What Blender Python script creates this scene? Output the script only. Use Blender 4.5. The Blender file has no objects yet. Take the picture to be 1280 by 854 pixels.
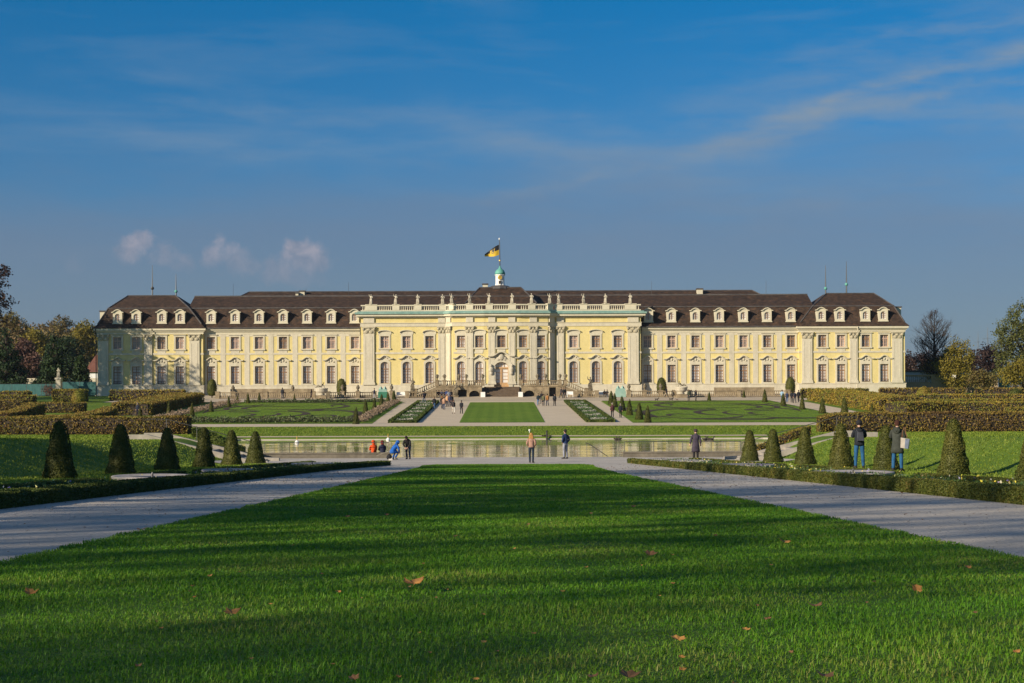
import bpy, bmesh, math, random
import numpy as np
from mathutils import Vector, Matrix, noise as mnoise

random.seed(7)
RNG = np.random.default_rng(11)
SC = bpy.context.scene
COL = SC.collection
R = math.radians

# ---------------------------------------------------------------- measures of the site
FOC, CX, HY, ZC = 2000.0, 627.0, 500.0, 3.75     # survey of the view: focal length in px, axis, horizon, eye height over water

def sx(px, Y):
    return (px - CX) * Y / FOC

def sz(py, Y):
    return ZC - (py - HY) * Y / FOC

# ---------------------------------------------------------------- mesh helper
ABS = {}

def abs_of(o):
    return ABS.get(o.name, Vector((0, 0, 0))) if o else Vector((0, 0, 0))

class MB:
    def __init__(s):
        s.v = []; s.f = []; s.m = []; s.cur = 0; s.T = None
    def add(s, vs, fs):
        b = len(s.v)
        if s.T is not None: vs = [s.T @ Vector(p) for p in vs]
        s.v.extend([tuple(p) for p in vs])
        for f in fs:
            s.f.append(tuple(b + i for i in f)); s.m.append(s.cur)
        return s
    def box(s, x0, x1, y0, y1, z0, z1):
        v = [(x0,y0,z0),(x1,y0,z0),(x1,y1,z0),(x0,y1,z0),(x0,y0,z1),(x1,y0,z1),(x1,y1,z1),(x0,y1,z1)]
        return s.add(v, [(0,3,2,1),(4,5,6,7),(0,1,5,4),(1,2,6,5),(2,3,7,6),(3,0,4,7)])
    def hexa(s, v):
        return s.add(v, [(0,3,2,1),(4,5,6,7),(0,1,5,4),(1,2,6,5),(2,3,7,6),(3,0,4,7)])
    def tube(s, pts, rad, n=8, cap=True):
        pts = [Vector(p) for p in pts]
        if not hasattr(rad, '__len__'): rad = [rad] * len(pts)
        rings = []
        up = Vector((0.13, 0.31, 0.94)).normalized()
        for i, p in enumerate(pts):
            d = (pts[min(i+1, len(pts)-1)] - pts[max(i-1, 0)])
            if d.length < 1e-9: d = Vector((0,0,1))
            d.normalize()
            a = up.cross(d)
            if a.length < 0.05: a = Vector((1,0,0)).cross(d)
            a.normalize(); b = d.cross(a)
            rings.append([p + (a*math.cos(2*math.pi*k/n) + b*math.sin(2*math.pi*k/n)) * rad[i] for k in range(n)])
        vs = [q for r in rings for q in r]; fs = []
        for i in range(len(pts)-1):
            for k in range(n):
                fs.append((i*n+k, i*n+(k+1)%n, (i+1)*n+(k+1)%n, (i+1)*n+k))
        if cap:
            fs.append(tuple(range(n))[::-1]); fs.append(tuple((len(pts)-1)*n+k for k in range(n)))
        return s.add(vs, fs)
    def lathe(s, prof, c, n=16, squash=1.0):
        vs = []; fs = []
        for (r, z) in prof:
            for k in range(n):
                a = 2*math.pi*k/n
                vs.append((c[0]+r*math.cos(a), c[1]+r*math.sin(a)*squash, c[2]+z))
        for i in range(len(prof)-1):
            for k in range(n):
                fs.append((i*n+k, i*n+(k+1)%n, (i+1)*n+(k+1)%n, (i+1)*n+k))
        fs.append(tuple(range(n))[::-1]); fs.append(tuple((len(prof)-1)*n+k for k in range(n)))
        return s.add(vs, fs)
    def ball(s, c, r, n=10, m=6):
        if not hasattr(r, '__len__'): r = (r, r, r)
        vs = [(c[0], c[1], c[2]-r[2])]
        for i in range(1, m):
            t = math.pi*i/m
            for k in range(n):
                a = 2*math.pi*k/n
                vs.append((c[0]+r[0]*math.sin(t)*math.cos(a), c[1]+r[1]*math.sin(t)*math.sin(a), c[2]-r[2]*math.cos(t)))
        vs.append((c[0], c[1], c[2]+r[2])); fs = []
        for k in range(n): fs.append((0, 1+(k+1)%n, 1+k))
        for i in range(m-2):
            for k in range(n):
                fs.append((1+i*n+k, 1+i*n+(k+1)%n, 1+(i+1)*n+(k+1)%n, 1+(i+1)*n+k))
        L = len(vs)-1
        for k in range(n): fs.append((L, 1+(m-2)*n+k, 1+(m-2)*n+(k+1)%n))
        return s.add(vs, fs)
    def prism(s, poly, y0, y1):
        """polygon of (x, z), counter-clockwise seen from -Y, extruded from y0 (front) to y1"""
        n = len(poly)
        vs = [(p[0], y0, p[1]) for p in poly] + [(p[0], y1, p[1]) for p in poly]
        fs = [tuple(range(n)), tuple(range(2*n-1, n-1, -1))]
        for i in range(n):
            j = (i+1) % n
            fs.append((i, n+i, n+j, j))
        return s.add(vs, fs)
    def band(s, outer, inner, y0, y1, closed=False):
        """plate between two open polylines of (x, z) with equal counts, thickness y0..y1"""
        n = len(outer)
        vs = [(p[0], y0, p[1]) for p in outer] + [(p[0], y0, p[1]) for p in inner] + \
             [(p[0], y1, p[1]) for p in outer] + [(p[0], y1, p[1]) for p in inner]
        fs = []
        for i in range(n if closed else n-1):
            j = (i+1) % n
            fs += [(i, j, n+j, n+i), (2*n+j, 2*n+i, 3*n+i, 3*n+j), (j, i, 2*n+i, 2*n+j), (n+i, n+j, 3*n+j, 3*n+i)]
        if not closed:
            fs += [(0, n, 3*n, 2*n), (n-1, 2*n-1+0, 4*n-1, 3*n-1)]
        return s.add(vs, fs)
    def build(s, name, mats, parent=None, smooth=False, origin=None):
        if not isinstance(mats, (list, tuple)): mats = [mats]
        org = Vector(origin) if origin is not None else (abs_of(parent) if parent else Vector((0,0,0)))
        me = bpy.data.meshes.new(name)
        me.from_pydata([(p[0]-org.x, p[1]-org.y, p[2]-org.z) for p in s.v], [], s.f)
        for m in mats: me.materials.append(m)
        if len(mats) > 1: me.polygons.foreach_set('material_index', s.m)
        if smooth: me.polygons.foreach_set('use_smooth', [True]*len(me.polygons))
        me.update()
        return link(name, me, parent, origin)

def link(name, me, parent=None, origin=None):
    o = bpy.data.objects.new(name, me)
    COL.objects.link(o)
    if parent:
        o.parent = parent
        ABS[o.name] = abs_of(parent).copy()
    elif origin is not None:
        o.location = origin; ABS[o.name] = Vector(origin)
    return o

def tag(o, label=None, cat=None, group=None, kind=None):
    if label: o['label'] = label
    if cat: o['category'] = cat
    if group: o['group'] = group
    if kind: o['kind'] = kind
    return o

def thing(name, label, cat, loc=(0,0,0), group=None):
    o = bpy.data.objects.new(name, None); COL.objects.link(o)
    o.empty_display_size = 0.2
    o.location = loc; ABS[o.name] = Vector(loc)
    return tag(o, label, cat, group)

def copy_tree(o, loc=None, rotz=None, scale=None, label=None, group=None, parent=None):
    c = o.copy(); COL.objects.link(c)
    if parent: c.parent = parent
    if loc is not None: c.location = loc
    if rotz is not None: c.rotation_euler = (0, 0, rotz)
    if scale is not None: c.scale = scale if hasattr(scale, '__len__') else (scale,)*3
    if label: c['label'] = label
    if group: c['group'] = group
    for ch in o.children:
        copy_tree(ch, parent=c)
    return c

ORD = ['first','second','third','fourth','fifth','sixth','seventh','eighth','ninth','tenth','eleventh','twelfth','thirteenth','fourteenth','fifteenth','sixteenth']

# ---------------------------------------------------------------- materials
def new_mat(name):
    m = bpy.data.materials.new(name); m.use_nodes = True
    nt = m.node_tree
    for n in list(nt.nodes): nt.nodes.remove(n)
    out = nt.nodes.new('ShaderNodeOutputMaterial')
    return m, nt, out

def N(nt, typ, **kw):
    n = nt.nodes.new(typ)
    for k, v in kw.items():
        if k == 'inp':
            for a, b in v.items(): n.inputs[a].default_value = b
        else: setattr(n, k, v)
    return n

def ramp(nt, fac, stops):
    r = nt.nodes.new('ShaderNodeValToRGB')
    el = r.color_ramp.elements
    while len(el) > 1: el.remove(el[-1])
    el[0].position = stops[0][0]; el[0].color = (*stops[0][1], 1)
    for p, c in stops[1:]:
        e = el.new(p); e.color = (*c, 1)
    nt.links.new(fac, r.inputs[0])
    return r.outputs[0]

def mix(nt, fac, a, b, mode='MIX'):
    n = N(nt, 'ShaderNodeMix', data_type='RGBA', blend_type=mode)
    for sock, val in ((n.inputs[0], fac), (n.inputs[6], a), (n.inputs[7], b)):
        if hasattr(val, 'links'): nt.links.new(val, sock)
        elif hasattr(val, '__len__'): sock.default_value = (*val[:3], 1)
        else: sock.default_value = val
    return n.outputs[2]

def noise_fac(nt, scale, detail=4, rough=.6, vec=None, stretch=None, dist=0.0):
    if vec is None:
        vec = N(nt, 'ShaderNodeNewGeometry').outputs['Position']
    if stretch:
        mp = N(nt, 'ShaderNodeMapping'); mp.inputs['Scale'].default_value = stretch
        nt.links.new(vec, mp.inputs[0]); vec = mp.outputs[0]
    n = N(nt, 'ShaderNodeTexNoise', inp={'Scale': scale, 'Detail': detail, 'Roughness': rough, 'Distortion': dist})
    nt.links.new(vec, n.inputs['Vector'])
    return n.outputs['Fac']

def surf(name, stops, scale=1.0, rough=.85, bump=0.0, bscale=20.0, spec=.3, stretch=None, fine=None, metal=0.0, local=False, bdist=.02):
    """rough painted / stone / earth surface: noise between colours, second fine mottling, bump"""
    m, nt, out = new_mat(name)
    vec = N(nt, 'ShaderNodeTexCoord').outputs['Object'] if local else None
    b = N(nt, 'ShaderNodeBsdfPrincipled', inp={'Roughness': rough, 'Specular IOR Level': spec, 'Metallic': metal})
    if len(stops) == 1 and not isinstance(stops[0][0], (int, float)): stops = [(0.3, stops[0]), (0.7, stops[0])]
    c = ramp(nt, noise_fac(nt, scale, vec=vec, stretch=stretch), stops)
    if fine:
        f = noise_fac(nt, fine[0], 3, .7, vec=vec)
        c = mix(nt, fine[1], c, ramp(nt, f, [(0.3, (0.25,)*3), (0.7, (1,)*3)]), 'MULTIPLY')
    nt.links.new(c, b.inputs['Base Color'])
    if bump:
        bn = N(nt, 'ShaderNodeBump', inp={'Strength': bump, 'Distance': bdist})
        nt.links.new(noise_fac(nt, bscale, 5, .65, vec=vec), bn.inputs['Height'])
        nt.links.new(bn.outputs[0], b.inputs['Normal'])
    nt.links.new(b.outputs[0], out.inputs[0])
    return m

def flat(name, c, rough=.7, metal=0.0, spec=.4, var=.12):
    d = tuple(max(0, x*(1-var)) for x in c); e = tuple(min(1, x*(1+var)) for x in c)
    return surf(name, [(0.3, d), (0.7, e)], scale=9, rough=rough, metal=metal, spec=spec)

def leafmat(name, cols, scale=.5, trans=.25, rough=.6, pos_w=.45):
    """leaves: colour from a per-leaf random number and a slow noise through the plant"""
    m, nt, out = new_mat(name)
    g = N(nt, 'ShaderNodeNewGeometry')
    nz = noise_fac(nt, scale, 3, .6)
    a = N(nt, 'ShaderNodeMath', operation='MULTIPLY'); nt.links.new(g.outputs['Random Per Island'], a.inputs[0]); a.inputs[1].default_value = 1-pos_w
    s1 = N(nt, 'ShaderNodeMapRange', inp={'From Min': .3, 'From Max': .7, 'To Min': 0, 'To Max': pos_w}); nt.links.new(nz, s1.inputs[0])
    s = N(nt, 'ShaderNodeMath', operation='ADD'); nt.links.new(a.outputs[0], s.inputs[0]); nt.links.new(s1.outputs[0], s.inputs[1])
    k = len(cols)
    c = ramp(nt, s.outputs[0], [(i/(k-1) if k > 1 else 0, cols[i]) for i in range(k)])
    d = N(nt, 'ShaderNodeBsdfPrincipled', inp={'Roughness': rough, 'Specular IOR Level': .25})
    t = N(nt, 'ShaderNodeBsdfTranslucent')
    nt.links.new(c, d.inputs['Base Color']); nt.links.new(c, t.inputs['Color'])
    ms = N(nt, 'ShaderNodeMixShader'); ms.inputs[0].default_value = trans
    nt.links.new(d.outputs[0], ms.inputs[1]); nt.links.new(t.outputs[0], ms.inputs[2])
    nt.links.new(ms.outputs[0], out.inputs[0])
    return m

MT = {}
MT['yellow'] = surf('yellow_plaster', [(0.2, (.58, .475, .20)), (0.5, (.68, .57, .25)), (0.8, (.72, .61, .30))], scale=.55, rough=.9, bump=.15, bscale=6, fine=(1.2, .16), stretch=(1.6, 1, .35))
MT['trim'] = surf('pale_stucco', [(0.2, (.49, .44, .33)), (0.5, (.59, .54, .415)), (0.8, (.64, .59, .46))], scale=.8, rough=.9, bump=.2, bscale=5, fine=(2.0, .18), stretch=(1.8, 1, .3))
MT['ornament'] = surf('carved_stucco', [(0.3, (.30, .265, .18)), (0.7, (.56, .50, .36))], scale=3, rough=.9, bump=.5, bscale=7, bdist=.08)
MT['cream'] = surf('cream_paint', [(0.25, (.56, .51, .38)), (0.75, (.64, .59, .45))], scale=.5, rough=.85, fine=(2.0, .1))
MT['stone'] = surf('sandstone', [(0.25, (.34, .27, .17)), (0.75, (.52, .43, .29))], scale=.6, rough=.9, bump=.4, bscale=4, fine=(2.5, .4))
MT['greystone'] = surf('grey_stone', [(0.25, (.30, .27, .23)), (0.75, (.44, .40, .34))], scale=1.2, rough=.9, bump=.4, bscale=8, fine=(4, .3))
MT['wallstone'] = surf('weathered_wall_stone', [(0.25, (.13, .115, .09)), (0.75, (.24, .21, .165))], scale=1.2, rough=.95, bump=.4, bscale=8, fine=(4, .35))
MT['statue'] = surf('weathered_statue_stone', [(0.25, (.44, .40, .31)), (0.75, (.66, .60, .48))], scale=2.5, rough=.9, bump=.3, bscale=8, fine=(5, .35))
MT['darkstatue'] = surf('dark_stone', [(0.25, (.10, .085, .06)), (0.75, (.30, .25, .17))], scale=2.5, rough=.9, bump=.3, bscale=8, fine=(5, .35))
MT['roof'] = surf('brown_roof_tiles', [(0.2, (.022, .016, .013)), (0.42, (.055, .036, .026)), (0.6, (.085, .050, .032)), (0.8, (.19, .095, .045))], scale=1.5, rough=.8, bump=.8, bscale=4, fine=(1.1, .75), stretch=(1, 1, 1.6))
MT['ridge'] = surf('dark_ridge_metal', [(0.3, (.05, .045, .045)), (0.7, (.11, .10, .095))], scale=1, rough=.55)
MT['copper'] = surf('green_copper', [(0.3, (.16, .30, .27)), (0.7, (.28, .42, .36))], scale=1.2, rough=.7, fine=(3, .3))
MT['brightcopper'] = surf('bright_green_copper', [(0.3, (.085, .31, .25)), (0.7, (.15, .40, .33))], scale=1.2, rough=.6)
MT['woodframe'] = flat('brown_window_wood', (.27, .155, .085), rough=.6)
MT['pinkframe'] = flat('pale_window_wood', (.52, .36, .28), rough=.6)
MT['doorwood'] = flat('orange_door_wood', (.50, .31, .15), rough=.55)
MT['gold'] = flat('gilding', (.75, .46, .09), rough=.4, metal=.6)
MT['iron'] = flat('dark_iron', (.05, .048, .045), rough=.5, metal=.3)
MT['steel'] = flat('grey_rail_steel', (.09, .09, .09), rough=.45, metal=.5)
MT['white'] = flat('white_paint', (.78, .77, .74), rough=.6, var=.04)
MT['gravel'] = surf('pale_gravel', [(0.25, (.60, .49, .35)), (0.75, (.69, .575, .42))], scale=.35, rough=.95, bump=.5, bscale=55, fine=(35, .30), bdist=.01)
MT['gravelgrey'] = surf('grey_gravel', [(0.25, (.47, .425, .37)), (0.5, (.57, .52, .46)), (0.75, (.63, .58, .515))], scale=.55, rough=.95, bump=.8, bscale=60, fine=(28, .5), bdist=.01)
MT['terrace'] = surf('terrace_gravel', [(0.25, (.47, .39, .285)), (0.75, (.57, .48, .36))], scale=.25, rough=.95, bump=.5, bscale=30, fine=(14, .3))
MT['soil'] = surf('dark_soil', [(0.25, (.035, .026, .018)), (0.75, (.075, .055, .036))], scale=2, rough=.95, bump=.8, bscale=18, bdist=.05)
MT['skin'] = flat('skin', (.50, .30, .21), rough=.6)

def lawn_mat(name, c0, c1, c2, mow=None, far=False):
    m, nt, out = new_mat(name)
    b = N(nt, 'ShaderNodeBsdfPrincipled', inp={'Roughness': .85, 'Specular IOR Level': .15})
    c = ramp(nt, noise_fac(nt, .22, 5, .65), [(0.28, c0), (0.5, c1), (0.74, c2)])
    f = noise_fac(nt, 9.0 if not far else 3.0, 4, .75)
    c = mix(nt, .55, c, ramp(nt, f, [(0.3, (.35, .38, .30)), (0.7, (1.0, 1.0, 1.0))]), 'MULTIPLY')
    if mow:
        w = N(nt, 'ShaderNodeTexWave', wave_type='BANDS', bands_direction='X', inp={'Scale': mow, 'Distortion': .6, 'Detail': 1})
        nt.links.new(N(nt, 'ShaderNodeNewGeometry').outputs['Position'], w.inputs['Vector'])
        c = mix(nt, .35, c, ramp(nt, w.outputs['Fac'], [(0.3, (.62, .7, .6)), (0.7, (1, 1, 1))]), 'MULTIPLY')
    nt.links.new(c, b.inputs['Base Color'])
    bn = N(nt, 'ShaderNodeBump', inp={'Strength': .9, 'Distance': .06})
    nt.links.new(noise_fac(nt, 14 if not far else 5, 5, .7), bn.inputs['Height'])
    nt.links.new(bn.outputs[0], b.inputs['Normal'])
    nt.links.new(b.outputs[0], out.inputs[0])
    return m

MT['lawn'] = lawn_mat('lawn_turf', (.055, .135, .014), (.085, .175, .018), (.125, .21, .028))
MT['ground'] = lawn_mat('garden_turf', (.105, .185, .018), (.150, .235, .025), (.20, .27, .038))
MT['parterre'] = lawn_mat('clipped_turf', (.115, .215, .016), (.155, .255, .022), (.205, .29, .034), mow=.22, far=True)

MT['box'] = leafmat('box_leaves', [(.024, .042, .008), (.048, .078, .013), (.085, .11, .018), (.14, .135, .028)], scale=.9, trans=.15)
MT['boxbrown'] = leafmat('yellowed_box_leaves', [(.030, .044, .010), (.062, .085, .014), (.12, .125, .022), (.19, .13, .035)], scale=.9, trans=.15)
MT['yew'] = leafmat('yew_needles', [(.026, .034, .008), (.052, .066, .012), (.095, .10, .018), (.15, .135, .028)], scale=.7, trans=.12)
MT['beech'] = leafmat('autumn_hornbeam_leaves', [(.06, .035, .018), (.13, .075, .03), (.20, .13, .034), (.32, .23, .04), (.15, .165, .035), (.26, .12, .04), (.10, .13, .03)], scale=.22, trans=.25, pos_w=.6)
MT['beechyellow'] = leafmat('yellow_hornbeam_leaves', [(.11, .10, .02), (.26, .20, .03), (.38, .30, .035), (.27, .16, .04), (.16, .20, .035), (.34, .28, .035), (.13, .17, .03)], scale=.20, trans=.25, pos_w=.6)
MT['beechgreen'] = leafmat('yellow_green_hornbeam_leaves', [(.07, .08, .018), (.17, .18, .03), (.25, .23, .035), (.26, .17, .035), (.33, .26, .04)], scale=.4, trans=.25, pos_w=.6)
MT['bark'] = surf('bark', [(0.3, (.030, .023, .018)), (0.7, (.065, .050, .038))], scale=3, rough=.95, bump=.6, bscale=12)
# ================================================================ terrain
def smax(a, b, k):
    h = np.clip(.5 + .5*(a-b)/k, 0, 1)
    return b*(1-h) + a*h + k*h*(1-h)

def sst(a, b, x):
    t = np.clip((x-a)/(b-a), 0, 1)
    return t*t*(3-2*t)

POND = [(-15,101),(15,101),(20.5,106.5),(25.5,116),(27.5,128),(27.3,142),(25,152.5),(-25,152.5),(-27.3,142),(-27.5,128),(-25.5,116),(-20.5,106.5)]

def in_pond(X, Y):
    ins = np.zeros(np.shape(X), bool)
    n = len(POND)
    for i in range(n):
        x0, y0 = POND[i]; x1, y1 = POND[(i+1) % n]
        c = ((y0 > Y) != (y1 > Y))
        xi = x0 + (Y-y0)*(x1-x0)/((y1-y0) if y1 != y0 else 1e-9)
        ins ^= c & (X < xi)
    return ins

def terrain(X, Y, pond=False):
    X = np.asarray(X, float); Y = np.asarray(Y, float)
    a = np.abs(X)
    f = smax(2.95-.031*Y, .13, .12)
    fs = smax(2.79-.028*Y, .13, .12)
    t = sst(7.2, 11.0, a)
    c = f*(1-t) + fs*t
    far = .22 + .83*sst(153.5, 163.5, Y)
    c = np.where(Y > 101, np.where(Y > 150, far, .13), c)
    T = smax(4.04-.028*Y, 1.55, .12)
    T = np.where(Y > 118, 1.55 - .5*sst(118, 163, Y), T)
    toe = 14.6 + 14.0*sst(105, 127, Y)
    z = c + (T-c)*sst(toe, toe+4.7, a)
    par = 1.05 + .035*np.clip(Y-181, 0, 87) + .07*np.clip(Y-268, 0, 8)
    z = np.where(Y > 163.5, par, z)
    # wooded hill behind the palace on the left
    hill = 17*np.exp(-((X+230)/150)**2)*sst(360, 520, Y)*(1-sst(900, 1500, Y))
    z = z + hill
    if pond:
        z = np.where(in_pond(X, Y), -.8, z)
    return z

def tz(x, y):
    return float(terrain(np.array([x]), np.array([y]))[0])

def steps_list(segs):
    out = []
    for a, b, h in segs:
        n = max(1, int(round((b-a)/h)))
        out += [a + (b-a)*i/n for i in range(n)]
    out.append(segs[-1][1])
    return np.array(out)

def grid_mesh(name, xs, ys, zfun, mat, cut=None):
    Xg, Yg = np.meshgrid(xs, ys)
    Zg = zfun(Xg, Yg)
    nx, ny = len(xs), len(ys)
    vs = np.stack([Xg.ravel(), Yg.ravel(), Zg.ravel()], 1)
    i = np.arange(ny-1)[:, None]*nx + np.arange(nx-1)[None, :]
    fs = np.stack([i, i+1, i+1+nx, i+nx], -1).reshape(-1, 4)
    me = np_mesh(name, vs, fs)
    me.materials.append(mat)
    me.polygons.foreach_set('use_smooth', np.ones(len(fs), bool))
    return link(name, me)

def np_mesh(name, vs, fs):
    me = bpy.data.meshes.new(name)
    me.vertices.add(len(vs)); me.vertices.foreach_set('co', np.ascontiguousarray(vs, dtype=np.float32).ravel())
    k = fs.shape[1]
    me.loops.add(fs.size); me.loops.foreach_set('vertex_index', np.ascontiguousarray(fs, dtype=np.int32).ravel())
    me.polygons.add(len(fs))
    me.polygons.foreach_set('loop_start', np.arange(0, fs.size, k, dtype=np.int32))
    me.update(calc_edges=True)
    return me

xs = steps_list([(-3000,-600,300),(-600,-120,30),(-120,-40,5),(-40,-30,1),(-30,30,.5),(30,40,1),(40,120,5),(120,600,30),(600,3000,300)])
ys = steps_list([(-200,-20,20),(-20,40,2),(40,80,1),(80,168,.5),(168,280,3),(280,620,20),(620,3200,215)])
ground = grid_mesh('ground', xs, ys, lambda X, Y: terrain(X, Y, True), MT['ground'])
tag(ground, kind='structure')

def strip(name, left, right, off, mat, n=40, m=6, kind='structure', label=None):
    """sheet between two polylines left/right of (x, y), draped on the terrain"""
    def samp(pl, t):
        pl = np.array(pl, float)
        yy = pl[:, 1]; L = np.concatenate([[0], np.cumsum(np.hypot(np.diff(pl[:,0]), np.diff(yy)))])
        s = t*L[-1]
        return np.interp(s, L, pl[:,0]), np.interp(s, L, yy)
    t = np.linspace(0, 1, n+1)
    lx, ly = samp(left, t); rx, ry = samp(right, t)
    u = np.linspace(0, 1, m+1)[None, :]
    X = lx[:, None]*(1-u) + rx[:, None]*u; Y = ly[:, None]*(1-u) + ry[:, None]*u
    Z = terrain(X, Y) + off
    vs = np.stack([X.ravel(), Y.ravel(), Z.ravel()], 1)
    i = np.arange(n)[:, None]*(m+1) + np.arange(m)[None, :]
    fs = np.stack([i, i+1, i+m+2, i+m+1], -1).reshape(-1, 4)
    me = np_mesh(name, vs, fs); me.materials.append(mat)
    o = link(name, me)
    return tag(o, label, kind=kind)

strip('path', [(-6.75,-10),(-6.75,84)], [(7.1,-10),(7.1,84)], .02, MT['gravelgrey'], n=100, m=10)
strip('plaza', [(-15.5,84),(-15.5,100.4)], [(15.5,84),(15.5,100.4)], .024, MT['gravelgrey'], n=40, m=40)
LAWN_L = [(-3.35,-6),(-3.38,10),(-3.35,50),(-3.45,68),(-3.7,76),(-3.2,80.3)]
LAWN_R = [(3.55,-6),(3.52,10),(3.6,50),(3.9,68),(4.3,76),(3.8,80.3)]
def lawn_x(Y, side):
    pl = np.array(LAWN_L if side < 0 else LAWN_R)
    return np.interp(Y, pl[:,1], pl[:,0])
strip('lawn', LAWN_L, LAWN_R, .05, MT['lawn'], n=110, m=8)
strip('border_soil', [(-9.1,8),(-9.1,80)], [(-6.9,8),(-6.9,80)], .03, MT['soil'], n=80, m=4)
strip('border_soil', [(7.3,8),(7.3,90)], [(10.0,8),(10.0,90)], .03, MT['soil'], n=80, m=4)
# upper garden
strip('path', [(-62,163.8),(-62,181.6)], [(62,163.8),(62,181.6)], .03, MT['gravel'], n=12, m=40)
strip('path', [(-14.7,181.6),(-15.6,252)], [(14.9,181.6),(15.8,252)], .026, MT['gravel'], n=40, m=10)
strip('path', [(-44.2,181.6),(-44.2,252)], [(-41.6,181.6),(-41.6,252)], .026, MT['gravel'], n=30, m=2)
strip('path', [(42.2,181.6),(42.2,252)], [(46.6,181.6),(46.6,252)], .026, MT['gravel'], n=30, m=2)
strip('terrace', [(-63,252),(-63,279)], [(63,252),(63,279)], .028, MT['terrace'], n=20, m=30)
strip('lawn', [(-4.85,183.2),(-4.85,246.5)], [(4.95,183.2),(4.95,246.5)], .06, MT['parterre'], n=30, m=4)
strip('lawn', [(-40.6,183),(-40.6,250.5)], [(-14.8,183),(-15.4,250.5)], .03, MT['parterre'], n=40, m=8)
strip('lawn', [(15.0,183),(15.6,250.5)], [(41.4,183),(41.4,250.5)], .03, MT['parterre'], n=40, m=8)

# ---------------------------------------------------------------- pond
wm, nt, out = new_mat('pond_water')
b = N(nt, 'ShaderNodeBsdfPrincipled', inp={'Base Color': (.25, .23, .165, 1), 'Roughness': .03, 'IOR': 1.33, 'Specular IOR Level': .5})
bn = N(nt, 'ShaderNodeBump', inp={'Strength': .25, 'Distance': .008})
nt.links.new(noise_fac(nt, 3.0, 3, .55, stretch=(.35, 1.0, 1)), bn.inputs['Height'])
nt.links.new(bn.outputs[0], b.inputs['Normal']); nt.links.new(b.outputs[0], out.inputs[0])
def ripples(X, Y):
    z = 0*X; rg = random.Random(9)
    for i in range(26):
        L = rg.uniform(.55, 2.6); th = rg.gauss(0, .30); k = 2*math.pi/L
        z = z + WAVE*L/(2*math.pi)*np.sin(k*(X*math.sin(th)+Y*math.cos(th))+rg.uniform(0, 6.28))/math.sqrt(13)
    g = .65+.5*np.sin(X*.21+1.3*np.sin(Y*.11))*np.sin(Y*.17+X*.05)     # calmer and busier patches
    return z*np.clip(g, .2, 1.2)
WAVE = .021
wx = np.linspace(-28, 28, 141); wy = np.linspace(100.6, 153.0, 480)
tag(grid_mesh('water', wx, wy, ripples, wm), kind='structure')
mb = MB()
def offset_poly(poly, d):
    n = len(poly); res = []
    for i in range(n):
        p0 = Vector(poly[i-1]); p1 = Vector(poly[i]); p2 = Vector(poly[(i+1) % n])
        n1 = (p1-p0).normalized(); n2 = (p2-p1).normalized()
        a = Vector((n1.y, -n1.x)); c = Vector((n2.y, -n2.x))
        m_ = (a+c); m_ = m_ / max(.3, m_.dot(a))
        res.append(p1 + m_*d)
    return res
pi_, po_ = offset_poly(POND, -.15), offset_poly(POND, 1.1)
n = len(POND)
def ring(mb, a, b_, z0, za, zb):
    k = len(a)
    vs = [(p[0], p[1], z0) for p in a] + [(p[0], p[1], za) for p in a] + [(p[0], p[1], zb) for p in b_] + [(p[0], p[1], z0) for p in b_]
    fs = []
    for i in range(k):
        j = (i+1) % k
        fs += [(i, j, k+j, k+i)[::-1], (k+i, k+j, 2*k+j, 2*k+i)[::-1], (2*k+i, 2*k+j, 3*k+j, 3*k+i)[::-1]]
    mb.add(vs, fs)
ring(mb, pi_, po_, -1.0, .07, .15)
cop = mb.build('pond_kerb', surf('pale_kerb_stone', [(0.25, (.46, .42, .35)), (0.75, (.60, .55, .46))], scale=.8, rough=.9, bump=.3, bscale=6, fine=(3, .25)))
tag(cop, 'pale stone kerb running round the edge of the pond', 'kerb')
# pale gravel ledge on the far shore
strip('shore', [(-25.6,153.3),(-25.6,155.0)], [(25.6,153.3),(25.6,155.0)], .03, MT['gravel'], n=3, m=10)

# low walls with railings on the near edge
def low_wall(x0, x1, label, rlabel):
    mb = MB(); mb.box(x0, x1, 99.55, 99.95, .05, .42)
    nseg = int((x1-x0)/1.5)
    for i in range(nseg):
        a = x0 + (x1-x0)*i/nseg; c = x0 + (x1-x0)*(i+1)/nseg
        mb.box(a+.006, c-.006, 99.50, 100.0, .423, .50)
    o = mb.build('low_wall', MT['wallstone']); tag(o, label, 'wall')
    t = thing('railing', rlabel, 'railing', (x0, 99.75, .5))
    mb = MB(); mb.tube([(x0+.1, 99.75, 1.12), (x1-.1, 99.75, 1.12)], .022, 6); mb.build('handrail', MT['steel'], t)
    k = int((x1-x0)/1.5)
    for i in range(k+1):
        px = x0+.1 + (x1-x0-.2)*i/k
        mb = MB(); mb.tube([(px, 99.75, .50), (px, 99.75, 1.10)], .018, 6); mb.build('post', MT['steel'], t)
low_wall(-14.9, -6.95, 'low grey stone wall at the pond edge behind the people in orange and blue', 'thin steel railing on the wall left of the pond steps')
low_wall(7.55, 15.0, 'low grey stone wall at the pond edge behind the figure in the long coat', 'thin steel railing on the wall behind the figure in the long coat')
t = thing('handrail', 'short sloping steel handrail leading down into the pond', 'handrail', (5.3, 100.2, .15))
mb = MB(); mb.tube([(5.25,100.2,1.02),(5.4,100.25,1.02),(6.65,100.35,.18)], .022, 6); mb.build('rail', MT['steel'], t)
for px, zz in ((5.33, 1.0), (5.98, .62)):
    mb = MB(); mb.tube([(px,100.25,.1),(px,100.25,zz)], .018, 6); mb.build('post', MT['steel'], t)

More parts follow.
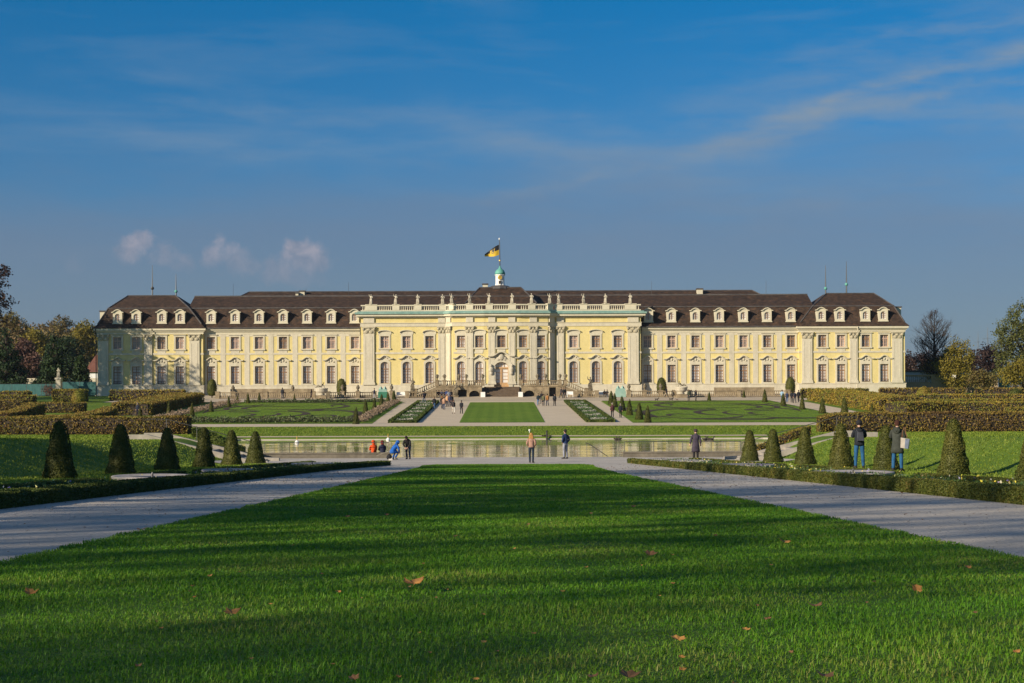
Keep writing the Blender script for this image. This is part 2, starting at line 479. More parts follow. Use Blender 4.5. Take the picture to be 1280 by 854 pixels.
# stairs on both banks
def bank_stair(s, label):
    y0, y1 = 90.6, 94.8
    xa, xb = 13.9, 20.2
    za, zb = .13, 1.52
    t = thing('garden_stair', label, 'stairs', (s*xa, y0, za))
    nst = 9
    mb = MB()
    for i in range(nst):
        a = xa + (xb-xa)*i/nst; c = xb + .6
        X0, X1 = sorted((s*a, s*c))
        mb.box(X0, X1, y0+.02*0+.003, y1-.003, za-.4 + .001*i, za + (zb-za)*(i+1)/nst)
    mb.build('steps', MT['greystone'], t)
    for yy, nm in ((y0-.42, 'front'), (y1, 'back')):
        mb = MB()
        pts = [(xa-.7, za-.3, za+.22), (xa+.2, za-.3, za+.26), (xb-.2, za-.3, zb+.34), (xb+1.0, za-.3, zb+.34)]
        for (p, q) in zip(pts[:-1], pts[1:]):
            A, Bq = (p, q) if s > 0 else (q, p)
            mb.hexa([(s*A[0],yy,A[1]),(s*Bq[0],yy,Bq[1]),(s*Bq[0],yy+.42,Bq[1]),(s*A[0],yy+.42,A[1]),
                     (s*A[0],yy,A[2]),(s*Bq[0],yy,Bq[2]),(s*Bq[0],yy+.42,Bq[2]),(s*A[0],yy+.42,A[2])])
        mb.build('cheek_wall', MT['greystone'], t)
    r = MB(); yy = y1+.2
    r.tube([(s*(xa+.4),yy,za+1.05),(s*(xb-.3),yy,zb+1.15),(s*(xb+.9),yy,zb+1.15)], .022, 6)
    h = r.build('handrail', MT['steel'], t)
    for k in range(4):
        u = k/3; x = xa+.6 + (xb-xa-.9)*u
        r = MB(); r.tube([(s*x,yy,za+.2+(zb-za)*u),(s*x,yy,za+1.06+(zb-za+.1)*u)], .018, 6)
        r.build('post', MT['steel'], h)
bank_stair(1, 'stone stairs climbing the sunlit grass bank, with pale cheek walls')
bank_stair(-1, 'stone stairs climbing the shaded grass bank, with pale cheek walls')
# ================================================================ palace
YW, YP, YC = 278.0, 277.2, 276.6
def zf(py): return ZC + (500-py)*.1385
ZB = 4.4                        # foot of the walls
Z_EAVE, Z_STR = zf(409), zf(441.2)
palace = thing('palace', 'long cream and yellow baroque palace with brown mansard roof behind the gardens', 'palace', (0, YW, ZB))

def pane_mat(name, stops, seed):
    m, nt, out = new_mat(name)
    oi = N(nt, 'ShaderNodeObjectInfo')
    b = N(nt, 'ShaderNodeBsdfPrincipled', inp={'Roughness': .12, 'Specular IOR Level': .55})
    nz = noise_fac(nt, 1.1, 3, .6)
    a = N(nt, 'ShaderNodeMath', operation='MULTIPLY_ADD'); nt.links.new(oi.outputs['Random'], a.inputs[0]); a.inputs[1].default_value = .5
    h = N(nt, 'ShaderNodeMath', operation='MULTIPLY'); nt.links.new(nz, h.inputs[0]); h.inputs[1].default_value = .5
    nt.links.new(h.outputs[0], a.inputs[2])
    nt.links.new(ramp(nt, a.outputs[0], stops), b.inputs['Base Color'])
    nt.links.new(b.outputs[0], out.inputs[0])
    return m
MT['pane_low'] = pane_mat('curtained_glass', [(0.1, (.30, .28, .27)), (0.4, (.58, .55, .52)), (0.8, (.76, .73, .69))], 1)
MT['pane_up'] = pane_mat('dark_glass', [(0.12, (.12, .10, .095)), (0.45, (.36, .33, .31)), (0.8, (.62, .58, .55))], 2)

def facet(pa, pb):
    pa = Vector((pa[0], pa[1], 0)); pb = Vector((pb[0], pb[1], 0))
    d = (pb-pa).normalized(); n = Vector((-d.y, d.x, 0))
    T = Matrix(((d.x, n.x, 0, pa.x), (d.y, n.y, 0, pa.y), (0, 0, 1, 0), (0, 0, 0, 1)))
    return T, (pb-pa).length, d, pa

def fu(F, X): return (X - F[3].x)/F[2].x

def wall_holes(mb, x0, x1, z0, z1, holes, depth=.42, y=0.0):
    xs_ = sorted({x0, x1} | {v for h in holes for v in (h[0], h[1])})
    zs_ = sorted({z0, z1} | {v for h in holes for v in (h[2], h[3])})
    for i in range(len(xs_)-1):
        for j in range(len(zs_)-1):
            cx, cz = (xs_[i]+xs_[i+1])/2, (zs_[j]+zs_[j+1])/2
            if any(h[0] < cx < h[1] and h[2] < cz < h[3] for h in holes): continue
            a, b, c, d = xs_[i], xs_[i+1], zs_[j], zs_[j+1]
            mb.add([(a,y,c),(b,y,c),(b,y,d),(a,y,d)], [(0,1,2,3)])
    for (a, b, c, d) in holes:
        mb.add([(a,y,c),(b,y,c),(b,y,d),(a,y,d),(a,y+depth,c),(b,y+depth,c),(b,y+depth,d),(a,y+depth,d)],
               [(0,4,5,1),(2,6,7,3),(0,3,7,4),(1,5,6,2)])

def molding(mb, plan, z0, z1, proud, inset=.05):
    P = [Vector(p) for p in plan]; k = len(P)
    def off(d):
        r = []
        for i in range(k):
            d1 = (P[i]-P[i-1]).normalized() if i > 0 else (P[1]-P[0]).normalized()
            d2 = (P[i+1]-P[i]).normalized() if i < k-1 else d1
            a = Vector((d1.y, -d1.x)); c = Vector((d2.y, -d2.x))
            m_ = a+c
            m_ = m_/max(.25, m_.dot(a))
            r.append(P[i]+m_*d)
        return r
    A, B = off(-inset), off(proud)
    vs = [(p.x,p.y,z0) for p in A]+[(p.x,p.y,z0) for p in B]+[(p.x,p.y,z1) for p in B]+[(p.x,p.y,z1) for p in A]
    fs = []
    for i in range(k-1):
        for r in range(4):
            q = (r+1) % 4
            fs.append((r*k+i, r*k+i+1, q*k+i+1, q*k+i)[::-1])
    fs += [(0, k, 2*k, 3*k)[::-1], (k-1, 2*k-1, 3*k-1, 4*k-1)]
    mb.add(vs, fs)

def eyebrow(w, h, n=15, flatp=.30):
    pts = []
    for i in range(n):
        x = -1+2*i/(n-1); ax = abs(x)
        z = 0 if ax > 1-flatp else h*(.5+.5*math.cos(math.pi*ax/(1-flatp)))
        pts.append((x*w, z))
    return pts

def arc(w, h, n=11):
    return [(-w*math.cos(math.pi*i/(n-1)), h*math.sin(math.pi*i/(n-1))) for i in range(n)]

def frame_bars(mb, x0, x1, z0, z1, rows, y, arch=0.0, cross=.6, bar=.12):
    t = .10
    mb.box(x0, x0+t, y, y+.08, z0, z1); mb.box(x1-t, x1, y, y+.08, z0, z1)
    mb.box(x0+t, x1-t, y, y+.08, z0, z0+t)
    if not arch: mb.box(x0+t, x1-t, y, y+.08, z1-t, z1)
    xm = (x0+x1)/2; zc = z0+(z1-z0)*cross
    top = z1+arch-.05 if arch else z1-t
    mb.box(xm-bar/2, xm+bar/2, y-.03, y+.08, z0+t, top)
    mb.box(x0+t, x1-t, y-.015, y+.07, zc-.07, zc+.07)
    for i in range(1, rows):
        z = z0+(z1-z0)*i/rows
        if abs(z-zc) < .14: continue
        mb.box(x0+t, x1-t, y+.012, y+.062, z-.022, z+.022)
    for xq in ((x0+t+xm)/2, (x1-t+xm)/2):
        mb.box(xq-.02, xq+.02, y+.02, y+.055, z0+t, top-(.25 if arch else 0))

def window(F, X, z0, z1, w, style, fm='woodframe'):
    """one window: bars, pane, stucco surround, hood"""
    T = F[0]; u = fu(F, X); x0, x1 = u-w/2, u+w/2
    low = style in ('wing_low', 'arched')
    f = MB(); f.T = T
    arch = w*.42 if style == 'arched' else 0
    zt = z1-arch
    frame_bars(f, x0, x1, z0, zt, 6 if low else 4, .24, arch, cross=.66 if style != 'arched' else .80)
    if arch:
        o_ = [(u+p[0], zt+p[1]) for p in arc(w/2, arch)]; i_ = [(u+p[0]*.86, zt+p[1]*.84) for p in arc(w/2, arch)]
        f.band(o_, i_, .245, .315)
    win = f.build('window', MT[fm], palace)
    g = MB(); g.T = T
    g.add([(x0,.345,z0),(x1,.345,z0),(x1,.345,z1),(x0,.345,z1)], [(0,1,2,3)])
    g.build('pane', MT['pane_low' if low else 'pane_up'], win)
    s = MB(); s.T = T; b = .30
    if style != 'arched':
        s.box(x0-b, x0, -.10, .02, z0-.02, z1); s.box(x1, x1+b, -.10, .02, z0-.02, z1)
        s.box(x0-b, x1+b, -.10, .02, z1+.0, z1+b)
    else:
        # plate with an arched opening
        A = arc(w/2, arch, 13)
        inn = [(x0, z0)] + [(u+p[0], zt+p[1]) for p in A] + [(x1, z0)]
        out_ = [(x0-b, z0)] + [(u-(w/2+b) if i < 3 else (u+(w/2+b) if i > 9 else u+p[0]*1.25), min(z1+b, zt+arch*(i if i < 6 else 12-i)/2.2+.02) if (i < 3 or i > 9) else z1+b) for i, p in enumerate(A)] + [(x1+b, z0)]
        s.band(out_, inn, -.10, .30)
    s.box(x0-b-.08, x1+b+.08, -.22, .02, z0-.26, z0-.024)
    s.box(x0-.02, x1+.02, -.06, .02, z0-.75, z0-.264)
    s.build('surround', MT['trim'], win)
    hd = MB(); hd.T = T
    if style == 'wing_up':
        hd.box(x0-b-.12, x1+b+.12, -.24, .02, z1+b+.003, z1+b+.12)
    elif style == 'centre_up':
        e = [(u+p[0]*1.0, z1+b+.28+p[1]) for p in arc(w/2+b+.15, .38, 13)]
        hd.band([(p[0], p[1]+.13) for p in e], e, -.34, .02)
        base = [(p[0], z1+b+.003) for p in e]
        hd.band([(p[0], p[1]-.003) for p in e], base, -.06, .02)
    else:
        hw = w/2+b+.42; hh = .55
        zb = z1+b+(.62 if style == 'wing_low' else .18)
        e = [(u+p[0], zb+p[1]) for p in eyebrow(hw, hh)]
        hd.band([(p[0], p[1]+.16) for p in e], e, -.42, .02)
        # carved field under the hood
        k = [p for p in e if abs(p[0]-u) <= hw*.78]
        hd.band([(p[0], p[1]-.002) for p in k], [(p[0], z1+b+.003) for p in k], -.07, .02)
        for q in (-.42, 0, .42):
            hd.ball((u+q*1.0, -.10, z1+b+.42+(.22 if q == 0 else 0)), (.20 if q == 0 else .16, .14, .26 if q == 0 else .14), 8, 5)
    hd.build('hood', MT['trim'], win)
    if style == 'wing_low':
        gr = MB(); gr.T = T
        gr.box(x0+.02, x1-.02, -.16, -.13, z0+.42, z0+.46); gr.box(x0+.02, x1-.02, -.16, -.13, z0+.02, z0+.06)
        for i in range(9):
            xx = x0+.06+(w-.12)*i/8
            gr.box(xx-.015, xx+.015, -.157, -.133, z0+.062, z0+.418)
        gr.build('window_grille', MT['iron'], win)
    return win

def pilaster(F, X, w, z0, z1, proud=.22, cap_h=1.15, name='pilaster'):
    T = F[0]; u = fu(F, X)
    p = MB(); p.T = T
    p.box(u-w/2, u+w/2, -proud, .02, z0+.5, z1-cap_h)
    p.box(u-w/2-.14, u+w/2+.14, -proud-.12, .02, z0, z0+.26)
    p.box(u-w/2-.07, u+w/2+.07, -proud-.06, .02, z0+.263, z0+.497)
    for q in (-.30, .30):      # sunk panel edges
        p.box(u+w*q-.05, u+w*q+.05, -proud-.035, -proud+.01, z0+1.0, z1-cap_h-.5)
    o = p.build(name, MT['trim'], palace)
    c = MB(); c.T = T
    c.box(u-w/2-.02, u+w/2+.02, -proud-.03, .02, z1-cap_h+.003, z1-.22)
    c.box(u-w/2-.22, u+w/2+.22, -proud-.20, .02, z1-.217, z1)
    for q in (-1, 1):
        c.ball((u+q*(w/2-.02), -proud-.12, z1-.42), (.24, .17, .22), 8, 6)
        c.ball((u+q*(w*.22), -proud-.08, z1-.85), (w*.20, .12, .30), 8, 6)
    c.ball((u, -proud-.12, z1-.50), (w*.16, .12, .24), 8, 6)
    c.build('capital', MT['ornament'], o)
    return o

# ---- plans (as seen, left to right)
PL = [(-70.0,293),(-70.0,YP),(-51.7,YP),(-51.7,YW),(-24.0,YW)]
PR = [(23.8,YW),(51.6,YW),(51.6,YP),(69.9,YP),(69.9,293)]
PC = [(-24.3,281),(-24.3,YC),(-9.6,YC),(-8.45,275.45),(-3.0,274.9),(3.1,274.9),(8.0,275.45),(9.25,YC),(24.1,YC),(24.1,281)]
FLP, FLW = facet(PL[1], PL[2]), facet(PL[3], PL[4])
FRW, FRP = facet(PR[0], PR[1]), facet(PR[2], PR[3])
FC = [facet(PC[i], PC[i+1]) for i in range(9)]

W_LP = [147,170.5,202,225]; W_LW = [264,294,324,354,384,414,444]
W_RW = [809.7,839.6,869.6,899.6,929.6,959.3,989]; W_RP = [1028,1051.5,1082.4,1105.4]
UZ0, UZ1 = zf(435), zf(420); LZ0, LZ1 = zf(478.7), zf(456.7)
WW = 1.42

def plain_wall(F, pxs, Y):
    L = F[1]; holes = []
    wins = []
    for px in pxs:
        X = sx(px, Y); u = fu(F, X)
        holes += [(u-WW/2, u+WW/2, UZ0, UZ1), (u-WW/2, u+WW/2, LZ0, LZ1)]
        wins.append(X)
    m = MB(); m.T = F[0]
    wall_holes(m, 0, L, ZB-.6, Z_EAVE-.3, holes)
    m.build('wall', MT['yellow'], palace)
    for X in wins:
        window(F, X, UZ0, UZ1, WW, 'wing_up', 'pinkframe' if random.random() < .5 else 'woodframe')
        window(F, X, LZ0, LZ1, WW, 'wing_low')
plain_wall(FLP, W_LP, YP); plain_wall(FLW, W_LW, YW); plain_wall(FRW, W_RW, YW); plain_wall(FRP, W_RP, YP)

# side and back closing walls
for P in (PL, PR):
    side = (P[0], P[1]) if P is PL else (P[3], P[4])
    F = facet(*side); m = MB(); m.T = F[0]; wall_holes(m, 0, F[1], ZB-.6, Z_EAVE-.3, []); m.build('side_wall', MT['yellow'], palace)
    ret = (P[2], P[3]) if P is PL else (P[1], P[2])
    F = facet(*ret); m = MB(); m.T = F[0]; wall_holes(m, 0, F[1], ZB-.6, Z_EAVE-.3, []); m.build('side_wall', MT['yellow'], palace)
m = MB(); m.box(-69.6, 69.5, 292.6, 293.0, ZB-.6, Z_EAVE); m.build('rear_wall', MT['yellow'], palace)

# trim running round wings and pavilions
for P in (PL, PR):
    m = MB()
    molding(m, P, Z_EAVE-1.0, Z_EAVE-.62, .10); molding(m, P, Z_EAVE-.617, Z_EAVE-.40, .30); molding(m, P, Z_EAVE-.397, Z_EAVE-.04, .52)
    m.build('cornice', MT['cream'], palace)
    m = MB(); molding(m, P, Z_STR-.16, Z_STR+.16, .08); m.build('string_course', MT['trim'], palace)
    m = MB(); molding(m, P, ZB-.6, zf(481.5), .14); molding(m, P, zf(481.5)+.003, zf(480.3), .20); m.build('plinth', MT['trim'], palace)
for F, pxs, Y in ((FLP, [129.6,185.4,243.5], YP), (FRP, [1009,1067,1121.5], YP)):
    for i, px in enumerate(pxs):
        w = 1.35 if i == 1 else 1.75
        pilaster(F, sx(px, Y), w, zf(480.3)+.003, Z_EAVE-1.0)
for F, pxs in ((FLW, [279,309,339,369,399,429]), (FRW, [824.6,854.6,884.6,914.6,944.5,974.2])):
    for px in pxs:
        u = fu(F, sx(px, YW)); m = MB(); m.T = F[0]
        m.box(u-.45, u+.45, -.06, .02, zf(480.3)+.003, Z_STR-.163); m.box(u-.45, u+.45, -.06, .02, Z_STR+.163, Z_EAVE-1.003)
        m.build('lesene', MT['trim'], palace)
# frieze band under the eaves of the wings
for F in (FLW, FRW):
    m = MB(); m.T = F[0]; m.box(.1, F[1]-.1, -.05, .02, Z_EAVE-1.45, Z_EAVE-1.003); m.build('frieze', MT['cream'], palace)

# ---- centre block
CZ0, CZ1 = zf(434.8), zf(420); AZ0, AZ1 = zf(479), zf(452)
ZC_TOP = zf(389)
cw = [(1, [481,508.5,537]), (3, [576.6,599.4]), (4, [626.8]), (5, [653.9,676.5]), (7, [717,745,772.4])]
for i in range(1, 8):
    F = FC[i]
    holes = []; ws = []
    for k, pxs in cw:
        if k != i: continue
        for px in pxs:
            X = sx(px, YC if i in (1, 7) else 275.2); u = fu(F, X)
            holes.append((u-WW/2, u+WW/2, CZ0, CZ1))
            if px == 626.8: holes.append((u-1.25, u+1.25, zf(484.5), zf(453)))
            else: holes.append((u-WW/2, u+WW/2, AZ0, AZ1))
            ws.append((X, px))
    m = MB(); m.T = F[0]; wall_holes(m, 0, F[1], ZB-.4, zf(397)+.1, holes); m.build('wall', MT['yellow'], palace)
    for X, px in ws:
        window(F, X, CZ0, CZ1, WW, 'centre_up', 'pinkframe' if px in (481, 508.5, 717) else 'woodframe')
        if px != 626.8: window(F, X, AZ0, AZ1, WW, 'arched')
for i in (0, 8):
    F = FC[i]; m = MB(); m.T = F[0]; wall_holes(m, 0, F[1], ZB-.4, zf(397)+.1, []); m.build('side_wall', MT['yellow'], palace)
m = MB()
molding(m, PC, zf(408.2), zf(404), .10); molding(m, PC, zf(404)+.003, zf(403.3), .2)
m.build('frieze', MT['trim'], palace)
m = MB()
molding(m, PC, zf(397.2), zf(395.5), .35); molding(m, PC, zf(395.5)+.003, zf(392.8), .75)
m.build('cornice', MT['cream'], palace)
m = MB(); molding(m, PC, zf(392.8)+.003, zf(390.5), .98); molding(m, PC, zf(390.5)+.003, zf(389.2), .55); m.build('copper_flashing', MT['copper'], palace)
for rng in (PC[0:4], PC[6:]):
    m = MB(); molding(m, rng[:3] if rng[0][0] < 0 else rng[1:], Z_STR-.16, Z_STR+.16, .08); m.build('string_course', MT['trim'], palace)
for i in (3, 5):
    F = FC[i]; m = MB(); m.T = F[0]; m.box(.2, F[1]-.2, -.08, .02, Z_STR-.16, Z_STR+.16); m.build('string_course', MT['trim'], palace)
m = MB(); molding(m, PC[:5], ZB-.4, zf(480.8), .16); m.box(-3.0, -1.65, 274.74, 274.9, ZB-.4, zf(480.8)); m.build('plinth', MT['trim'], palace)
m = MB(); molding(m, PC[5:], ZB-.4, zf(480.8), .16); m.box(1.75, 3.1, 274.74, 274.9, ZB-.4, zf(480.8)); m.build('plinth', MT['trim'], palace)
for i, X, w in ((1, sx(461.3, YC), 1.9), (1, sx(552.5, YC), 1.25), (2, -9.02, 1.15), (3, sx(587.3, 275.2), 1.25), (4, sx(612.4, 275)+.35, 1.2),
                (4, sx(642.5, 275)-.35, 1.2), (5, sx(666.7, 275.2), 1.25), (6, 8.6, 1.2), (7, sx(700.6, YC), 1.25), (7, sx(791.5, YC), 1.9)):
    pilaster(FC[i], X, w, zf(480.8)+.003, zf(408.2), proud=.26, cap_h=1.2)
    m = MB(); m.T = FC[i][0]; u = fu(FC[i], X)
    m.box(u-w/2, u+w/2, -.24, .02, zf(403.3)+.003, zf(397.2)-.003); m.build('frieze_block', MT['trim'], palace)

# portal
F = FC[4]; u = fu(F, sx(626.8, 275.0)); dz0, dz1 = zf(484.5), zf(453)
d = MB(); d.T = F[0]
hw = 1.25; ar = 1.1; zt = dz1-ar
for q in (-1, 1):
    a, c = sorted((u+q*.02, u+q*hw))
    d.box(a, c, .28, .36, dz0, dz0+.75); d.box(a, a+.14, .28, .36, dz0+.753, zt); d.box(c-.14, c, .28, .36, dz0+.753, zt)
    for k in range(5):
        z = dz0+.8+(zt-dz0-.9)*k/4; d.box(a+.143, c-.143, .30, .34, z-.03, z+.03)
d.box(u-hw, u+hw, .24, .36, zt+.003, zt+.22)
d.band([(u+p[0], zt+.2+p[1]) for p in arc(hw, ar-.2)], [(u+p[0]*.9, zt+.2+p[1]*.88) for p in arc(hw, ar-.2)], .28, .36)
for k in (-.45, 0, .45):
    d.box(u+k-.03, u+k+.03, .29, .34, zt+.223, zt+.85)
door = d.build('door', MT['doorwood'], palace)
g = MB(); g.T = F[0]; g.add([(u-hw,.40,dz0),(u+hw,.40,dz0),(u+hw,.40,dz1),(u-hw,.40,dz1)], [(0,1,2,3)]); g.build('pane', MT['pane_low'], door)
s = MB(); s.T = F[0]
A = arc(hw, ar, 13); inn = [(u-hw, dz0)]+[(u+p[0], zt+p[1]) for p in A]+[(u+hw, dz0)]
out_ = [(u-1.95, dz0)]+[(u+p[0]*1.56, zt+p[1]*1.6+.1) for p in A]+[(u+1.95, dz0)]
s.band(out_, inn, -.30, .26)
e = [(u+p[0], zf(446.2)+p[1]) for p in eyebrow(2.3, .75)]
s.band([(p[0], p[1]+.22) for p in e], e, -.75, .02)
k = [p for p in e if abs(p[0]-u) < 1.9]
s.band([(p[0], p[1]-.003) for p in k], [(p[0], zf(449.5)) for p in k], -.10, .02)
s.build('portal_surround', MT['trim'], door)
c = MB(); c.T = F[0]
c.ball((u, -.35, zf(447)), (.5, .25, .55), 10, 6); c.ball((u-.55, -.25, zf(449)), (.35, .2, .4), 8, 5); c.ball((u+.55, -.25, zf(449)), (.35, .2, .4), 8, 5)
for q in (-1, 1):
    c.ball((u+q*1.75, -.45, zf(462)), (.36, .3, .55), 8, 6); c.ball((u+q*1.80, -.5, zf(457.5)), (.22, .22, .28), 8, 5); c.ball((u+q*1.72, -.4, zf(466.5)), (.3, .25, .4), 8, 5)
c.build('portal_carving', MT['statue'], door)

# ---- parapet balustrade over the centre block
ST_PX = [464,494.8,522.5,553.6,565,587.5,612,640.7,665,687.6,699,730,758,789]
def on_plan(px):
    for i in range(1, 8):
        F = FC[i]
        for _ in range(2):
            Y = YC
        X = (px-CX)*275.8/FOC
        if PC[i][0]-.001 <= X <= PC[i+1][0]+.001:
            uu = fu(F, X); p = F[0] @ Vector((uu, 0, 0)); return p, F
    return None, None
ZR0, ZR1 = zf(389.2)+.003, zf(381)
m = MB()
PCi = PC[1:-1]
molding(m, PCi, ZR0, ZR0+.22, .10, .25); molding(m, PCi, ZR1-.22, ZR1-.003, .10, .25)
rail = m.build('roof_balustrade', MT['cream'], palace)
m = MB(); st_pts = []
for px in ST_PX:
    p, F = on_plan(px); st_pts.append(p)
    m.T = F[0]; uu = fu(F, p.x); w = .62 if px not in (464, 789) else 1.0
    m.box(uu-w, uu+w, -.16, .34, ZR0+.225, ZR1-.225); m.box(uu-w-.05, uu+w+.05, -.2, .38, ZR1+.0, ZR1+.10)
    m.build('pier', MT['cream'], rail); m = MB()
m = MB()
for i in range(len(PCi)-1):
    F = facet(PCi[i], PCi[i+1]); L = F[1]; m.T = F[0]
    kk = int(L/.36)
    for q in range(1, kk):
        uu = L*q/kk; X = (F[0] @ Vector((uu, 0, 0))).x
        if any(abs(X-p.x) < .68 for p in st_pts): continue
        m.lathe([(.06, ZR0+.225), (.11, ZR0+.33), (.05, ZR0+.55), (.07, ZR1-.225)], (uu, .08, 0), 6)
bal = m.build('baluster', MT['cream'], rail); bal['kind'] = 'stuff'
m = MB(); m.add([(-24.2, 276.9, zf(389.5)), (24.0, 276.9, zf(389.5)), (24.0, 282, zf(389.5)), (-24.2, 282, zf(389.5))], [(0,1,2,3)]); m.build('flat_roof', MT['ridge'], palace)

# ---- roofs
ZBR, ZRI = 19.9, 22.4
def wing_roof(x0, x1):
    prof = [(YW-.62, Z_EAVE-.03), (YW+.25, Z_EAVE+.75), (280.0, ZBR), (286.0, ZRI), (292.0, ZBR), (293.5, Z_EAVE)]
    m = MB(); vs = [(x0, y, z) for y, z in prof]+[(x1, y, z) for y, z in prof]; k = len(prof)
    m.add(vs, [(i, k+i, k+i+1, i+1) for i in range(k-1)])
    r = m.build('roof', MT['roof'], palace)
    m = MB(); m.box(x0, x1, 279.86, 280.04, ZBR-.03, ZBR+.16); m.box(x0, x1, 285.8, 286.2, ZRI-.1, ZRI+.14); m.box(x0, x1, YW-.74, YW-.60, Z_EAVE-.10, Z_EAVE+.10)
    m.build('roof_ridge', MT['ridge'], r)
    return r
wing_roof(-54.8, 54.7)
def hip(levels, name='roof'):
    m = MB(); vs = []
    for (x0, x1, y0, y1, z) in levels: vs += [(x0,y0,z),(x1,y0,z),(x1,y1,z),(x0,y1,z)]
    fs = []
    for i in range(len(levels)-1):
        for k in range(4):
            fs.append((4*i+k, 4*i+(k+1)%4, 4*i+4+(k+1)%4, 4*i+4+k))
    L = 4*(len(levels)-1); fs.append((L, L+1, L+2, L+3))
    m.add(vs, fs); return m.build(name, MT['roof'], palace)
def edge_strip(levels, parent):
    m = MB()
    for i in range(len(levels)-1):
        a, b = levels[i], levels[i+1]
        m.tube([(a[0],a[2],a[4]),(b[0],b[2],b[4])], .13, 6); m.tube([(a[1],a[2],a[4]),(b[1],b[2],b[4])], .13, 6)
    for l in levels[1:]:
        m.tube([(l[0],l[2],l[4]+.02),(l[1],l[2],l[4]+.02)], .12, 6)
    m.build('roof_ridge', MT['ridge'], parent)
for s_ in (-1, 1):
    lv = [(-70.7,-51.2,YP-.62,294,Z_EAVE-.02),(-70.0,-52.0,YP+.25,293.4,Z_EAVE+.75),(-68.6,-54.4,YP+2.0,292,ZBR+.02),(-66.4,-57.9,284.6,287.5,ZRI+.06)]
    if s_ > 0: lv = [(-b-.1, -a-.1, y0, y1, z) for a, b, y0, y1, z in lv]
    r = hip(lv); edge_strip(lv[1:], r)
back = [(-49.5,49.3,287.2,299,21.2),(-46.1,45.9,292.5,293.5,23.6)]
r = hip(back, 'rear_roof'); edge_strip(back, r)
att = [(-7.6,7.6,277.6,290,zf(387)),(-6.3,6.2,279.0,289,20.6),(-5.3,5.1,280.5,288,21.9),(-3.8,3.5,283,286,23.6)]
r = hip(att, 'attic_roof'); edge_strip(att[1:], r)

def dormer(px, dy):
    Y = YW+dy; X = sx(px, Y); y0 = Y+.12; z0, z1 = zf(402.3), zf(388.6)
    hw = .80
    m = MB()
    # front plate with an arched opening, sides and roof running back into the slope
    wz = z0+.32; wt = z1-.72
    A = arc(.46, .42, 9)
    inn = [(X-.46, wz)]+[(X+p[0], wt+p[1]) for p in A]+[(X+.46, wz)]
    oo = [(X-hw, wz)]+[(X-hw, wt), (X-hw, z1-.1), (X-hw*.7, z1+.10), (X-hw*.35, z1+.24), (X, z1+.30), (X+hw*.35, z1+.24), (X+hw*.7, z1+.10), (X+hw, z1-.1), (X+hw, wt)]+[(X+hw, wz)]
    m.band(oo, inn, y0, y0+.25)
    m.box(X-hw, X+hw, y0, y0+.25, z0, wz-.003)
    m.box(X-hw-.10, X+hw+.10, y0-.1, y0+.25, z0-.16, z0-.003)
    m.box(X-hw, X-hw+.1, y0+.253, y0+2.4, z0, z1-.1); m.box(X+hw-.1, X+hw, y0+.253, y0+2.4, z0, z1-.1)
    e = [(X+q*hw*1.0, z) for q, z in ((-1.3, z1-.12), (-.95, z1-.08), (-.7, z1+.12), (-.35, z1+.28), (0, z1+.34), (.35, z1+.28), (.7, z1+.12), (.95, z1-.08), (1.3, z1-.12))]
    m.band([(p[0], p[1]+.15) for p in e], e, y0-.22, y0+.1)
    d = m.build('dormer', MT['cream'], palace)
    m = MB(); m.band([(p[0], p[1]+.10) for p in e], [(p[0], p[1]-.02) for p in e], y0+.103, y0+2.6); m.build('dormer_roof', MT['roof'], d)
    m = MB(); m.box(X-.04, X+.04, y0+.12, y0+.18, wz, wt+.38)
    for k in range(1, 4): m.box(X-.46, X+.46, y0+.13, y0+.17, wz+.32*k-.025, wz+.32*k+.025)
    m.build('window', MT['woodframe'], d)
    m = MB(); m.add([(X-.5,y0+.22,wz),(X+.5,y0+.22,wz),(X+.5,y0+.22,wt+.45),(X-.5,y0+.22,wt+.45)], [(0,1,2,3)]); m.build('pane', MT['pane_low'], d)
for px in (147,170.3,202.3,225.3): dormer(px, YP-YW)
for px in W_LW[:-1]+[443.3]: dormer(px, 0)
for px in [811]+W_RW[1:]: dormer(px, 0)
for px in (1027,1050.3,1082.5,1104.7): dormer(px, YP-YW)

# chimneys, turret, rods
def chimney(x, y, z0, z1, w, d, name='chimney'):
    m = MB(); m.box(x-w/2, x+w/2, y, y+d, z0, z1); m.build(name, MT['cream'], palace)
    m = MB(); m.box(x-w/2-.12, x+w/2+.12, y-.12, y+d+.12, z1+.003, z1+.22); m.build('chimney_cap', MT['ridge'], palace)
chimney(sx(130.5, 284), 284, 16, zf(389)+.5, 1.5, 1.2); chimney(sx(1121.5, 284), 284, 16, zf(387)+.5, 1.5, 1.2)
chimney(sx(607, 284), 284, 22.8, zf(355.5)+.45, .9, .9)
chimney(sx(378, 291), 291, 22, zf(363.5)+.9, .9, .8); chimney(sx(372, 291), 290.5, 22, zf(366)+.9, .5, .5); chimney(sx(875, 291), 290.5, 22, zf(362.5)+.9, 1.0, 1.2)
TX = sx(625.5, 284.5)
m = MB(); m.lathe([(2.2, 23.4), (2.0, 23.75), (1.5, 24.0), (.95, 24.1)], (TX, 284.5, 0), 12); m.build('turret_base', MT['ridge'], palace)
zt0, zt1 = 23.9, zf(344.5)+.75
m = MB(); m.lathe([(.95, zt0), (.80, zt0+.5), (.78, zt1-.2), (.92, zt1-.15), (.92, zt1)], (TX, 284.5, 0), 8)
tur = m.build('turret', MT['white'], palace)
m = MB(); m.lathe([(.92, zt1+.003), (.90, zt1+.35), (.70, zt1+.75), (.35, zt1+1.0), (.18, zt1+1.25), (.08, zt1+1.6)], (TX, 284.5, 0), 16); m.build('turret_dome', MT['brightcopper'], tur, smooth=True)
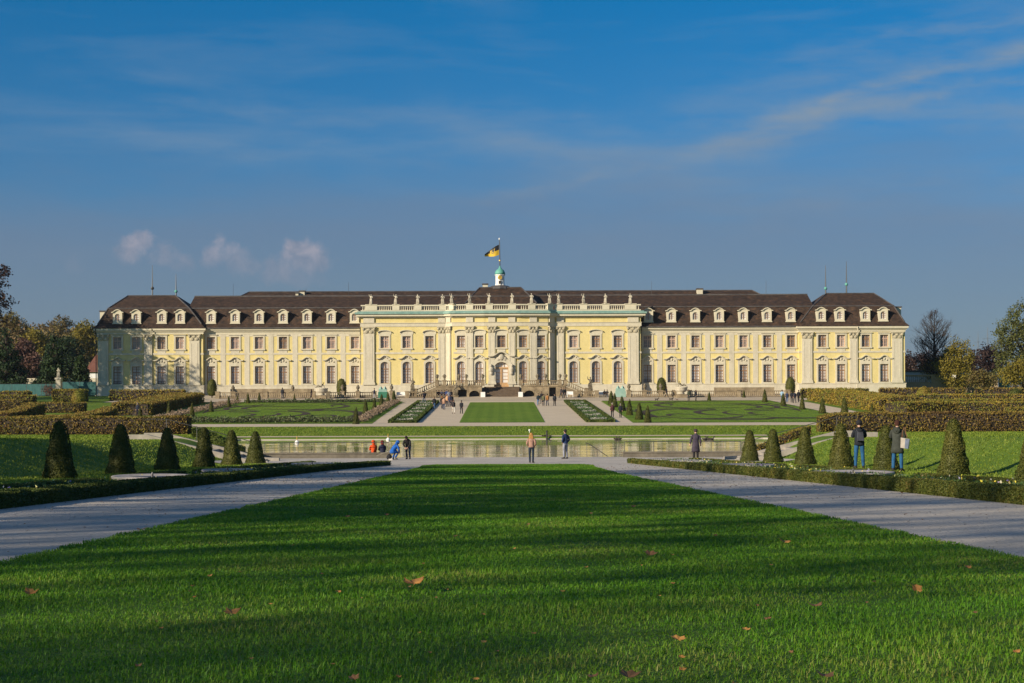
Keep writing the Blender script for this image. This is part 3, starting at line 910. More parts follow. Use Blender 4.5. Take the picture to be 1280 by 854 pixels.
m = MB(); m.T = Matrix.Translation((TX, 283.72, zt0+1.55)) @ Matrix.Rotation(math.pi/2, 4, 'X'); m.lathe([(.40, -.02), (.40, .05), (.33, .07)], (0, 0, 0), 18); m.build('clock_face', MT['gold'], tur)
m = MB(); m.box(TX-.035, TX+.035, 283.62, 283.64, zt0+1.52, zt0+1.85); m.build('clock_hand', MT['iron'], tur)
m = MB(); m.box(TX-.24, TX+.24, 283.70, 283.76, zt0+.12, zt0+1.0); m.build('turret_door', MT['iron'], tur)
def rod(px, ptop, pbase, pball, Y=286, ball_m='brightcopper', r=.05):
    x = sx(px, Y); z0 = sz(pbase, Y)-.3; z1 = sz(ptop, Y)
    m = MB()
    if pball:
        zb = sz(pball, Y); m.tube([(x,Y,z0),(x,Y,zb),(x,Y,z1)], [.14, .11, .035], 6)
    else: m.tube([(x,Y,z0),(x,Y,z1)], [.03, .02], 5)
    o = m.build('lightning_rod', MT['steel'], palace)
    if pball: m = MB(); m.ball((x, Y, zb), .30, 8, 6); m.build('rod_ball', MT[ball_m], o)
rod(191, 330, 370, 359, ball_m='iron'); rod(220.5, 341, 370, 363); rod(1032.5, 333, 370, 362); rod(1058.5, 328, 370, 357)
for px, a in ((292, 354), (383, 360), (436, 352), (815, 352), (958, 352)): rod(px, a, 369, None)
# downpipes
for x, y in ((-51.9, YW-.14), (-24.45, YW-.14), (24.25, YW-.14), (51.75, YW-.14), (-70.2, YP-.12)):
    m = MB(); m.tube([(x,y-.45,Z_EAVE-.1),(x,y-.4,Z_EAVE-.7),(x,y,Z_EAVE-1.3),(x,y,ZB)], .09, 6); m.build('downpipe', MT['iron'], palace)
for x in (sx(190.3, YP), sx(1071.5, YP)):
    m = MB(); m.tube([(x,YP-.66,Z_EAVE-.1),(x,YP-.5,Z_EAVE-.9),(x,YP-.16,Z_EAVE-1.4),(x,YP-.16,ZB)], .07, 6); m.build('downpipe', MT['trim'], palace)
# ================================================================ plants
def leaf_quads(P, Nn, size, align=.5, rng=RNG, aspect=.62):
    n = len(P)
    size = np.broadcast_to(np.asarray(size, float), (n,))
    r = rng.normal(size=(n, 3)); r /= np.linalg.norm(r, axis=1, keepdims=True)
    nn = Nn*align + r*(1-align); nn /= np.linalg.norm(nn, axis=1, keepdims=True)+1e-9
    t = rng.normal(size=(n, 3)); t -= nn*(t*nn).sum(1, keepdims=True); t /= np.linalg.norm(t, axis=1, keepdims=True)+1e-9
    b = np.cross(nn, t)
    s = (size*rng.uniform(.7, 1.3, n))[:, None]
    v = np.stack([P+t*s*.55, P+b*s*.5*aspect+nn*s*.06, P-t*s*.55, P-b*s*.5*aspect+nn*s*.06], 1).reshape(-1, 3)
    f = np.arange(4*n).reshape(-1, 4)
    return v, f

def join_np(parts):
    vs = []; fs = []; o = 0
    for v, f in parts:
        vs.append(v); fs.append(f+o); o += len(v)
    return np.concatenate(vs), np.concatenate(fs)

def lathe_np(prof, n=14):
    vs = []; fs = []
    for r, z in prof:
        for k in range(n):
            a = 2*math.pi*k/n; vs.append((r*math.cos(a), r*math.sin(a), z))
    for i in range(len(prof)-1):
        for k in range(n): fs.append((i*n+k, i*n+(k+1) % n, (i+1)*n+(k+1) % n, (i+1)*n+k))
    return np.array(vs, float), np.array(fs)

def revolve_points(prof, n, rng=RNG):
    prof = np.array(prof, float)
    seg = np.hypot(np.diff(prof[:,0]), np.diff(prof[:,1]))
    wgt = seg*(prof[:-1,0]+prof[1:,0]+.02); cdf = np.cumsum(wgt)/wgt.sum()
    i = np.searchsorted(cdf, rng.uniform(size=n)); u = rng.uniform(size=n)
    r = prof[i,0]*(1-u)+prof[i+1,0]*u; z = prof[i,1]*(1-u)+prof[i+1,1]*u
    a = rng.uniform(0, 2*math.pi, n)
    dr = prof[i+1,0]-prof[i,0]; dz = prof[i+1,1]-prof[i,1]; L = np.hypot(dr, dz)+1e-9
    nr, nz = dz/L, -dr/L
    P = np.stack([r*np.cos(a), r*np.sin(a), z], 1); Nn = np.stack([nr*np.cos(a), nr*np.sin(a), nz], 1)
    return P, Nn

def mesh_obj(name, v, f, mat, parent=None, origin=None):
    me = np_mesh(name, v, f); me.materials.append(mat)
    return link(name, me, parent, origin)

def clipped(prof, nleaf, leaf, mat, name, bump=.03):
    P, Nn = revolve_points(prof, nleaf)
    lump = np.array([mnoise.noise(Vector(p*3.1)) for p in P])
    P = P + Nn*(lump*bump + RNG.uniform(-.5, .6, len(P))*leaf*.5)[:, None]
    core = [(max(0, r-leaf*.55), z-(.0 if i == 0 else leaf*.4)) for i, (r, z) in enumerate(prof)]
    v, f = join_np([lathe_np(core), leaf_quads(P, Nn, leaf, .45)])
    me = np_mesh(name, v, f); me.materials.append(mat)
    return me

def cone_prof(h, r0, r1):
    return [(r0*.94, 0), (r0, h*.05), (r0*.85+r1*.15, h*.16), (r0*.5+r1*.5, h*.5), (r0*.18+r1*.82, h*.80), (r1*.92, h*.92), (r1*.62, h*.975), (r1*.25, h*.998), (.01, h)]
near_cones = [clipped(cone_prof(1.7, .475+.015*k, .165), 5600, .045, MT['yew'], 'topiary_cone', .06) for k in range(3)]
far_cones = [clipped(cone_prof(2.05, .46+.05*k, .10+.03*k), 1500, .10, MT['yew'], 'topiary_cone', .05) for k in range(2)]

def put_cone(me, x, y, h, base_h, label, group, wmul=1.0):
    o = link('topiary_cone', me)
    s = h/base_h
    o.location = (x, y, tz(x, y)-.02); o.scale = (s*wmul, s*wmul, s); o.rotation_euler = (0, 0, random.uniform(0, 6.28))
    return tag(o, label, 'topiary', group)
LN = [(74,73,'largest clipped yew cone, in deep shade at the left edge by the box hedge'),(151,63,'shaded clipped yew cone behind the large stone basin on the left'),
      (209,54,'shaded clipped yew cone just left of the sunlit ones on the left bank'),(255,51,'sunlit golden yew cone, third from the pond on the left'),
      (289.5,45,'sunlit yew cone, second from the pond on the left'),(319,41,'sunlit yew cone standing nearest the pond on the left')]
for i, (px, hp, lb) in enumerate(LN):
    x = -13.1; Y = x*FOC/(px-CX)
    put_cone(near_cones[i % 3], x, Y, hp*Y/FOC, 1.7, lb, 'yew cones beside the lower lawn', 1.0)
RN = [(937,40,'yew cone nearest the pond on the right, with a dark shadow at its foot'),(966,43,'yew cone in front of the stairs on the right, second from the pond'),
      (1006,48,'yew cone throwing a long shadow up the bank, third from the pond'),(1051,56,'yew cone just left of the man in the black jacket'),
      (1107,57,'yew cone half hidden behind the person with the tote bag'),(1192,71,'tall dark yew cone right of the person with the tote bag'),
      (1295,86,'yew cone cut off by the right edge of the photo')]
for i, (px, hp, lb) in enumerate(RN):
    x = 13.6; Y = x*FOC/(px-CX)
    put_cone(near_cones[(i+1) % 3], x, Y, hp*Y/FOC, 1.7, lb, 'yew cones beside the lower lawn', 1.0)
def yfar(py):        # depth on the upper garden from the row in the picture
    lo, hi = 165., 279.
    for _ in range(40):
        m_ = (lo+hi)/2
        if HY+(ZC-tz(0, m_))*FOC/m_ > py: lo = m_
        else: hi = m_
    return lo
FARC = [(445,530,22,'inner left'),(457,519,20,'inner left'),(468,514.5,18,'inner left'),(477,508.5,16.5,'inner left'),(485,505,16,'inner left'),(492.5,503,16,'inner left'),
        (240,520,18,'outer left'),(264,514,15,'outer left'),(286,508,14,'outer left'),(297,503,10,'outer left'),(310,503.5,13.5,'outer left'),
        (764,506.5,17.5,'inner right'),(768.5,510,18,'inner right'),(777.5,514.5,19,'inner right'),(786.8,520,20.5,'inner right'),(799,525.5,22,'inner right'),(809.5,529.5,22,'inner right'),
        (979,508.5,16,'outer right'),(1002.8,513.5,18,'outer right'),(1028,518.5,20,'outer right'),
        (886.5,501.8,11.5,'back right'),(930,498.2,9.5,'back right'),(956,504,16.5,'back right'),
        (324,499.5,10,'back left'),(368,500.5,9,'back left'),(1055.5,519.5,22,'hedge right'),(1090,517,12,'hedge right'),(175,521,14,'hedge left'),(211,519.5,19,'hedge left')]
rowtxt = {'inner left':'{} cone from the pond in the slim row edging the left parterre','outer left':'{} cone from the pond at the far left edge of the parterre',
          'inner right':'{} cone from the palace in the slim row edging the right parterre','outer right':'{} cone from the palace on the path side of the right parterre',
          'back right':'{} little cone from the left along the back of the right parterre','back left':'{} stubby cone from the left before the left balustrade',
          'hedge right':'{} cone from the left against the yellow hedge blocks','hedge left':'{} cone from the left before the dark hedge block'}
cnt = {}
for i, (px, py, hp, row) in enumerate(FARC):
    k = cnt.get(row, 0); cnt[row] = k+1
    Y = yfar(py); x = sx(px, Y)
    put_cone(far_cones[i % 2], x, Y, hp*Y/FOC, 2.05, rowtxt[row].format(ORD[k]), 'slim cones round the parterres', .95 if 'right' in row else .85)

# round-headed clipped trees against the palace
prof = [(.10, 0), (.62, .12), (.80, .6), (.86, 1.2), (.80, 1.9), (.62, 2.45), (.35, 2.8), (.01, 2.9)]
bigclip = clipped(prof, 2600, .11, MT['yew'], 'clipped_tree', .08)
for px, lb in ((265,'round clipped tree in front of the left pavilion corner'),(427,'round clipped tree right of the stone vase on the left'),(827,'round clipped tree left of the stone vase on the right'),(988,'round clipped tree beside the yellow hedge on the right')):
    Y = 270.2; x = sx(px, Y)
    o = link('clipped_tree', bigclip); o.location = (x, Y, tz(x, Y)+.35); o.rotation_euler = (0,0,px); o.scale = (.95,.95,.98)
    tag(o, lb, 'topiary', 'round clipped trees against the palace')
    mb = MB(); mb.tube([(0,0,-.45),(0,0,.3)], [.12,.09], 7); st = mb.build('trunk', MT['bark']); st.parent = o

# ---------------------------------------------------------------- hedges
def hedge(path, wd, h, mat, label, smin, sk, group=None, name='hedge', dens=2.3, cat='hedge', zfun=None, topvar=.09):
    """clipped hedge along a path of (x, y[, height]); leaf size grows with distance from the viewer"""
    pts = np.array([(p[0], p[1]) for p in path], float)
    hs = np.array([p[2] if len(p) > 2 else h for p in path], float)
    L = np.concatenate([[0], np.cumsum(np.hypot(*np.diff(pts, axis=0).T))])
    total = L[-1]
    def at(s):
        x = np.interp(s, L, pts[:,0]); y = np.interp(s, L, pts[:,1]); hh = np.interp(s, L, hs)
        i = np.clip(np.searchsorted(L, s, 'right')-1, 0, len(L)-2)
        d = (pts[i+1]-pts[i])/(L[i+1]-L[i])[..., None]
        return x, y, hh, d
    area = total*(2*hs.mean()+wd)+2*wd*hs.mean()
    n = int(min(260000, area*dens/(smin*smin)))
    s = RNG.uniform(0, total, n); x, y, hh, d = at(s)
    leaf = np.maximum(smin, sk*np.hypot(x, y))
    keep = RNG.uniform(size=n) < (smin/leaf)**2
    s, x, y, hh, d, leaf = s[keep], x[keep], y[keep], hh[keep], d[keep], leaf[keep]
    n = len(s); nx, ny = d[:,1], -d[:,0]
    face = RNG.uniform(0, (2*hh+wd), n)
    z0 = terrain(x, y)
    lat = np.where(face < hh, wd/2, np.where(face < 2*hh, -wd/2, RNG.uniform(-wd/2, wd/2, n)))
    vert = np.where(face < 2*hh, RNG.uniform(0, 1, n)*hh, hh)
    ends = RNG.uniform(size=n) < (2*wd*hh/(total*(2*hh+wd)+2*wd*hh))
    e = np.where(RNG.uniform(size=n) < .5, 0.0, total)
    xe, ye, he, de = at(np.where(ends, e, s))
    x = np.where(ends, xe, x); y = np.where(ends, ye, y)
    lat = np.where(ends, RNG.uniform(-wd/2, wd/2, n), lat); vert = np.where(ends, RNG.uniform(0, 1, n)*he, vert)
    P = np.stack([x+nx*lat, y+ny*lat, terrain(x, y)+vert], 1)
    top = (face >= 2*hh) & ~ends
    Nn = np.stack([np.where(top, 0, np.where(ends, d[:,0]*np.where(e > 0, 1, -1), nx*np.sign(lat))),
                   np.where(top, 0, np.where(ends, d[:,1]*np.where(e > 0, 1, -1), ny*np.sign(lat))), np.where(top, 1.0, 0.0)], 1)
    if h < .4: topvar = .025
    lump = np.array([mnoise.noise(Vector((p[0]*1.3/ (h+.3), p[1]*1.3/(h+.3), p[2]*1.8/(h+.3)))) for p in P])
    P = P + Nn*(lump*topvar + RNG.uniform(-1.2, 1.0, n)*leaf*(.6 if h > .4 else .35))[:, None]
    lv = leaf_quads(P, Nn, leaf, .35)
    # solid inside
    m_ = max(2, int(total/1.5)); ss = np.linspace(0, total, m_+1); x, y, hh, d = at(ss)
    nx, ny = d[:,1], -d[:,0]; z0 = terrain(x, y); w2 = wd/2*.86; cv = []
    for i in range(m_+1):
        for a, zz in ((w2, -.1), (w2, hh[i]-.05*h), (-w2, hh[i]-.05*h), (-w2, -.1)):
            cv.append((x[i]+nx[i]*a, y[i]+ny[i]*a, z0[i]+zz))
    cf = []
    for i in range(m_):
        for k in range(4): cf.append((4*i+k, 4*i+(k+1) % 4, 4*i+4+(k+1) % 4, 4*i+4+k))
    cf += [(0,1,2,3), (4*m_, 4*m_+1, 4*m_+2, 4*m_+3)]
    v, f = join_np([(np.array(cv), np.array(cf)), lv])
    o = mesh_obj(name, v, f, mat)
    o.data.materials.append(MT['bark'] if mat.name.find('box') < 0 else mat)  # box aside, dark twig bark colour also puts shade into the leaf gaps
    mi = np.zeros(len(f), np.int32); mi[:len(cf)] = 1; o.data.polygons.foreach_set('material_index', mi)
    return tag(o, label, cat, group)

hedge([(-6.95,14),(-6.95,30),(-6.75,60),(-6.1,78),(-5.75,80)], .44, .235, MT['box'], 'low dark box hedge along the left path', .030, .0009)
hedge([(7.35,14),(7.3,50),(7.2,89)], .44, .245, MT['boxbrown'], 'low yellowing box hedge along the right path', .030, .0009)
hedge([(-9.2,18),(-9.2,36.2)], .45, .20, MT['box'], 'second low box hedge on the left, ending at the large stone basin', .032, .0009)
hedge([(-9.6,40),(-9.6,47.6)], .42, .20, MT['box'], 'short box hedge between the first two stone basins on the left', .032, .0009)
hedge([(-9.6,50.6),(-9.5,80)], .42, .18, MT['box'], 'box hedge behind the two farther stone basins on the left', .04, .0009)
hedge([(10.3,18),(10.3,39.2)], .45, .21, MT['boxbrown'], 'second low box hedge on the right, ending at the large stone basin', .032, .0009)
hedge([(10.5,43),(10.5,56)], .42, .20, MT['boxbrown'], 'short box hedge behind the nearest two stone basins on the right', .032, .0009)
hedge([(10.5,60),(10.5,88)], .42, .18, MT['boxbrown'], 'box hedge behind the farther stone basins on the right', .04, .0009)
hedge([(-64,105.5),(-20.6,105.5)], 1.5, 1.15, MT['beech'], 'long brown hornbeam hedge at the top of the left grass bank', .085, .0010, dens=2.2)
hedge([(20.9,105.5,1.0),(22,105.5,1.25),(64,105.5,1.28)], 1.5, 1.28, MT['beech'], 'long brown hornbeam hedge at the top of the right grass bank', .085, .0010, dens=2.2)
hedge([(15.6,98.0),(18.5,98.4),(18.9,98.5)], .8, .55, MT['beech'], 'low red brown shrubs between the right stairs and the pond', .07, .0010)
hedge([(-18.9,98.5),(-18.5,98.4),(-15.8,98)], .8, .55, MT['box'], 'low dark shrubs between the left stairs and the pond', .07, .0010)
# maze of clipped hedges, left
hedge([(-39,132,1.0),(-46.5,190,1.7)], 1.6, 1.4, MT['beech'], 'dark sloping hedge running back behind the long left hedge', .14, .0009)
hedge([(-47.5,205,1.55),(-49.0,250,1.5)], 5.0, 1.5, MT['beech'], 'broad hornbeam block beside the outer path on the left', .17, .0009)
hedge([(-100,160),(-54,160)], 2.5, 1.8, MT['beechgreen'], 'yellow hornbeam hedge at the far left above the long brown hedge', .15, .0009)
hedge([(-100,185),(-66,185)], 2.5, 1.5, MT['beech'], 'rust coloured hedge row behind the yellow one on the left', .16, .0009)
hedge([(-105,258),(-76,258)], 2.0, 1.6, MT['beechyellow'], 'mottled hedge below the teal fence on the left', .20, .0009)
hedge([(-71.5,256),(-66.5,256)], 3.0, 1.9, MT['beechgreen'], 'square green hedge block before the left pavilion', .20, .0009)
hedge([(-63.5,260),(-51.5,260)], 1.6, 1.7, MT['beechyellow'], 'thin yellow hedge row at the foot of the left pavilion', .20, .0009)
hedge([(-62,215),(-56,215)], 2.2, 1.3, MT['beech'], 'small reddish hedge block between the hedge rows on the left', .17, .0009)
hedge([(-102,222),(-66,222)], 2.2, 1.5, MT['beech'], 'brown hedge row in the middle of the left hedge maze', .18, .0009)
hedge([(-102,240),(-70,240)], 2.2, 1.5, MT['beechyellow'], 'yellowish hedge row in the back of the left hedge maze', .19, .0009)
hedge([(-54,172,1.5),(-58,200,1.9)], 1.8, 1.7, MT['beech'], 'dark hedge running back between the yellow row and the broad block', .16, .0009)
# maze, right
hedge([(58,216),(100,216)], 2.2, 1.3, MT['beechgreen'], 'brown hedge row in the middle of the right hedge maze', .18, .0009)
hedge([(60,236),(104,236)], 2.2, 1.3, MT['beechyellow'], 'yellowish hedge row in the back of the right hedge maze', .19, .0009)
hedge([(51.6,206,1.8),(51.2,252,1.7)], 6.2, 1.7, MT['beechyellow'], 'golden hornbeam block beside the outer path on the right', .17, .0009)
hedge([(48.6,200.5),(52.0,200.5)], 2.4, 2.25, MT['beech'], 'dark red end of the hedge block beside the small green cone', .17, .0009)
hedge([(44.6,181,2.3),(51,184,2.2)], 4.5, 2.2, MT['beechgreen'], 'yellow green hedge block behind the long right hedge', .16, .0009)
hedge([(52.5,166,1.7),(64,166,1.6)], 2.2, 1.6, MT['beechgreen'], 'lower olive hedge step in the right hedge maze', .15, .0009)
hedge([(53,198,1.6),(100,198,1.7)], 2.5, 1.7, MT['beechyellow'], 'long yellow hedge at the right edge behind the brown hedge', .16, .0009)
hedge([(61,258),(74.5,258)], 1.8, 1.6, MT['beech'], 'mottled hedge screen at the foot of the right pavilion', .20, .0009)
hedge([(76.5,258),(84,258)], 1.8, 1.6, MT['beech'], 'hedge screen with thin gaps left of the lamp post', .20, .0009)
hedge([(75.0+4.5*2.2,256),(104,256)], 1.8, 1.6, MT['beechyellow'], 'hedge screen right of the lamp post with a dark opening', .20, .0009)
hedge([(49,262),(60,262)], 1.2, 1.5, MT['beechgreen'], 'narrow green hedge before the base of the right pavilion', .20, .0009)
bushm = clipped([(.3,0),(1.0,.2),(1.15,.8),(.95,1.5),(.5,1.95),(.01,2.1)], 1500, .17, MT['beechgreen'], 'bush', .2)
for x, y, lb in ((-66.0,250,'loose green bush beside the square hedge block'),(66.5,252,'loose green bush in front of the right hedge screen')):
    o = link('bush', bushm); o.location = (x, y, tz(x, y)); tag(o, lb, 'bush')
darkb = clipped([(.4,0),(1.1,.3),(1.1,.9),(.7,1.4),(.01,1.6)], 900, .16, MT['yew'], 'bush', .15)
for x, y, lb in ((83.0-.6,256.5,'small round dark bush by the lamp post'),(57.0,205,'low dark juniper spreading between the hedge blocks')):
    o = link('bush', darkb); o.location = (x, y, tz(x, y)); tag(o, lb, 'bush')

# ---------------------------------------------------------------- bedding and parterre
MT['bedleaf'] = leafmat('bedding_leaves', [(.03, .07, .02), (.06, .12, .03), (.10, .15, .05), (.05, .10, .05)], scale=2)
MT['cabbage'] = leafmat('ornamental_cabbage', [(.03, .045, .015), (.07, .06, .03), (.10, .13, .05), (.16, .20, .09), (.06, .05, .03)], scale=1.2, pos_w=.3)
MT['fluff'] = leafmat('faded_grass_plumes', [(.18, .13, .08), (.30, .22, .15), (.38, .28, .20)], scale=1)
MT['petal'] = leafmat('flower_petals', [(.75, .55, .03), (.75, .70, .10), (.70, .70, .66), (.75, .60, .02), (.20, .12, .45), (.72, .72, .68)], scale=3, pos_w=.15)
MT['whitepetal'] = leafmat('white_bedding', [(.10, .14, .06), (.40, .38, .32), (.55, .52, .46), (.14, .17, .08)], scale=2, pos_w=.2)
def scatter_strip(name, x0, x1, y0, y1, n, hgt, size, mat, label, align=.3):
    x = RNG.uniform(x0, x1, n); y = RNG.uniform(y0, y1, n)
    cl = np.array([mnoise.noise(Vector((a*1.1, b*1.1, 3.7))) for a, b in zip(x, y)])
    z = terrain(x, y) + .04 + RNG.uniform(0, 1, n)**.6*hgt*(.65+.7*np.clip(cl+.3, 0, 1))
    P = np.stack([x, y, z], 1); Nn = np.tile(np.array([[0, -.4, .9]]), (n, 1))
    v, f = leaf_quads(P, Nn, size, align)
    return tag(mesh_obj(name, v, f, mat), label, kind='stuff')
scatter_strip('bedding_leaves', -8.9, -7.2, 12, 79, 9000, .16, .06, MT['bedleaf'], 'low green bedding plants between the left box hedges')
scatter_strip('bedding_leaves', 7.6, 10.0, 12, 89, 11000, .18, .06, MT['bedleaf'], 'low green bedding plants between the right box hedges')
scatter_strip('bedding_flowers', -8.8, -7.3, 14, 60, 260, .24, .055, MT['petal'], 'sparse yellow pansies between the left box hedges')
scatter_strip('bedding_flowers', 7.7, 9.9, 14, 80, 700, .26, .06, MT['petal'], 'white and yellow pansies between the right box hedges')
scatter_strip('flower_border', -40, -17, 184.0, 187.6, 5200, .60, .22, MT['cabbage'], 'border of ornamental cabbages along the front of the left parterre')
scatter_strip('flower_border', -40, -17.5, 248.3, 250.6, 3200, .45, .24, MT['cabbage'], 'border of dark bedding along the back of the left parterre')
scatter_strip('plume_border', -17.0, -15.7, 184, 249, 5200, .55, .20, MT['fluff'], 'faded grass plumes between the cones of the left parterre')
scatter_strip('plume_border', -42.0, -40.4, 184, 249, 4600, .55, .20, MT['fluff'], 'faded grass plumes along the outer edge of the left parterre')
for s_ in (-1, 1):
    sd = 'left' if s_ < 0 else 'right'
    xa, xb = sorted((s_*10.2, s_*12.5))
    scatter_strip('bed_leaves', xa, xb, 184, 247, 5200, .22, .16, MT['bedleaf'], 'green bedding plants in the long %s flower bed' % sd)
    for k in range(6):
        y = 186.5+10.6*k
        scatter_strip('bed_flowers', xa+.2, xb-.2, y, y+2.6, 260, .30, .16, MT['whitepetal'], '%s row of white flowers from the pond in the %s bed' % (ORD[k], sd))
    strip('bed_soil', [(xa-.3,183),(xa-.3,248)], [(xb+.3,183),(xb+.3,248)], .034, MT['soil'], n=20, m=2)
    t = thing('bed_edging', 'dark clipped edging framing the long flower bed on the %s' % sd, 'hedge', (s_*11.35, 183, tz(11, 183)))
    for a, b_ in (((xa-.3,183),(xa-.3,248)),((xb+.3,183),(xb+.3,248)),((xa-.1,183.1),(xb+.1,183.1)),((xa-.1,247.9),(xb+.1,247.9))):
        o = hedge([a, b_], .38, .32, MT['box'], None, .13, .0007, name='edging', cat=None)
        o.parent = t; o.location = -Vector(t.location)

SP = []
mb = MB()
def scroll(cx, cy, rx, ry, a0, a1, w, sgn):
    n_ = 60; vs = []
    for i in range(n_+1):
        u = i/n_; a = R(a0+(a1-a0)*u); ww = w*math.sin(math.pi*u)**.7*(.35+.65*u)*1.35+.06
        for q in np.linspace(-.5, .5, 7):
            SP.append((sgn*(cx+(rx+q*ww)*math.cos(a)), cy+(ry+q*ww*1.8)*math.sin(a)))
        for q in (-.5, .5):
            x = sgn*(cx+(rx+q*ww)*math.cos(a)); y = cy+(ry+q*ww*1.8)*math.sin(a)
            vs.append((x, y, tz(x, y)+.052))
    mb.add(vs, [(2*i, 2*i+1, 2*i+3, 2*i+2) if sgn > 0 else (2*i, 2*i+2, 2*i+3, 2*i+1) for i in range(n_)])
SCR = [(24.5,205,6.2,14,70,215,1.6),(24.5,205,6.2,14,-150,-30,1.0),(29,207,3.6,8,60,250,1.0),(31,206,2.2,6,100,300,.8),(33.5,205,1.6,4,80,260,.7),
       (33,228,6,11,-60,90,1.2),(33,228,3.6,7,-80,70,.9),(27,232,4.5,9,100,260,1.0),(22,236,3,7,-40,140,.8),(37,214,2.6,8,-30,120,.8),
       (36,198,4,6,180,330,.8),(28,192,5,4,190,330,.7),(21,193,3.4,5,60,200,.8),(19.5,218,2.4,10,100,260,.7),(30,243,6,4,20,160,.8),(38,240,2,5,160,330,.7),(24,246,3,3,200,340,.6),(27,219,2.2,2.6,0,350,1.1),(35,216,1.8,2,0,350,.9)]
SCR += [(20,208,2,16,100,250,.7),(39,226,1.4,14,-80,80,.6),(30,188,8,3,20,160,.6),(26,226,9,4,200,330,.6),(32,236,5,3,180,340,.6),(22.5,200,1.6,4,0,200,.8),(34.5,190,3,3,20,170,.6)]
for a in SCR:
    scroll(*a, 1); scroll(*a, -1)
tag(mb.build('parterre_scrolls', MT['soil']), kind='structure')
SG = np.zeros((500, 400), bool)
for a, b in SP: SG[int((a+50)/.2), int((b-180)/.2)] = True
SG = SG | np.roll(SG, 1, 1) | np.roll(SG, -1, 1)
def offscroll(x, y): return ~SG[np.clip(((x+50)/.2).astype(int), 0, 499), np.clip(((y-180)/.2).astype(int), 0, 399)]

# ---------------------------------------------------------------- grass of the front lawn (blades)
def grass(y0, y1, dens, wd, hmin, hmax, x0=None, x1=None):
    area = (y1-y0)*7.4; n = int(area*dens)
    y = RNG.uniform(y0, y1, n)
    xl = lawn_x(y, -1); xr = lawn_x(y, 1)
    rag = np.array([mnoise.noise(Vector((0, v*1.7, 0)))*.10+mnoise.noise(Vector((5, v*6, 0)))*.05 for v in y])
    x = xl-.04-rag*.8 + (xr-xl+.08+rag*1.6)*RNG.uniform(size=n)
    edge = np.minimum(x-xl, xr-x)
    z = terrain(x, y)+.045
    h = RNG.uniform(hmin, hmax, n)*(.75+.6*np.array([mnoise.noise(Vector((a*.9, b*.9, 1)))+.5 for a, b in zip(x, y)]))
    a = RNG.uniform(0, 2*math.pi, n); lean = RNG.uniform(.25, 1.3, n)*h; b = a+RNG.uniform(-.6, .6, n)
    wv = RNG.uniform(.6, 1.3, n)*wd
    P = np.stack([x, y, z], 1)
    side = np.stack([np.cos(a+1.57), np.sin(a+1.57), 0*a], 1)*wv[:, None]*.5
    mid = P+np.stack([np.cos(a)*lean*.3, np.sin(a)*lean*.3, h*.55], 1)
    tip = P+np.stack([np.cos(b)*lean, np.sin(b)*lean, h*(1-.40*lean/h)], 1)
    v = np.stack([P-side, P+side, mid+side*.8, mid-side*.8, tip+side*.08, tip-side*.08], 1).reshape(-1, 3)
    i = np.arange(n)[:, None]*6
    f = np.concatenate([i+np.array([[0,1,2,3]]), i+np.array([[3,2,4,5]])])
    return v, f
MT['blade'] = leafmat('grass_blades', [(.038, .145, .007), (.076, .22, .010), (.12, .275, .016), (.18, .29, .028), (.31, .29, .085)], scale=.8, trans=.35, rough=.5, pos_w=.45)
GR = [grass(4.2, 8, 4200, .0040, .016, .038), grass(8, 12, 3700, .0052, .016, .038), grass(12, 20, 2100, .0075, .017, .038), grass(20, 36, 850, .012, .018, .040),
      grass(36, 58, 330, .020, .025, .05), grass(58, 80.2, 220, .026, .028, .055)]
v, f = join_np(GR)
tag(mesh_obj('grass', v, f, MT['blade']), 'green grass blades of the front lawn', kind='stuff')

# short turf on the banks and upper lawns (tufts, coarser with distance)
MT['turf'] = leafmat('turf_tufts', [(.115, .19, .018), (.165, .245, .025), (.22, .28, .036), (.26, .26, .05)], scale=.35, trans=.35, rough=.6, pos_w=.45)
def tufts(name, label, n, sampler, wd, hh, mat='turf'):
    x, y = sampler(n); n = len(x)
    z = terrain(x, y)+.0
    h = hh*RNG.uniform(.6, 1.3, n); a = RNG.uniform(0, 2*math.pi, n); w_ = wd*RNG.uniform(.7, 1.3, n)*np.clip(y/60, .6, 4)
    sd = np.stack([np.cos(a), np.sin(a), 0*a], 1)*w_[:, None]*.5
    lean = np.stack([RNG.normal(size=n)*.5*h, RNG.normal(size=n)*.5*h, h], 1)
    P = np.stack([x, y, z], 1)
    v = np.stack([P-sd, P+sd, P+sd*.5+lean, P-sd*.5+lean], 1).reshape(-1, 3)
    f = np.arange(4*n).reshape(-1, 4)
    return tag(mesh_obj(name, v, f, MT[mat]), label, kind='stuff')
def box_s(x0, x1, y0, y1, ok=None):
    def f(n):
        x = RNG.uniform(x0, x1, n); y = RNG.uniform(y0, y1, n)
        if ok is not None: k = ok(x, y); x, y = x[k], y[k]
        return x, y
    return f
def okbank(x, y):
    a = np.abs(x); xin = np.where(x < 0, 9.9, 10.8)
    stair = (y > 90.0) & (y < 95.4) & (a > 13) & (a < 21.5)
    plaza = (y > 83.8) & (a < 15.6)
    return (a > xin) & ~stair & ~plaza & ~((y > 95) & in_pond(x*.94, y*.995)) & (a < 3+.36*y)
tufts('turf', 'short grass of the banks beside the lower lawn', 420000, box_s(-48, 48, 18, 107, okbank), .040, .045)
def okside(x, y): return ~in_pond(x*.92, 127+(y-127)*.92) & (np.abs(x) < 62)
tufts('turf', 'grass of the slopes round the pond', 130000, box_s(-62, 62, 107, 155.5, lambda x, y: okside(x, y) & (y < 152) & (np.abs(x) > 27.5)), .045, .05)
tufts('turf', 'grass strip along the far side of the pond', 60000, box_s(-62, 62, 155, 163.4), .035, .05)
tufts('turf', 'mown grass of the central upper lawn', 26000, box_s(-4.8, 4.9, 183.3, 246.4), .035, .04)
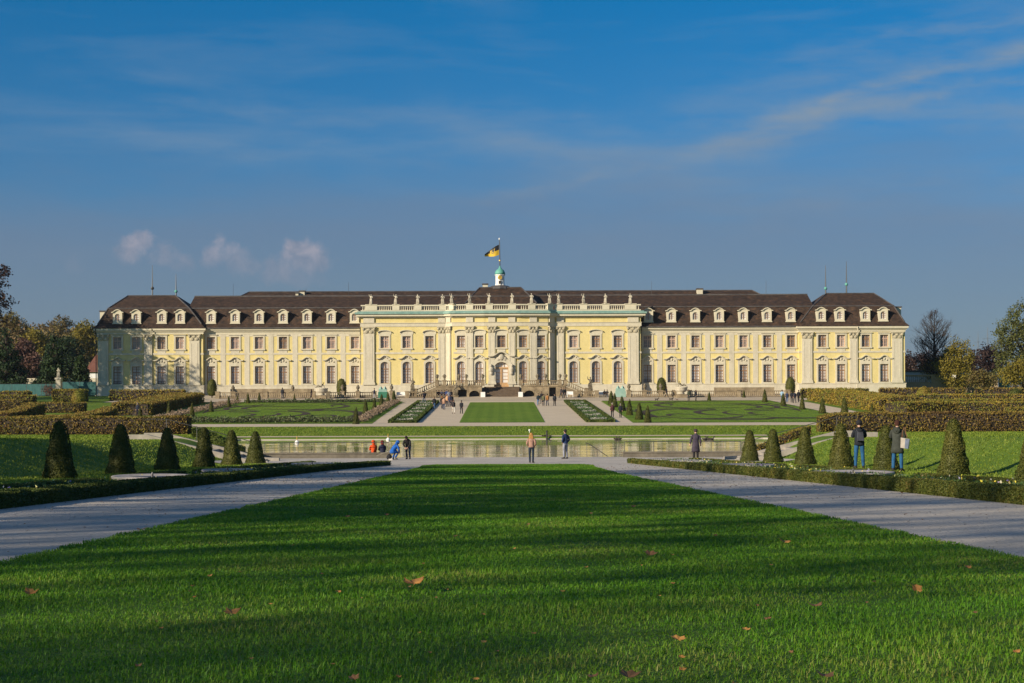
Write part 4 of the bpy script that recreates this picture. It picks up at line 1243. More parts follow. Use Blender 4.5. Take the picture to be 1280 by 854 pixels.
tufts('turf', 'mown grass of the left parterre', 75000, box_s(-40.5, -15.1, 183, 250.4, offscroll), .035, .035)
tufts('turf', 'mown grass of the right parterre', 75000, box_s(15.3, 41.3, 183, 250.4, offscroll), .035, .035)

# fallen leaves
def maple(seed):
    rg = random.Random(seed); lob = 5; pts = []
    for i in range(lob*2+1):
        a = R(-140+280*i/(lob*2)); r = (1.0 if i % 2 == 1 else .78)*(1 if 2 < i < 8 else .85)*rg.uniform(.88, 1.1)
        pts.append((r*math.sin(a), r*math.cos(a)))
    vs = [(0, -.15, 0)]; 
    cu = rg.uniform(.35, .8); cv = rg.uniform(-.1, .45)
    def zz(x, y): return cu*x*x+cv*y*y+.08*math.sin(5*x+seed)*y
    top = [(x, y, zz(x, y)) for x, y in [(0, -.15)]+pts]
    n_ = len(top); vs = top+[(x, y, z-.02) for x, y, z in top]
    fs = [(0, i, i+1) for i in range(1, n_-1)]+[(n_, n_+i+1, n_+i) for i in range(1, n_-1)]
    m = MB(); m.add(vs, fs)
    m.tube([(0,-.15,0),(.05,-.6,.03),(.02,-1.0,.12)], [.035,.028,.02], 5)
    me_o = m.build('fallen_leaf', MT['deadleaf'][seed % 3]); me = me_o.data
    bpy.data.objects.remove(me_o)
    return me
MT['deadleaf'] = [surf('orange_leaf', [(0.3, (.30, .13, .035)), (0.7, (.44, .22, .06))], scale=30, rough=.7), surf('brown_leaf', [(0.3, (.14, .075, .035)), (0.7, (.25, .13, .055))], scale=30, rough=.7), surf('ochre_leaf', [(0.3, (.36, .17, .04)), (0.7, (.52, .27, .07))], scale=30, rough=.7)]
leaves = [maple(k) for k in range(6)]
FL = [(290,761,25,0,'orange curled leaf in the near left half of the lawn'),(517,726,32,0,'wide orange leaf on the lawn left of its middle'),(37,736,20,3,'dull orange leaf near the left edge of the lawn'),
      (847,795,23,2,'ochre leaf on the lawn, right of centre, above the group of three'),(785,842,30,1,'large brown leaf at the very bottom of the photo'),(1145,734,16,0,'upright orange leaf near the right lawn edge'),
      (1209,707,11,0,'small leaf on the right lawn edge beside the path'),(812,691,18,1,'brown leaf in the middle distance right of centre'),(1018,754,22,4,'dark brown flat leaf in the shade on the right'),
      (1030,841,28,4,'dark brown leaf at the bottom right of the lawn'),(932,782,13,2,'small ochre leaf between two shadow bands on the right'),(851,815,11,2,'small pale leaf below the ochre one'),
      (852,830,11,5,'small round leaf near the bottom edge'),(740,839,18,4,'thin brown leaf beside the large brown one'),(442,841,17,1,'brown leaf in the shade at the bottom left'),
      (980,676,18,0,'far orange leaf right of centre'),(422,734,9,0,'tiny orange leaf left of the wide orange one'),(172,823,11,4,'dark leaf in the near left shade'),(918,848,11,0,'orange speck of leaf at the bottom edge'),
      (1270,810,12,0,'orange leaf at the right edge of the photo'),(483,641,7,1,None),(434,643,7,1,None),(569,667,7,1,None),(791,632,8,1,None),(893,667,8,0,None),(963,703,7,2,None),(840,725,8,2,None),(262,714,8,0,None),(240,726,6,0,None),(201,777,7,0,None),(60,847,9,2,None),(300,709,6,0,None),(558,731,5,0,None),(840,690,5,0,None),(738,640,6,1,None),(660,653,6,1,None),(960,768,8,1,None),(1218,762,8,1,None),(1240,850,9,1,None)]
for _ in range(34):
    py_ = random.uniform(640, 850); FL.append((random.uniform(120, 1180), py_, random.uniform(4, 7)*(.5+(py_-600)/250), random.randrange(6), None))
for i, (px, py, wp, kind_, lb) in enumerate(FL):
    Y = FOC*.69/(py-562); x = sx(px, Y)
    o = link('fallen_leaf', leaves[kind_]); o.location = (x, Y, tz(x, Y)+.085+.00045*wp)
    s_ = wp*Y/FOC/1.95; o.scale = (s_, s_, s_); o.rotation_euler = (random.uniform(.04, .28)+(.7 if px == 1145 else 0), random.uniform(-.25, .25), random.choice((-1, 0, 1))*random.uniform(.1, .5)); o.rotation_mode = 'ZXY'
    tag(o, lb or 'tiny dead leaf lying far back on the lawn', 'leaf', 'fallen leaves on the lawn')
# dry litter and loose stones on the gravel
def litter(name, label, n, mat, size, ya, yb, lo, hi, bias):
    y = ya+(yb-ya)*RNG.uniform(size=n)**1.6; sd = RNG.uniform(size=n) < .5
    e = RNG.uniform(size=n)**bias
    inner = np.where(sd, lawn_x(y, -1)-.05, lawn_x(y, 1)+.05); outer = np.where(sd, -6.6, 6.95)
    x = np.where(RNG.uniform(size=n) < .6, inner+(outer-inner)*e, outer+(inner-outer)*e)
    P = np.stack([x, y, terrain(x, y)+.032+size*.12], 1); Nn = np.tile(np.array([[0, 0, 1.]]), (n, 1))
    v, f = leaf_quads(P, Nn, size*np.clip(y/16, .8, 2.5), .75)
    return tag(mesh_obj(name, v, f, mat), label, kind='stuff')
MT['litterleaf'] = leafmat('dry_leaf_litter', [(.06, .035, .02), (.14, .07, .03), (.22, .11, .04), (.10, .08, .05)], scale=2, trans=.1)
MT['pebble'] = leafmat('loose_pebbles', [(.16, .14, .12), (.34, .31, .27), (.52, .48, .42)], scale=2, trans=0)
litter('leaf_litter', 'dry leaf crumbs along the edges of the gravel paths', 900, MT['litterleaf'], .030, 8, 80, 0, 0, 2.6)
litter('loose_stones', 'loose stones lying on the gravel paths', 9000, MT['pebble'], .020, 8, 60, 0, 0, 1.0)
# twigs and leaves on the gravel
for px, py, s_ in ((414,597,.09),(405,599,.06),(176,665,.06),(200,640,.05),(859,612,.07)):
    Y = FOC*.80/(py-562); x = sx(px, Y)
    o = link('fallen_leaf', leaves[4]); o.location = (x, Y, tz(x, Y)+.035); o.scale = (s_,)*3; tag(o, 'small dark dead leaf lying on the gravel path', 'leaf', 'dead leaves on the gravel')
# ================================================================ trees
def crown(blobs, n, leaf, mat_name, name, clump=.5, parent=None, shell=.55, rng=RNG, origin=None, align=.25):
    """leaves in clumps spread through ellipsoids (x, y, z, rx, ry, rz)"""
    vol = np.array([b[3]*b[4]*b[5] for b in blobs])**.8
    P = []; Nn = []
    for b, w_ in zip(blobs, vol/vol.sum()):
        k = max(30, int(n*w_)); nc = max(8, k//14)
        d = rng.normal(size=(nc, 3)); d /= np.linalg.norm(d, axis=1, keepdims=True)
        r = shell+(1-shell)*rng.uniform(size=nc)**.5
        r *= 1+.22*np.array([mnoise.noise(Vector(q*2.2)+Vector((b[0], b[1], b[2]))) for q in d])
        c = d*r[:, None]
        i = rng.integers(0, nc, k)
        off = rng.normal(size=(k, 3))*clump/np.array(b[3:6])*.55
        p = (c[i]+off)*np.array(b[3:6])+np.array(b[:3])
        P.append(p); Nn.append(d[i])
    P = np.concatenate(P); Nn = np.concatenate(Nn)
    v, f = leaf_quads(P, Nn, leaf, align)
    me = np_mesh(name, v, f); me.materials.append(MT[mat_name])
    return link(name, me, parent, origin)

def limb_tree(name, label, cat, loc, trunk_h, trunk_r, blobs, n, leaf, mat, group=None, clump=.6, shell=.5, bark='bark', lean=0):
    t = thing(name, label, cat, loc, group)
    m = MB()
    top = Vector((lean, 0, trunk_h))
    m.tube([(0,0,-.5),(0.05,0,trunk_h*.4),(lean*.7,0,trunk_h*.8),top], [trunk_r*1.25, trunk_r, trunk_r*.8, trunk_r*.55], 8)
    for b in blobs:
        e = Vector((b[0], b[1], b[2])); s0 = Vector((lean*.6, 0, min(trunk_h*.75, e.z*.6)))
        mid = (s0+e)/2+Vector((random.uniform(-.4,.4), random.uniform(-.4,.4), random.uniform(.1,.6)))
        m.tube([s0, mid, e], [trunk_r*.5, trunk_r*.32, trunk_r*.12], 6)
        for _ in range(5):
            q = e+Vector((random.uniform(-.8,.8)*b[3], random.uniform(-.8,.8)*b[4], random.uniform(-.6,.8)*b[5]))
            m.tube([mid.lerp(e, random.uniform(.2,.9)), (mid+q)/2+Vector((0,0,.2)), q], [trunk_r*.2, trunk_r*.12, trunk_r*.04], 4)
    tr = m.build('trunk', MT[bark], None); tr.parent = t
    c = crown(blobs, n, leaf, mat, 'crown', clump, None, shell); c.parent = t
    return t

def blobs_random(n, rx, rz, z0, z1, r, seed):
    rg = random.Random(seed); out = []
    for i in range(n):
        u = (i+.5)/n; z = z0+(z1-z0)*u
        w_ = rx*math.sin(math.pi*min(.95, .22+.72*u))**.8
        a = i*2.4+rg.uniform(-.5,.5); d = w_*rg.uniform(.25, .8)
        k = r*rg.uniform(.75, 1.2)
        out.append((d*math.cos(a), d*math.sin(a), z, k, k, k*rg.uniform(.65,.95)))
    return out

MT['oakleaf'] = leafmat('brown_green_leaves', [(.06, .045, .022), (.12, .085, .03), (.17, .125, .036), (.14, .14, .038), (.23, .17, .045)], scale=.25, pos_w=.55)
MT['oliveleaf'] = leafmat('olive_leaves', [(.045, .05, .018), (.085, .095, .028), (.13, .13, .034), (.10, .13, .035), (.20, .16, .04)], scale=.25, pos_w=.55)
MT['goldleaf'] = leafmat('golden_leaves', [(.08, .075, .016), (.17, .15, .022), (.26, .20, .028), (.20, .20, .04)], scale=.4, pos_w=.5)
MT['maroon'] = leafmat('dark_maroon_leaves', [(.020, .014, .015), (.042, .026, .025), (.068, .042, .036), (.10, .062, .042)], scale=.4, pos_w=.5)
MT['conifer'] = leafmat('dark_evergreen_needles', [(.010, .022, .010), (.020, .042, .016), (.038, .068, .022), (.062, .09, .03)], scale=.35, pos_w=.5)
MT['woodsleaf'] = leafmat('mixed_autumn_leaves', [(.06, .065, .05), (.15, .09, .055), (.22, .135, .05), (.10, .105, .06), (.30, .21, .055), (.11, .115, .09), (.08, .085, .065)], scale=.045, pos_w=.8)
MT['pinkleaf'] = leafmat('pinkish_brown_leaves', [(.07, .040, .035), (.13, .070, .055), (.18, .10, .075)], scale=.4)

def ground_loc(px, Y): x = sx(px, Y); return (x, Y, tz(x, Y)-.1)

# left background
def conifer(px, Y, h, rw, label, seed):
    rg = random.Random(seed); bl = []
    k = 26
    for i in range(k):
        u = (i+.5)/k; z = h*(.06+.90*u); w_ = rw*(1-u)**.75*(.85 if u > .08 else .7)
        a = i*2.4; d = w_*rg.uniform(.45,.75); q = max(.5, w_*rg.uniform(.38,.55))
        bl.append((d*math.cos(a), d*math.sin(a), z, q, q, q*.55))
    return limb_tree('evergreen_tree', label, 'tree', ground_loc(px, Y), h*.85, h*.03, bl, 9000, .42, 'conifer', 'dark evergreens by the teal fence', clump=.5, shell=.35)
conifer(8, 305, 13.5, 5.6, 'broad dark evergreen cut by the left edge of the photo', 3)
conifer(67, 300, 12.0, 4.2, 'dark evergreen right behind the stone pillar with the statue', 5)
conifer(101, 300, 7.6, 2.9, 'shorter dark evergreen close to the left pavilion', 8)
limb_tree('copper_tree', 'tall dark red tree leaning in at the upper left corner of the photo', 'tree', ground_loc(-33, 262), 16, .45,
          [(0,0,17,4.2,4,3.5),(3.0,0,20.5,3.0,3,2.2),(4.2,0,16.0,2.4,2.4,2.0),(-2,0,21.5,3.5,3,2.5),(2.4,0,13.0,2.8,2.5,1.8)], 7000, .40, 'maroon', shell=.4)
BT = [(30,350,13,4.5,'pinkleaf','pinkish brown tree between the two dark evergreens'),(42,430,14,5,'goldleaf','pale gold tree in the middle of the left woods'),
      (75,520,14,6.5,'oakleaf','tall rounded dark tree at the crest of the left woods'),(105,470,14.5,5.5,'goldleaf','orange gold tree at the right end of the left woods'),
      (82,400,14,5,'conifer','blue green evergreen deep in the left woods'),(12,500,14,7,'oakleaf','brown tree at the left end of the wooded crest')]
for i, (px, Y, h, rw, mt, lb) in enumerate(BT):
    limb_tree('woodland_tree', lb, 'tree', ground_loc(px, Y), h*.6, .35, blobs_random(12, rw, 0, h*.30, h*.92, rw*.45, i+20), 5200, .60, mt, 'single trees of the left woods', clump=.8, shell=.5)
bl = []
rg = random.Random(4)
for i in range(230):
    Y = rg.uniform(380, 620); px = rg.uniform(-60, 175) if i < 130 else rg.uniform(-520, -60); x = sx(px, Y); z = tz(x, Y); h = rg.uniform(7, 12)*(.75 if Y < 430 else 1)
    for q in range(3):
        bl.append((x+rg.uniform(-3,3), Y+rg.uniform(-3,3), z+h*(.45+.2*q), rg.uniform(2.2,3.8), rg.uniform(2.2,3.8), rg.uniform(2.0,3.2)))
c = crown(bl, 100000, .75, 'woodsleaf', 'woods', .9, None, .5)
tag(c, 'autumn woods covering the hill beyond the palace on the left', kind='stuff')
# far tree belt closing the horizon
bl = []
for i in range(260):
    Y = rg.uniform(650, 800); px = rg.uniform(-450, 1800); x = sx(px, Y); z = tz(x, Y)
    bl.append((x, Y, z+rg.uniform(3,9), 9, 5, rg.uniform(5,9)))
c = crown(bl, 34000, 1.6, 'woodsleaf', 'far_woods', 1.6, None, .5)
tag(c, 'distant tree belt low on the horizon', kind='stuff')

# right background
def bare_branches(m, p, d, L, r, depth, rg, spread=.6, up=.25):
    n_ = 3; pts = [p]; q = p.copy(); dd = d.copy()
    for i in range(n_):
        dd = (dd+Vector((rg.uniform(-1,1), rg.uniform(-1,1), rg.uniform(-.5,1)*up))*.16).normalized()
        q = q+dd*(L/n_); pts.append(q.copy())
    m.tube(pts, [r, r*.85, r*.7, r*.5], 5 if depth > 2 else 3, cap=False)
    if depth == 0: return [q]
    ends = []
    for i in range(rg.choice((3, 4))):
        u = rg.uniform(.35, 1.0) if i else 1.0
        base = pts[0].lerp(pts[-1], u) if i else pts[-1]
        ax = Vector((rg.uniform(-1,1), rg.uniform(-1,1), rg.uniform(-.2,.7))).normalized()
        nd = (dd+ax*spread*(1.2 if i else .5)).normalized()
        ends += bare_branches(m, base, nd, L*rg.uniform(.58,.78), r*(.55 if i else .62), depth-1, rg, spread, up)
    return ends
# slender bare tree with a straight leader
t = thing('bare_tree', 'bare dark tree with pointed outline right of the palace', 'tree', ground_loc(1168, 298))
m = MB(); rg = random.Random(12); H = 15.2
m.tube([(0,0,-.3),(.05,0,5),(.0,0,10),(.05,0,H)], [.42,.30,.17,.03], 8)
twigs = []
for i in range(52):
    u = (i+2)/54; z = 2.4+u*(H-2.7); a = i*2.4
    L = 5.2*(1-u)**.62*(.6+.4*min(1, u*4))*rg.uniform(.8,1.1)+.3
    d = Vector((math.cos(a), math.sin(a), .75+.5*u)).normalized()
    twigs += bare_branches(m, Vector((0,0,z)), d, L*.62, .10*(1-u)+.03, 3, rg, .55, .5)
tr = m.build('trunk', MT['bark']); tr.parent = t
P = np.array([tuple(p) for p in twigs]); P = P[RNG.integers(0, len(P), 1300)]+RNG.normal(size=(1300,3))*.18
v, f = leaf_quads(P, np.tile([[0,0,1.]], (len(P),1)), .13, .1)
c = mesh_obj('leaf_remnants', v, f, MT['maroon']); c.parent = t
limb_tree('autumn_tree', 'yellow green tree in front of the garden wall on the right', 'tree', ground_loc(1196, 284), 3, .22, [(0,0,3.4,2.6,2.2,2.6),(-.9,0,6.2,1.8,1.6,2.2),(1.2,0,6.0,1.6,1.6,2.4),(.1,0,8.0,1.2,1.2,1.7),(1.6,0,8.3,.8,.8,1.2),(-2.6,0,4.5,1.4,1.4,1.6)], 6500, .30, 'goldleaf', shell=.4)
limb_tree('autumn_tree', 'loose yellow tree between the bare tree and the yellow green one', 'tree', ground_loc(1178, 300), 3, .2, [(-1,0,5,2.2,2,2),(1.2,0,6.4,1.8,1.8,2.0),(-2.6,0,4.2,1.6,1.5,1.5)], 3800, .30, 'goldleaf', shell=.35)
limb_tree('copper_tree', 'dark maroon round tree right of the yellow green one', 'tree', ground_loc(1228, 318), 4, .3, [(0,0,6,3.6,3,3.6),(-2.2,0,5,2.4,2.2,2.8),(2.2,0,7.0,2.6,2.4,2.6)], 6500, .38, 'maroon', shell=.45)
limb_tree('brown_tree', 'brown tree just behind the right end of the palace', 'tree', ground_loc(1143, 330), 4, .3, [(0,0,5.5,3.4,3,3.4),(-2.4,0,6,2.6,2.6,2.6),(3.2,0,6.4,3,2.6,2.8),(6.0,0,4.8,2.6,2.4,2.6)], 6500, .38, 'maroon', shell=.4)
limb_tree('large_tree', 'large olive and brown tree cut by the right edge of the photo', 'tree', ground_loc(1281, 286), 9, .5,
          [(0,0,13.6,3.4,3,2.6),(-2.6,0,11.2,2.6,2.4,2.0),(2.6,0,11.2,3,3,2.5),(-3.6,0,8.2,2.4,2.3,1.9),(-.6,0,9.2,3,3,2.2),(-2.4,0,5.6,2.8,2.4,2.2),(1.4,0,6,3,3,2.6),(-3.9,0,3.4,2.0,1.8,1.5),(-1,0,3.2,2.2,2,1.7),(2.6,0,3.2,2.4,2,2)], 15000, .32, 'oliveleaf', clump=.55, shell=.4)
limb_tree('autumn_tree', 'yellowing low tree by the teal gate at the right edge', 'tree', ground_loc(1268, 276), 2.5, .2, [(0,0,3.4,2.0,1.8,1.8),(1.5,0,4.6,1.6,1.6,1.6),(-1.4,0,3.0,1.3,1.3,1.2)], 4200, .28, 'goldleaf', shell=.4)
for px, lb in ((1222,'small olive tree before the right end of the garden wall'),):
    limb_tree('olive_tree', lb, 'tree', ground_loc(px, 281), 2, .15, [(0,0,2.6,1.9,1.6,1.3),(2.0,0,2.3,1.4,1.4,1.1)], 2600, .28, 'oakleaf', shell=.4)

# tall half-bare trees of the avenue west of the lawn: their crowns throw the long shadows
def avenue_mesh(seed):
    rg = random.Random(seed); m = MB(); ends = []
    m.tube([(0,0,-.5),(.1,0,4),(0,.1,9)], [.55,.42,.30], 8)
    for i in range(7):
        a = i*2.4; z = 4.5+i*.8
        ends += bare_branches(m, Vector((0,0,z)), Vector((math.cos(a), math.sin(a), .9)).normalized(), 5.2-.25*i, .17, 4, rg, .62, .3)
    o = m.build('trunk', MT['bark']); me = o.data; bpy.data.objects.remove(o)
    P = np.array([tuple(p) for p in ends]); k = 1500
    P = P[RNG.integers(0, len(P), k)]+RNG.normal(size=(k,3))*.45
    v, f = leaf_quads(P, np.tile([[0,0,1.]], (k,1)), .42, .1)
    lm = np_mesh('crown', v, f); lm.materials.append(MT['oakleaf'])
    return me, lm
AV = [avenue_mesh(s_) for s_ in (31, 32)]
def avenue(i, x, y, s_, label):
    t = thing('avenue_tree', label, 'tree', (x, y, tz(x, y)-.1), 'half bare trees west of the garden')
    me, lm = AV[i % 2]
    a = link('trunk', me); a.parent = t; b_ = link('crown', lm); b_.parent = t
    t.rotation_euler = (0, 0, i*1.3); t.scale = (s_,)*3
    return t
AVP = [(-30,-18.3,.70),(-30,13,.62),(-30,29.5,.75),(-36,44,.85),(-45,25,1.0),(-46,38,1.05),(-37,-13,1.12),(-36,4,1.12),(-38,23,1.12)]
for i, (x, y, s_) in enumerate(AVP):
    avenue(i, x, y, s_, '%s half bare avenue tree from the south, west of the front lawn' % ORD[i])
AVQ = [(-97,253,1.45),(-105,247,1.25)]
for i, (x, y, s_) in enumerate(AVQ):
    avenue(i, x, y, s_, '%s half bare tree from the south, standing west of the left pavilion' % ORD[i])
# ================================================================ people
def skin_mesh(name, pts, edges, radii, sub=1, root=0):
    """one continuous skinned surface grown over a skeleton"""
    me = bpy.data.meshes.new(name+'_skeleton')
    me.from_pydata([tuple(p) for p in pts], edges, [])
    o = bpy.data.objects.new(name+'_skeleton', me); COL.objects.link(o)
    o.modifiers.new('skin', 'SKIN').use_smooth_shade = True
    for i, r in enumerate(radii):
        sv = me.skin_vertices[0].data[i]
        sv.radius = (r, r) if not hasattr(r, '__len__') else r
        sv.use_root = (i == root)
    m = o.modifiers.new('sub', 'SUBSURF'); m.levels = sub; m.render_levels = sub
    dg = bpy.context.evaluated_depsgraph_get(); dg.update()
    res = bpy.data.meshes.new_from_object(o.evaluated_get(dg)); res.name = name
    bpy.data.objects.remove(o); bpy.data.meshes.remove(me)
    return res

BASE = dict(pelvis=(0,0,.95), spine=(0,.0,1.12), chest=(0,0,1.31), neck=(0,.0,1.47), hb=(0,.02,1.56), hm=(0,.03,1.645), ht=(0,.015,1.725),
            shL=(-.175,0,1.40), elL=(-.225,-.02,1.13), wrL=(-.225,.05,.89), haL=(-.22,.07,.81),
            shR=(.175,0,1.40), elR=(.225,-.02,1.13), wrR=(.225,.05,.89), haR=(.22,.07,.81),
            hiL=(-.09,0,.91), knL=(-.10,.02,.50), anL=(-.105,-.02,.085), toL=(-.115,.13,.035),
            hiR=(.09,0,.91), knR=(.10,.02,.50), anR=(.105,-.02,.085), toR=(.115,.13,.035))
def pose(**kw):
    d = dict(BASE); d.update(kw); return {k: Vector(v) for k, v in d.items()}

def hand(P, s):
    """palm and five bent, separate fingers as tapered chains"""
    m = MB(); w_, h_ = P['wr'+s], P['ha'+s]
    d = (h_-w_).normalized(); sd = d.cross(Vector((0,1,0) if abs(d.y) < .8 else (0,0,1))).normalized(); nrm = sd.cross(d)
    m.tube([w_, w_+d*.04, h_], [.024, .033, .036], 8)
    for k, (o_, L) in enumerate(((-.028,.072),(-.010,.082),(.009,.077),(.027,.060))):
        b = h_+sd*o_-d*.01
        m.tube([b, b+d*L*.45, b+d*L*.8+nrm*L*.2, b+d*L*.95+nrm*L*.45], [.0095,.009,.008,.006], 6)
    b = w_+d*.035+sd*.030
    m.tube([b, b+(d*.6+sd*.75).normalized()*.035, b+(d*.9+sd*.45).normalized()*.062], [.012,.010,.008], 6)
    return m

def body_mesh(P, name='body', gloves=False):
    J = ['pelvis','spine','chest','neck','hb','hm','ht','shL','elL','wrL','haL','shR','elR','wrR','haR','hiL','knL','anL','toL','hiR','knR','anR','toR']
    rad = [.100,.092,.105,.050,.062,.095,.058,.058,.043,.028,.030,.058,.043,.028,.030,.074,.056,.040,.034,.074,.054,.040,.034]
    ix = {j: i for i, j in enumerate(J)}
    E = [('pelvis','spine'),('spine','chest'),('chest','neck'),('neck','hb'),('hb','hm'),('hm','ht'),('chest','shL'),('shL','elL'),('elL','wrL'),('wrL','haL'),
         ('chest','shR'),('shR','elR'),('elR','wrR'),('wrR','haR'),('pelvis','hiL'),('hiL','knL'),('knL','anL'),('anL','toL'),('pelvis','hiR'),('hiR','knR'),('knR','anR'),('anR','toR')]
    me = skin_mesh(name, [P[j] for j in J], [(ix[a], ix[b]) for a, b in E], rad)
    # face and hands joined to the same mesh
    m = MB(); hm = P['hm']; f = Vector((0,1,0))
    fw = (P['hm']-P['hb']); up = fw.normalized(); f = (Vector((0,1,0))-up*up.y).normalized(); sd = f.cross(up)
    c = hm+up*.0
    m.tube([c+f*.085+up*.01, c+f*.112-up*.022, c+f*.092-up*.034], [.010,.017,.010], 6)
    for q in (-1, 1):
        m.ball(c+f*.082+sd*q*.032+up*.012, .013, 6, 4)
        m.ball(c+sd*q*.088-up*.005-f*.005, (.014,.022,.032), 6, 4)
    m.tube([c+f*.086-up*.055-sd*.025, c+f*.094-up*.058, c+f*.086-up*.055+sd*.025], [.006,.009,.006], 5)
    for s in 'LR':
        h = hand(P, s); b = len(m.v); m.v += h.v; m.f += [tuple(i+b for i in q) for q in h.f]
    bm = bmesh.new(); bm.from_mesh(me); bpy.data.meshes.remove(me)
    vs = [bm.verts.new(p) for p in m.v]
    for q in m.f:
        try: bm.faces.new([vs[i] for i in q])
        except ValueError: pass
    for fc in bm.faces: fc.smooth = True
    bm.normal_update()
    out = bpy.data.meshes.new(name); bm.to_mesh(out); bm.free()
    return out

def ell_loft(m, pts, rr, n=14):
    """loft of ellipses (half-width sideways, half-depth) along a bent centre line"""
    X = Vector((1,0,0)); rings = []
    for i, p in enumerate(pts):
        d = (Vector(pts[min(i+1, len(pts)-1)])-Vector(pts[max(i-1, 0)])).normalized()
        b = d.cross(X); b = b.normalized() if b.length > .05 else Vector((0,1,0))
        a = b.cross(d)
        rings.append([Vector(p)+a*(rr[i][0]*math.copysign(abs(math.cos(t))**.85, math.cos(t)))+b*(rr[i][1]*math.sin(t)) for t in [2*math.pi*k/n for k in range(n)]])
    vs = [q for r in rings for q in r]; fs = []
    for i in range(len(pts)-1):
        for k in range(n): fs.append((i*n+k, i*n+(k+1) % n, (i+1)*n+(k+1) % n, (i+1)*n+k))
    fs += [tuple(range(n))[::-1], tuple((len(pts)-1)*n+k for k in range(n))]
    m.add(vs, fs)

def soft(m, name, sub=1):
    o = m.build(name, MT['skin'], smooth=True)
    md = o.modifiers.new('sub', 'SUBSURF'); md.levels = sub; md.render_levels = sub
    dg = bpy.context.evaluated_depsgraph_get(); dg.update()
    res = bpy.data.meshes.new_from_object(o.evaluated_get(dg)); res.name = name
    me = o.data; bpy.data.objects.remove(o); bpy.data.meshes.remove(me); res.materials.clear()
    return res

def coat_mesh(P, hem=.80, flare=.17, name='coat', loose=.02, sub=1, narrow=1.0):
    m = MB(); pv, sp, ch, nk = P['pelvis'], P['spine'], P['chest'], P['neck']
    up = (nk-ch).normalized(); k = narrow
    lowc = (P['knL']+P['knR'])/2
    u = max(0, min(1, (pv.z-hem)/.45)); hp = Vector((pv.x*(1-u*.5)+lowc.x*u*.5, pv.y*(1-u*.5)+lowc.y*u*.5, hem))
    pts = [hp+Vector((0,0,.012)), hp, hp.lerp(pv, .5), pv, pv.lerp(sp, .6), sp.lerp(ch, .45), ch, ch+up*.075, ch+up*.125, nk+up*.005, nk+up*.045]
    f2 = flare*1.12
    rr = [(f2*.80, flare*.66), (f2, flare*.86), ((f2+.185*k)/2, (flare*.86+.145)/2), (.185*k, .148), (.172*k, .140), (.182*k, .146), (.205*k, .150), (.190*k, .128), (.135*k, .105), (.082, .088), (.074, .080)]
    ell_loft(m, pts, rr)
    for s in 'LR':
        sh, el, wr = P['sh'+s], P['el'+s], P['wr'+s]
        ins = sh.lerp(ch+up*.06, .45)
        fold = sh.lerp(el, .55)
        m.tube([ins, sh+Vector((0,0,-.012)), fold, el.lerp(sh, .10), el, el.lerp(wr, .45), wr.lerp(el, .06), wr.lerp(el, .03)], [.070, .084, .070, .066+loose*.3, .066+loose*.3, .056+loose*.3, .048, .036], 10)
    m.tube([nk+up*.03+Vector((0.07*math.cos(t),.075*math.sin(t),0)) for t in [2*math.pi*i/10 for i in range(11)]], .020, 6)
    return soft(m, name, sub)

def trouser_mesh(P, name='trousers', r=.0, top=.06):
    m = MB(); pv = P['pelvis']; d = (P['spine']-pv).normalized(); hc = (P['hiL']+P['hiR'])/2
    lo = hc-d*.07
    ell_loft(m, [lo-d*.015, lo, hc, pv, pv+d*top], [(.10,.07), (.150,.115), (.172,.130), (.165,.128), (.150,.118)])
    for s in 'LR':
        hi, kn, an = P['hi'+s], P['kn'+s], P['an'+s]+Vector((0,0,.02))
        m.tube([hi+(hi-kn).normalized()*.03, hi.lerp(kn, .18), hi.lerp(kn, .6), kn, kn.lerp(an, .35), kn.lerp(an, .8), an, an+Vector((0,0,-.005))], [.088, .098+r, .082+r, .070+r, .069+r, .060+r, .060+r, .045], 10)
    return soft(m, name, 1)

def shoe_mesh(P, s):
    a, t = P['an'+s], P['to'+s]; d = (t-a); d.z = 0; d.normalize()
    m = MB(); m.tube([a-d*.06+Vector((0,0,-.035)), a+Vector((0,0,-.03)), a+d*.10+Vector((0,0,-.045)), t+d*.06+Vector((0,0,-.005))], [.040,.050,.043,.030], 8)
    m.tube([a+Vector((0,0,-.03)), a+Vector((0,0,.05))], [.048,.047], 8)
    return m

def hair_mesh(P, style):
    up = (P['hm']-P['hb']).normalized(); f = (Vector((0,1,0))-up*up.y).normalized(); c = P['hm']
    m = MB()
    if style == 'short': m.ball(c+up*.026-f*.022, (.101,.106,.102), 12, 8); m.ball(c-up*.03-f*.045, (.088,.065,.075), 10, 6)
    elif style == 'bald': m.ball(c+up*.012-f*.03, (.094,.088,.085), 12, 8)
    elif style == 'long':
        m.ball(c+up*.020-f*.022, (.108,.108,.108), 12, 8)
        for q in (-.06, -.02, .02, .06):
            m.tube([c-f*.06+Vector((q*1.1,0,.02)), c-f*.095+Vector((q*1.4,0,-.12)), c-f*.085+Vector((q*1.5,0,-.24)), c-f*.07+Vector((q*1.2,0,-.31))], [.05,.058,.048,.02], 8)
    elif style == 'cap':
        m.ball(c+up*.035-f*.012, (.106,.112,.098), 12, 8); m.tube([c+f*.06+up*.04, c+f*.15+up*.03], [.06,.05], 8)
    elif style == 'beanie':
        m.ball(c+up*.030-f*.012, (.108,.112,.118), 12, 8); m.lathe([(.104,0),(.116,.02),(.114,.055),(.100,.065)], (c.x, c.y-.012, c.z-.01), 14)
    elif style == 'hood':
        m.ball(c+up*.01-f*.030, (.122,.118,.130), 12, 8); m.tube([c-up*.06-f*.05, P['neck']-f*.06], [.10,.085], 10)
    elif style == 'bun':
        m.ball(c+up*.020-f*.02, (.102,.104,.104), 12, 8); m.ball(c+up*.06-f*.11, .045, 8, 6)
    return m

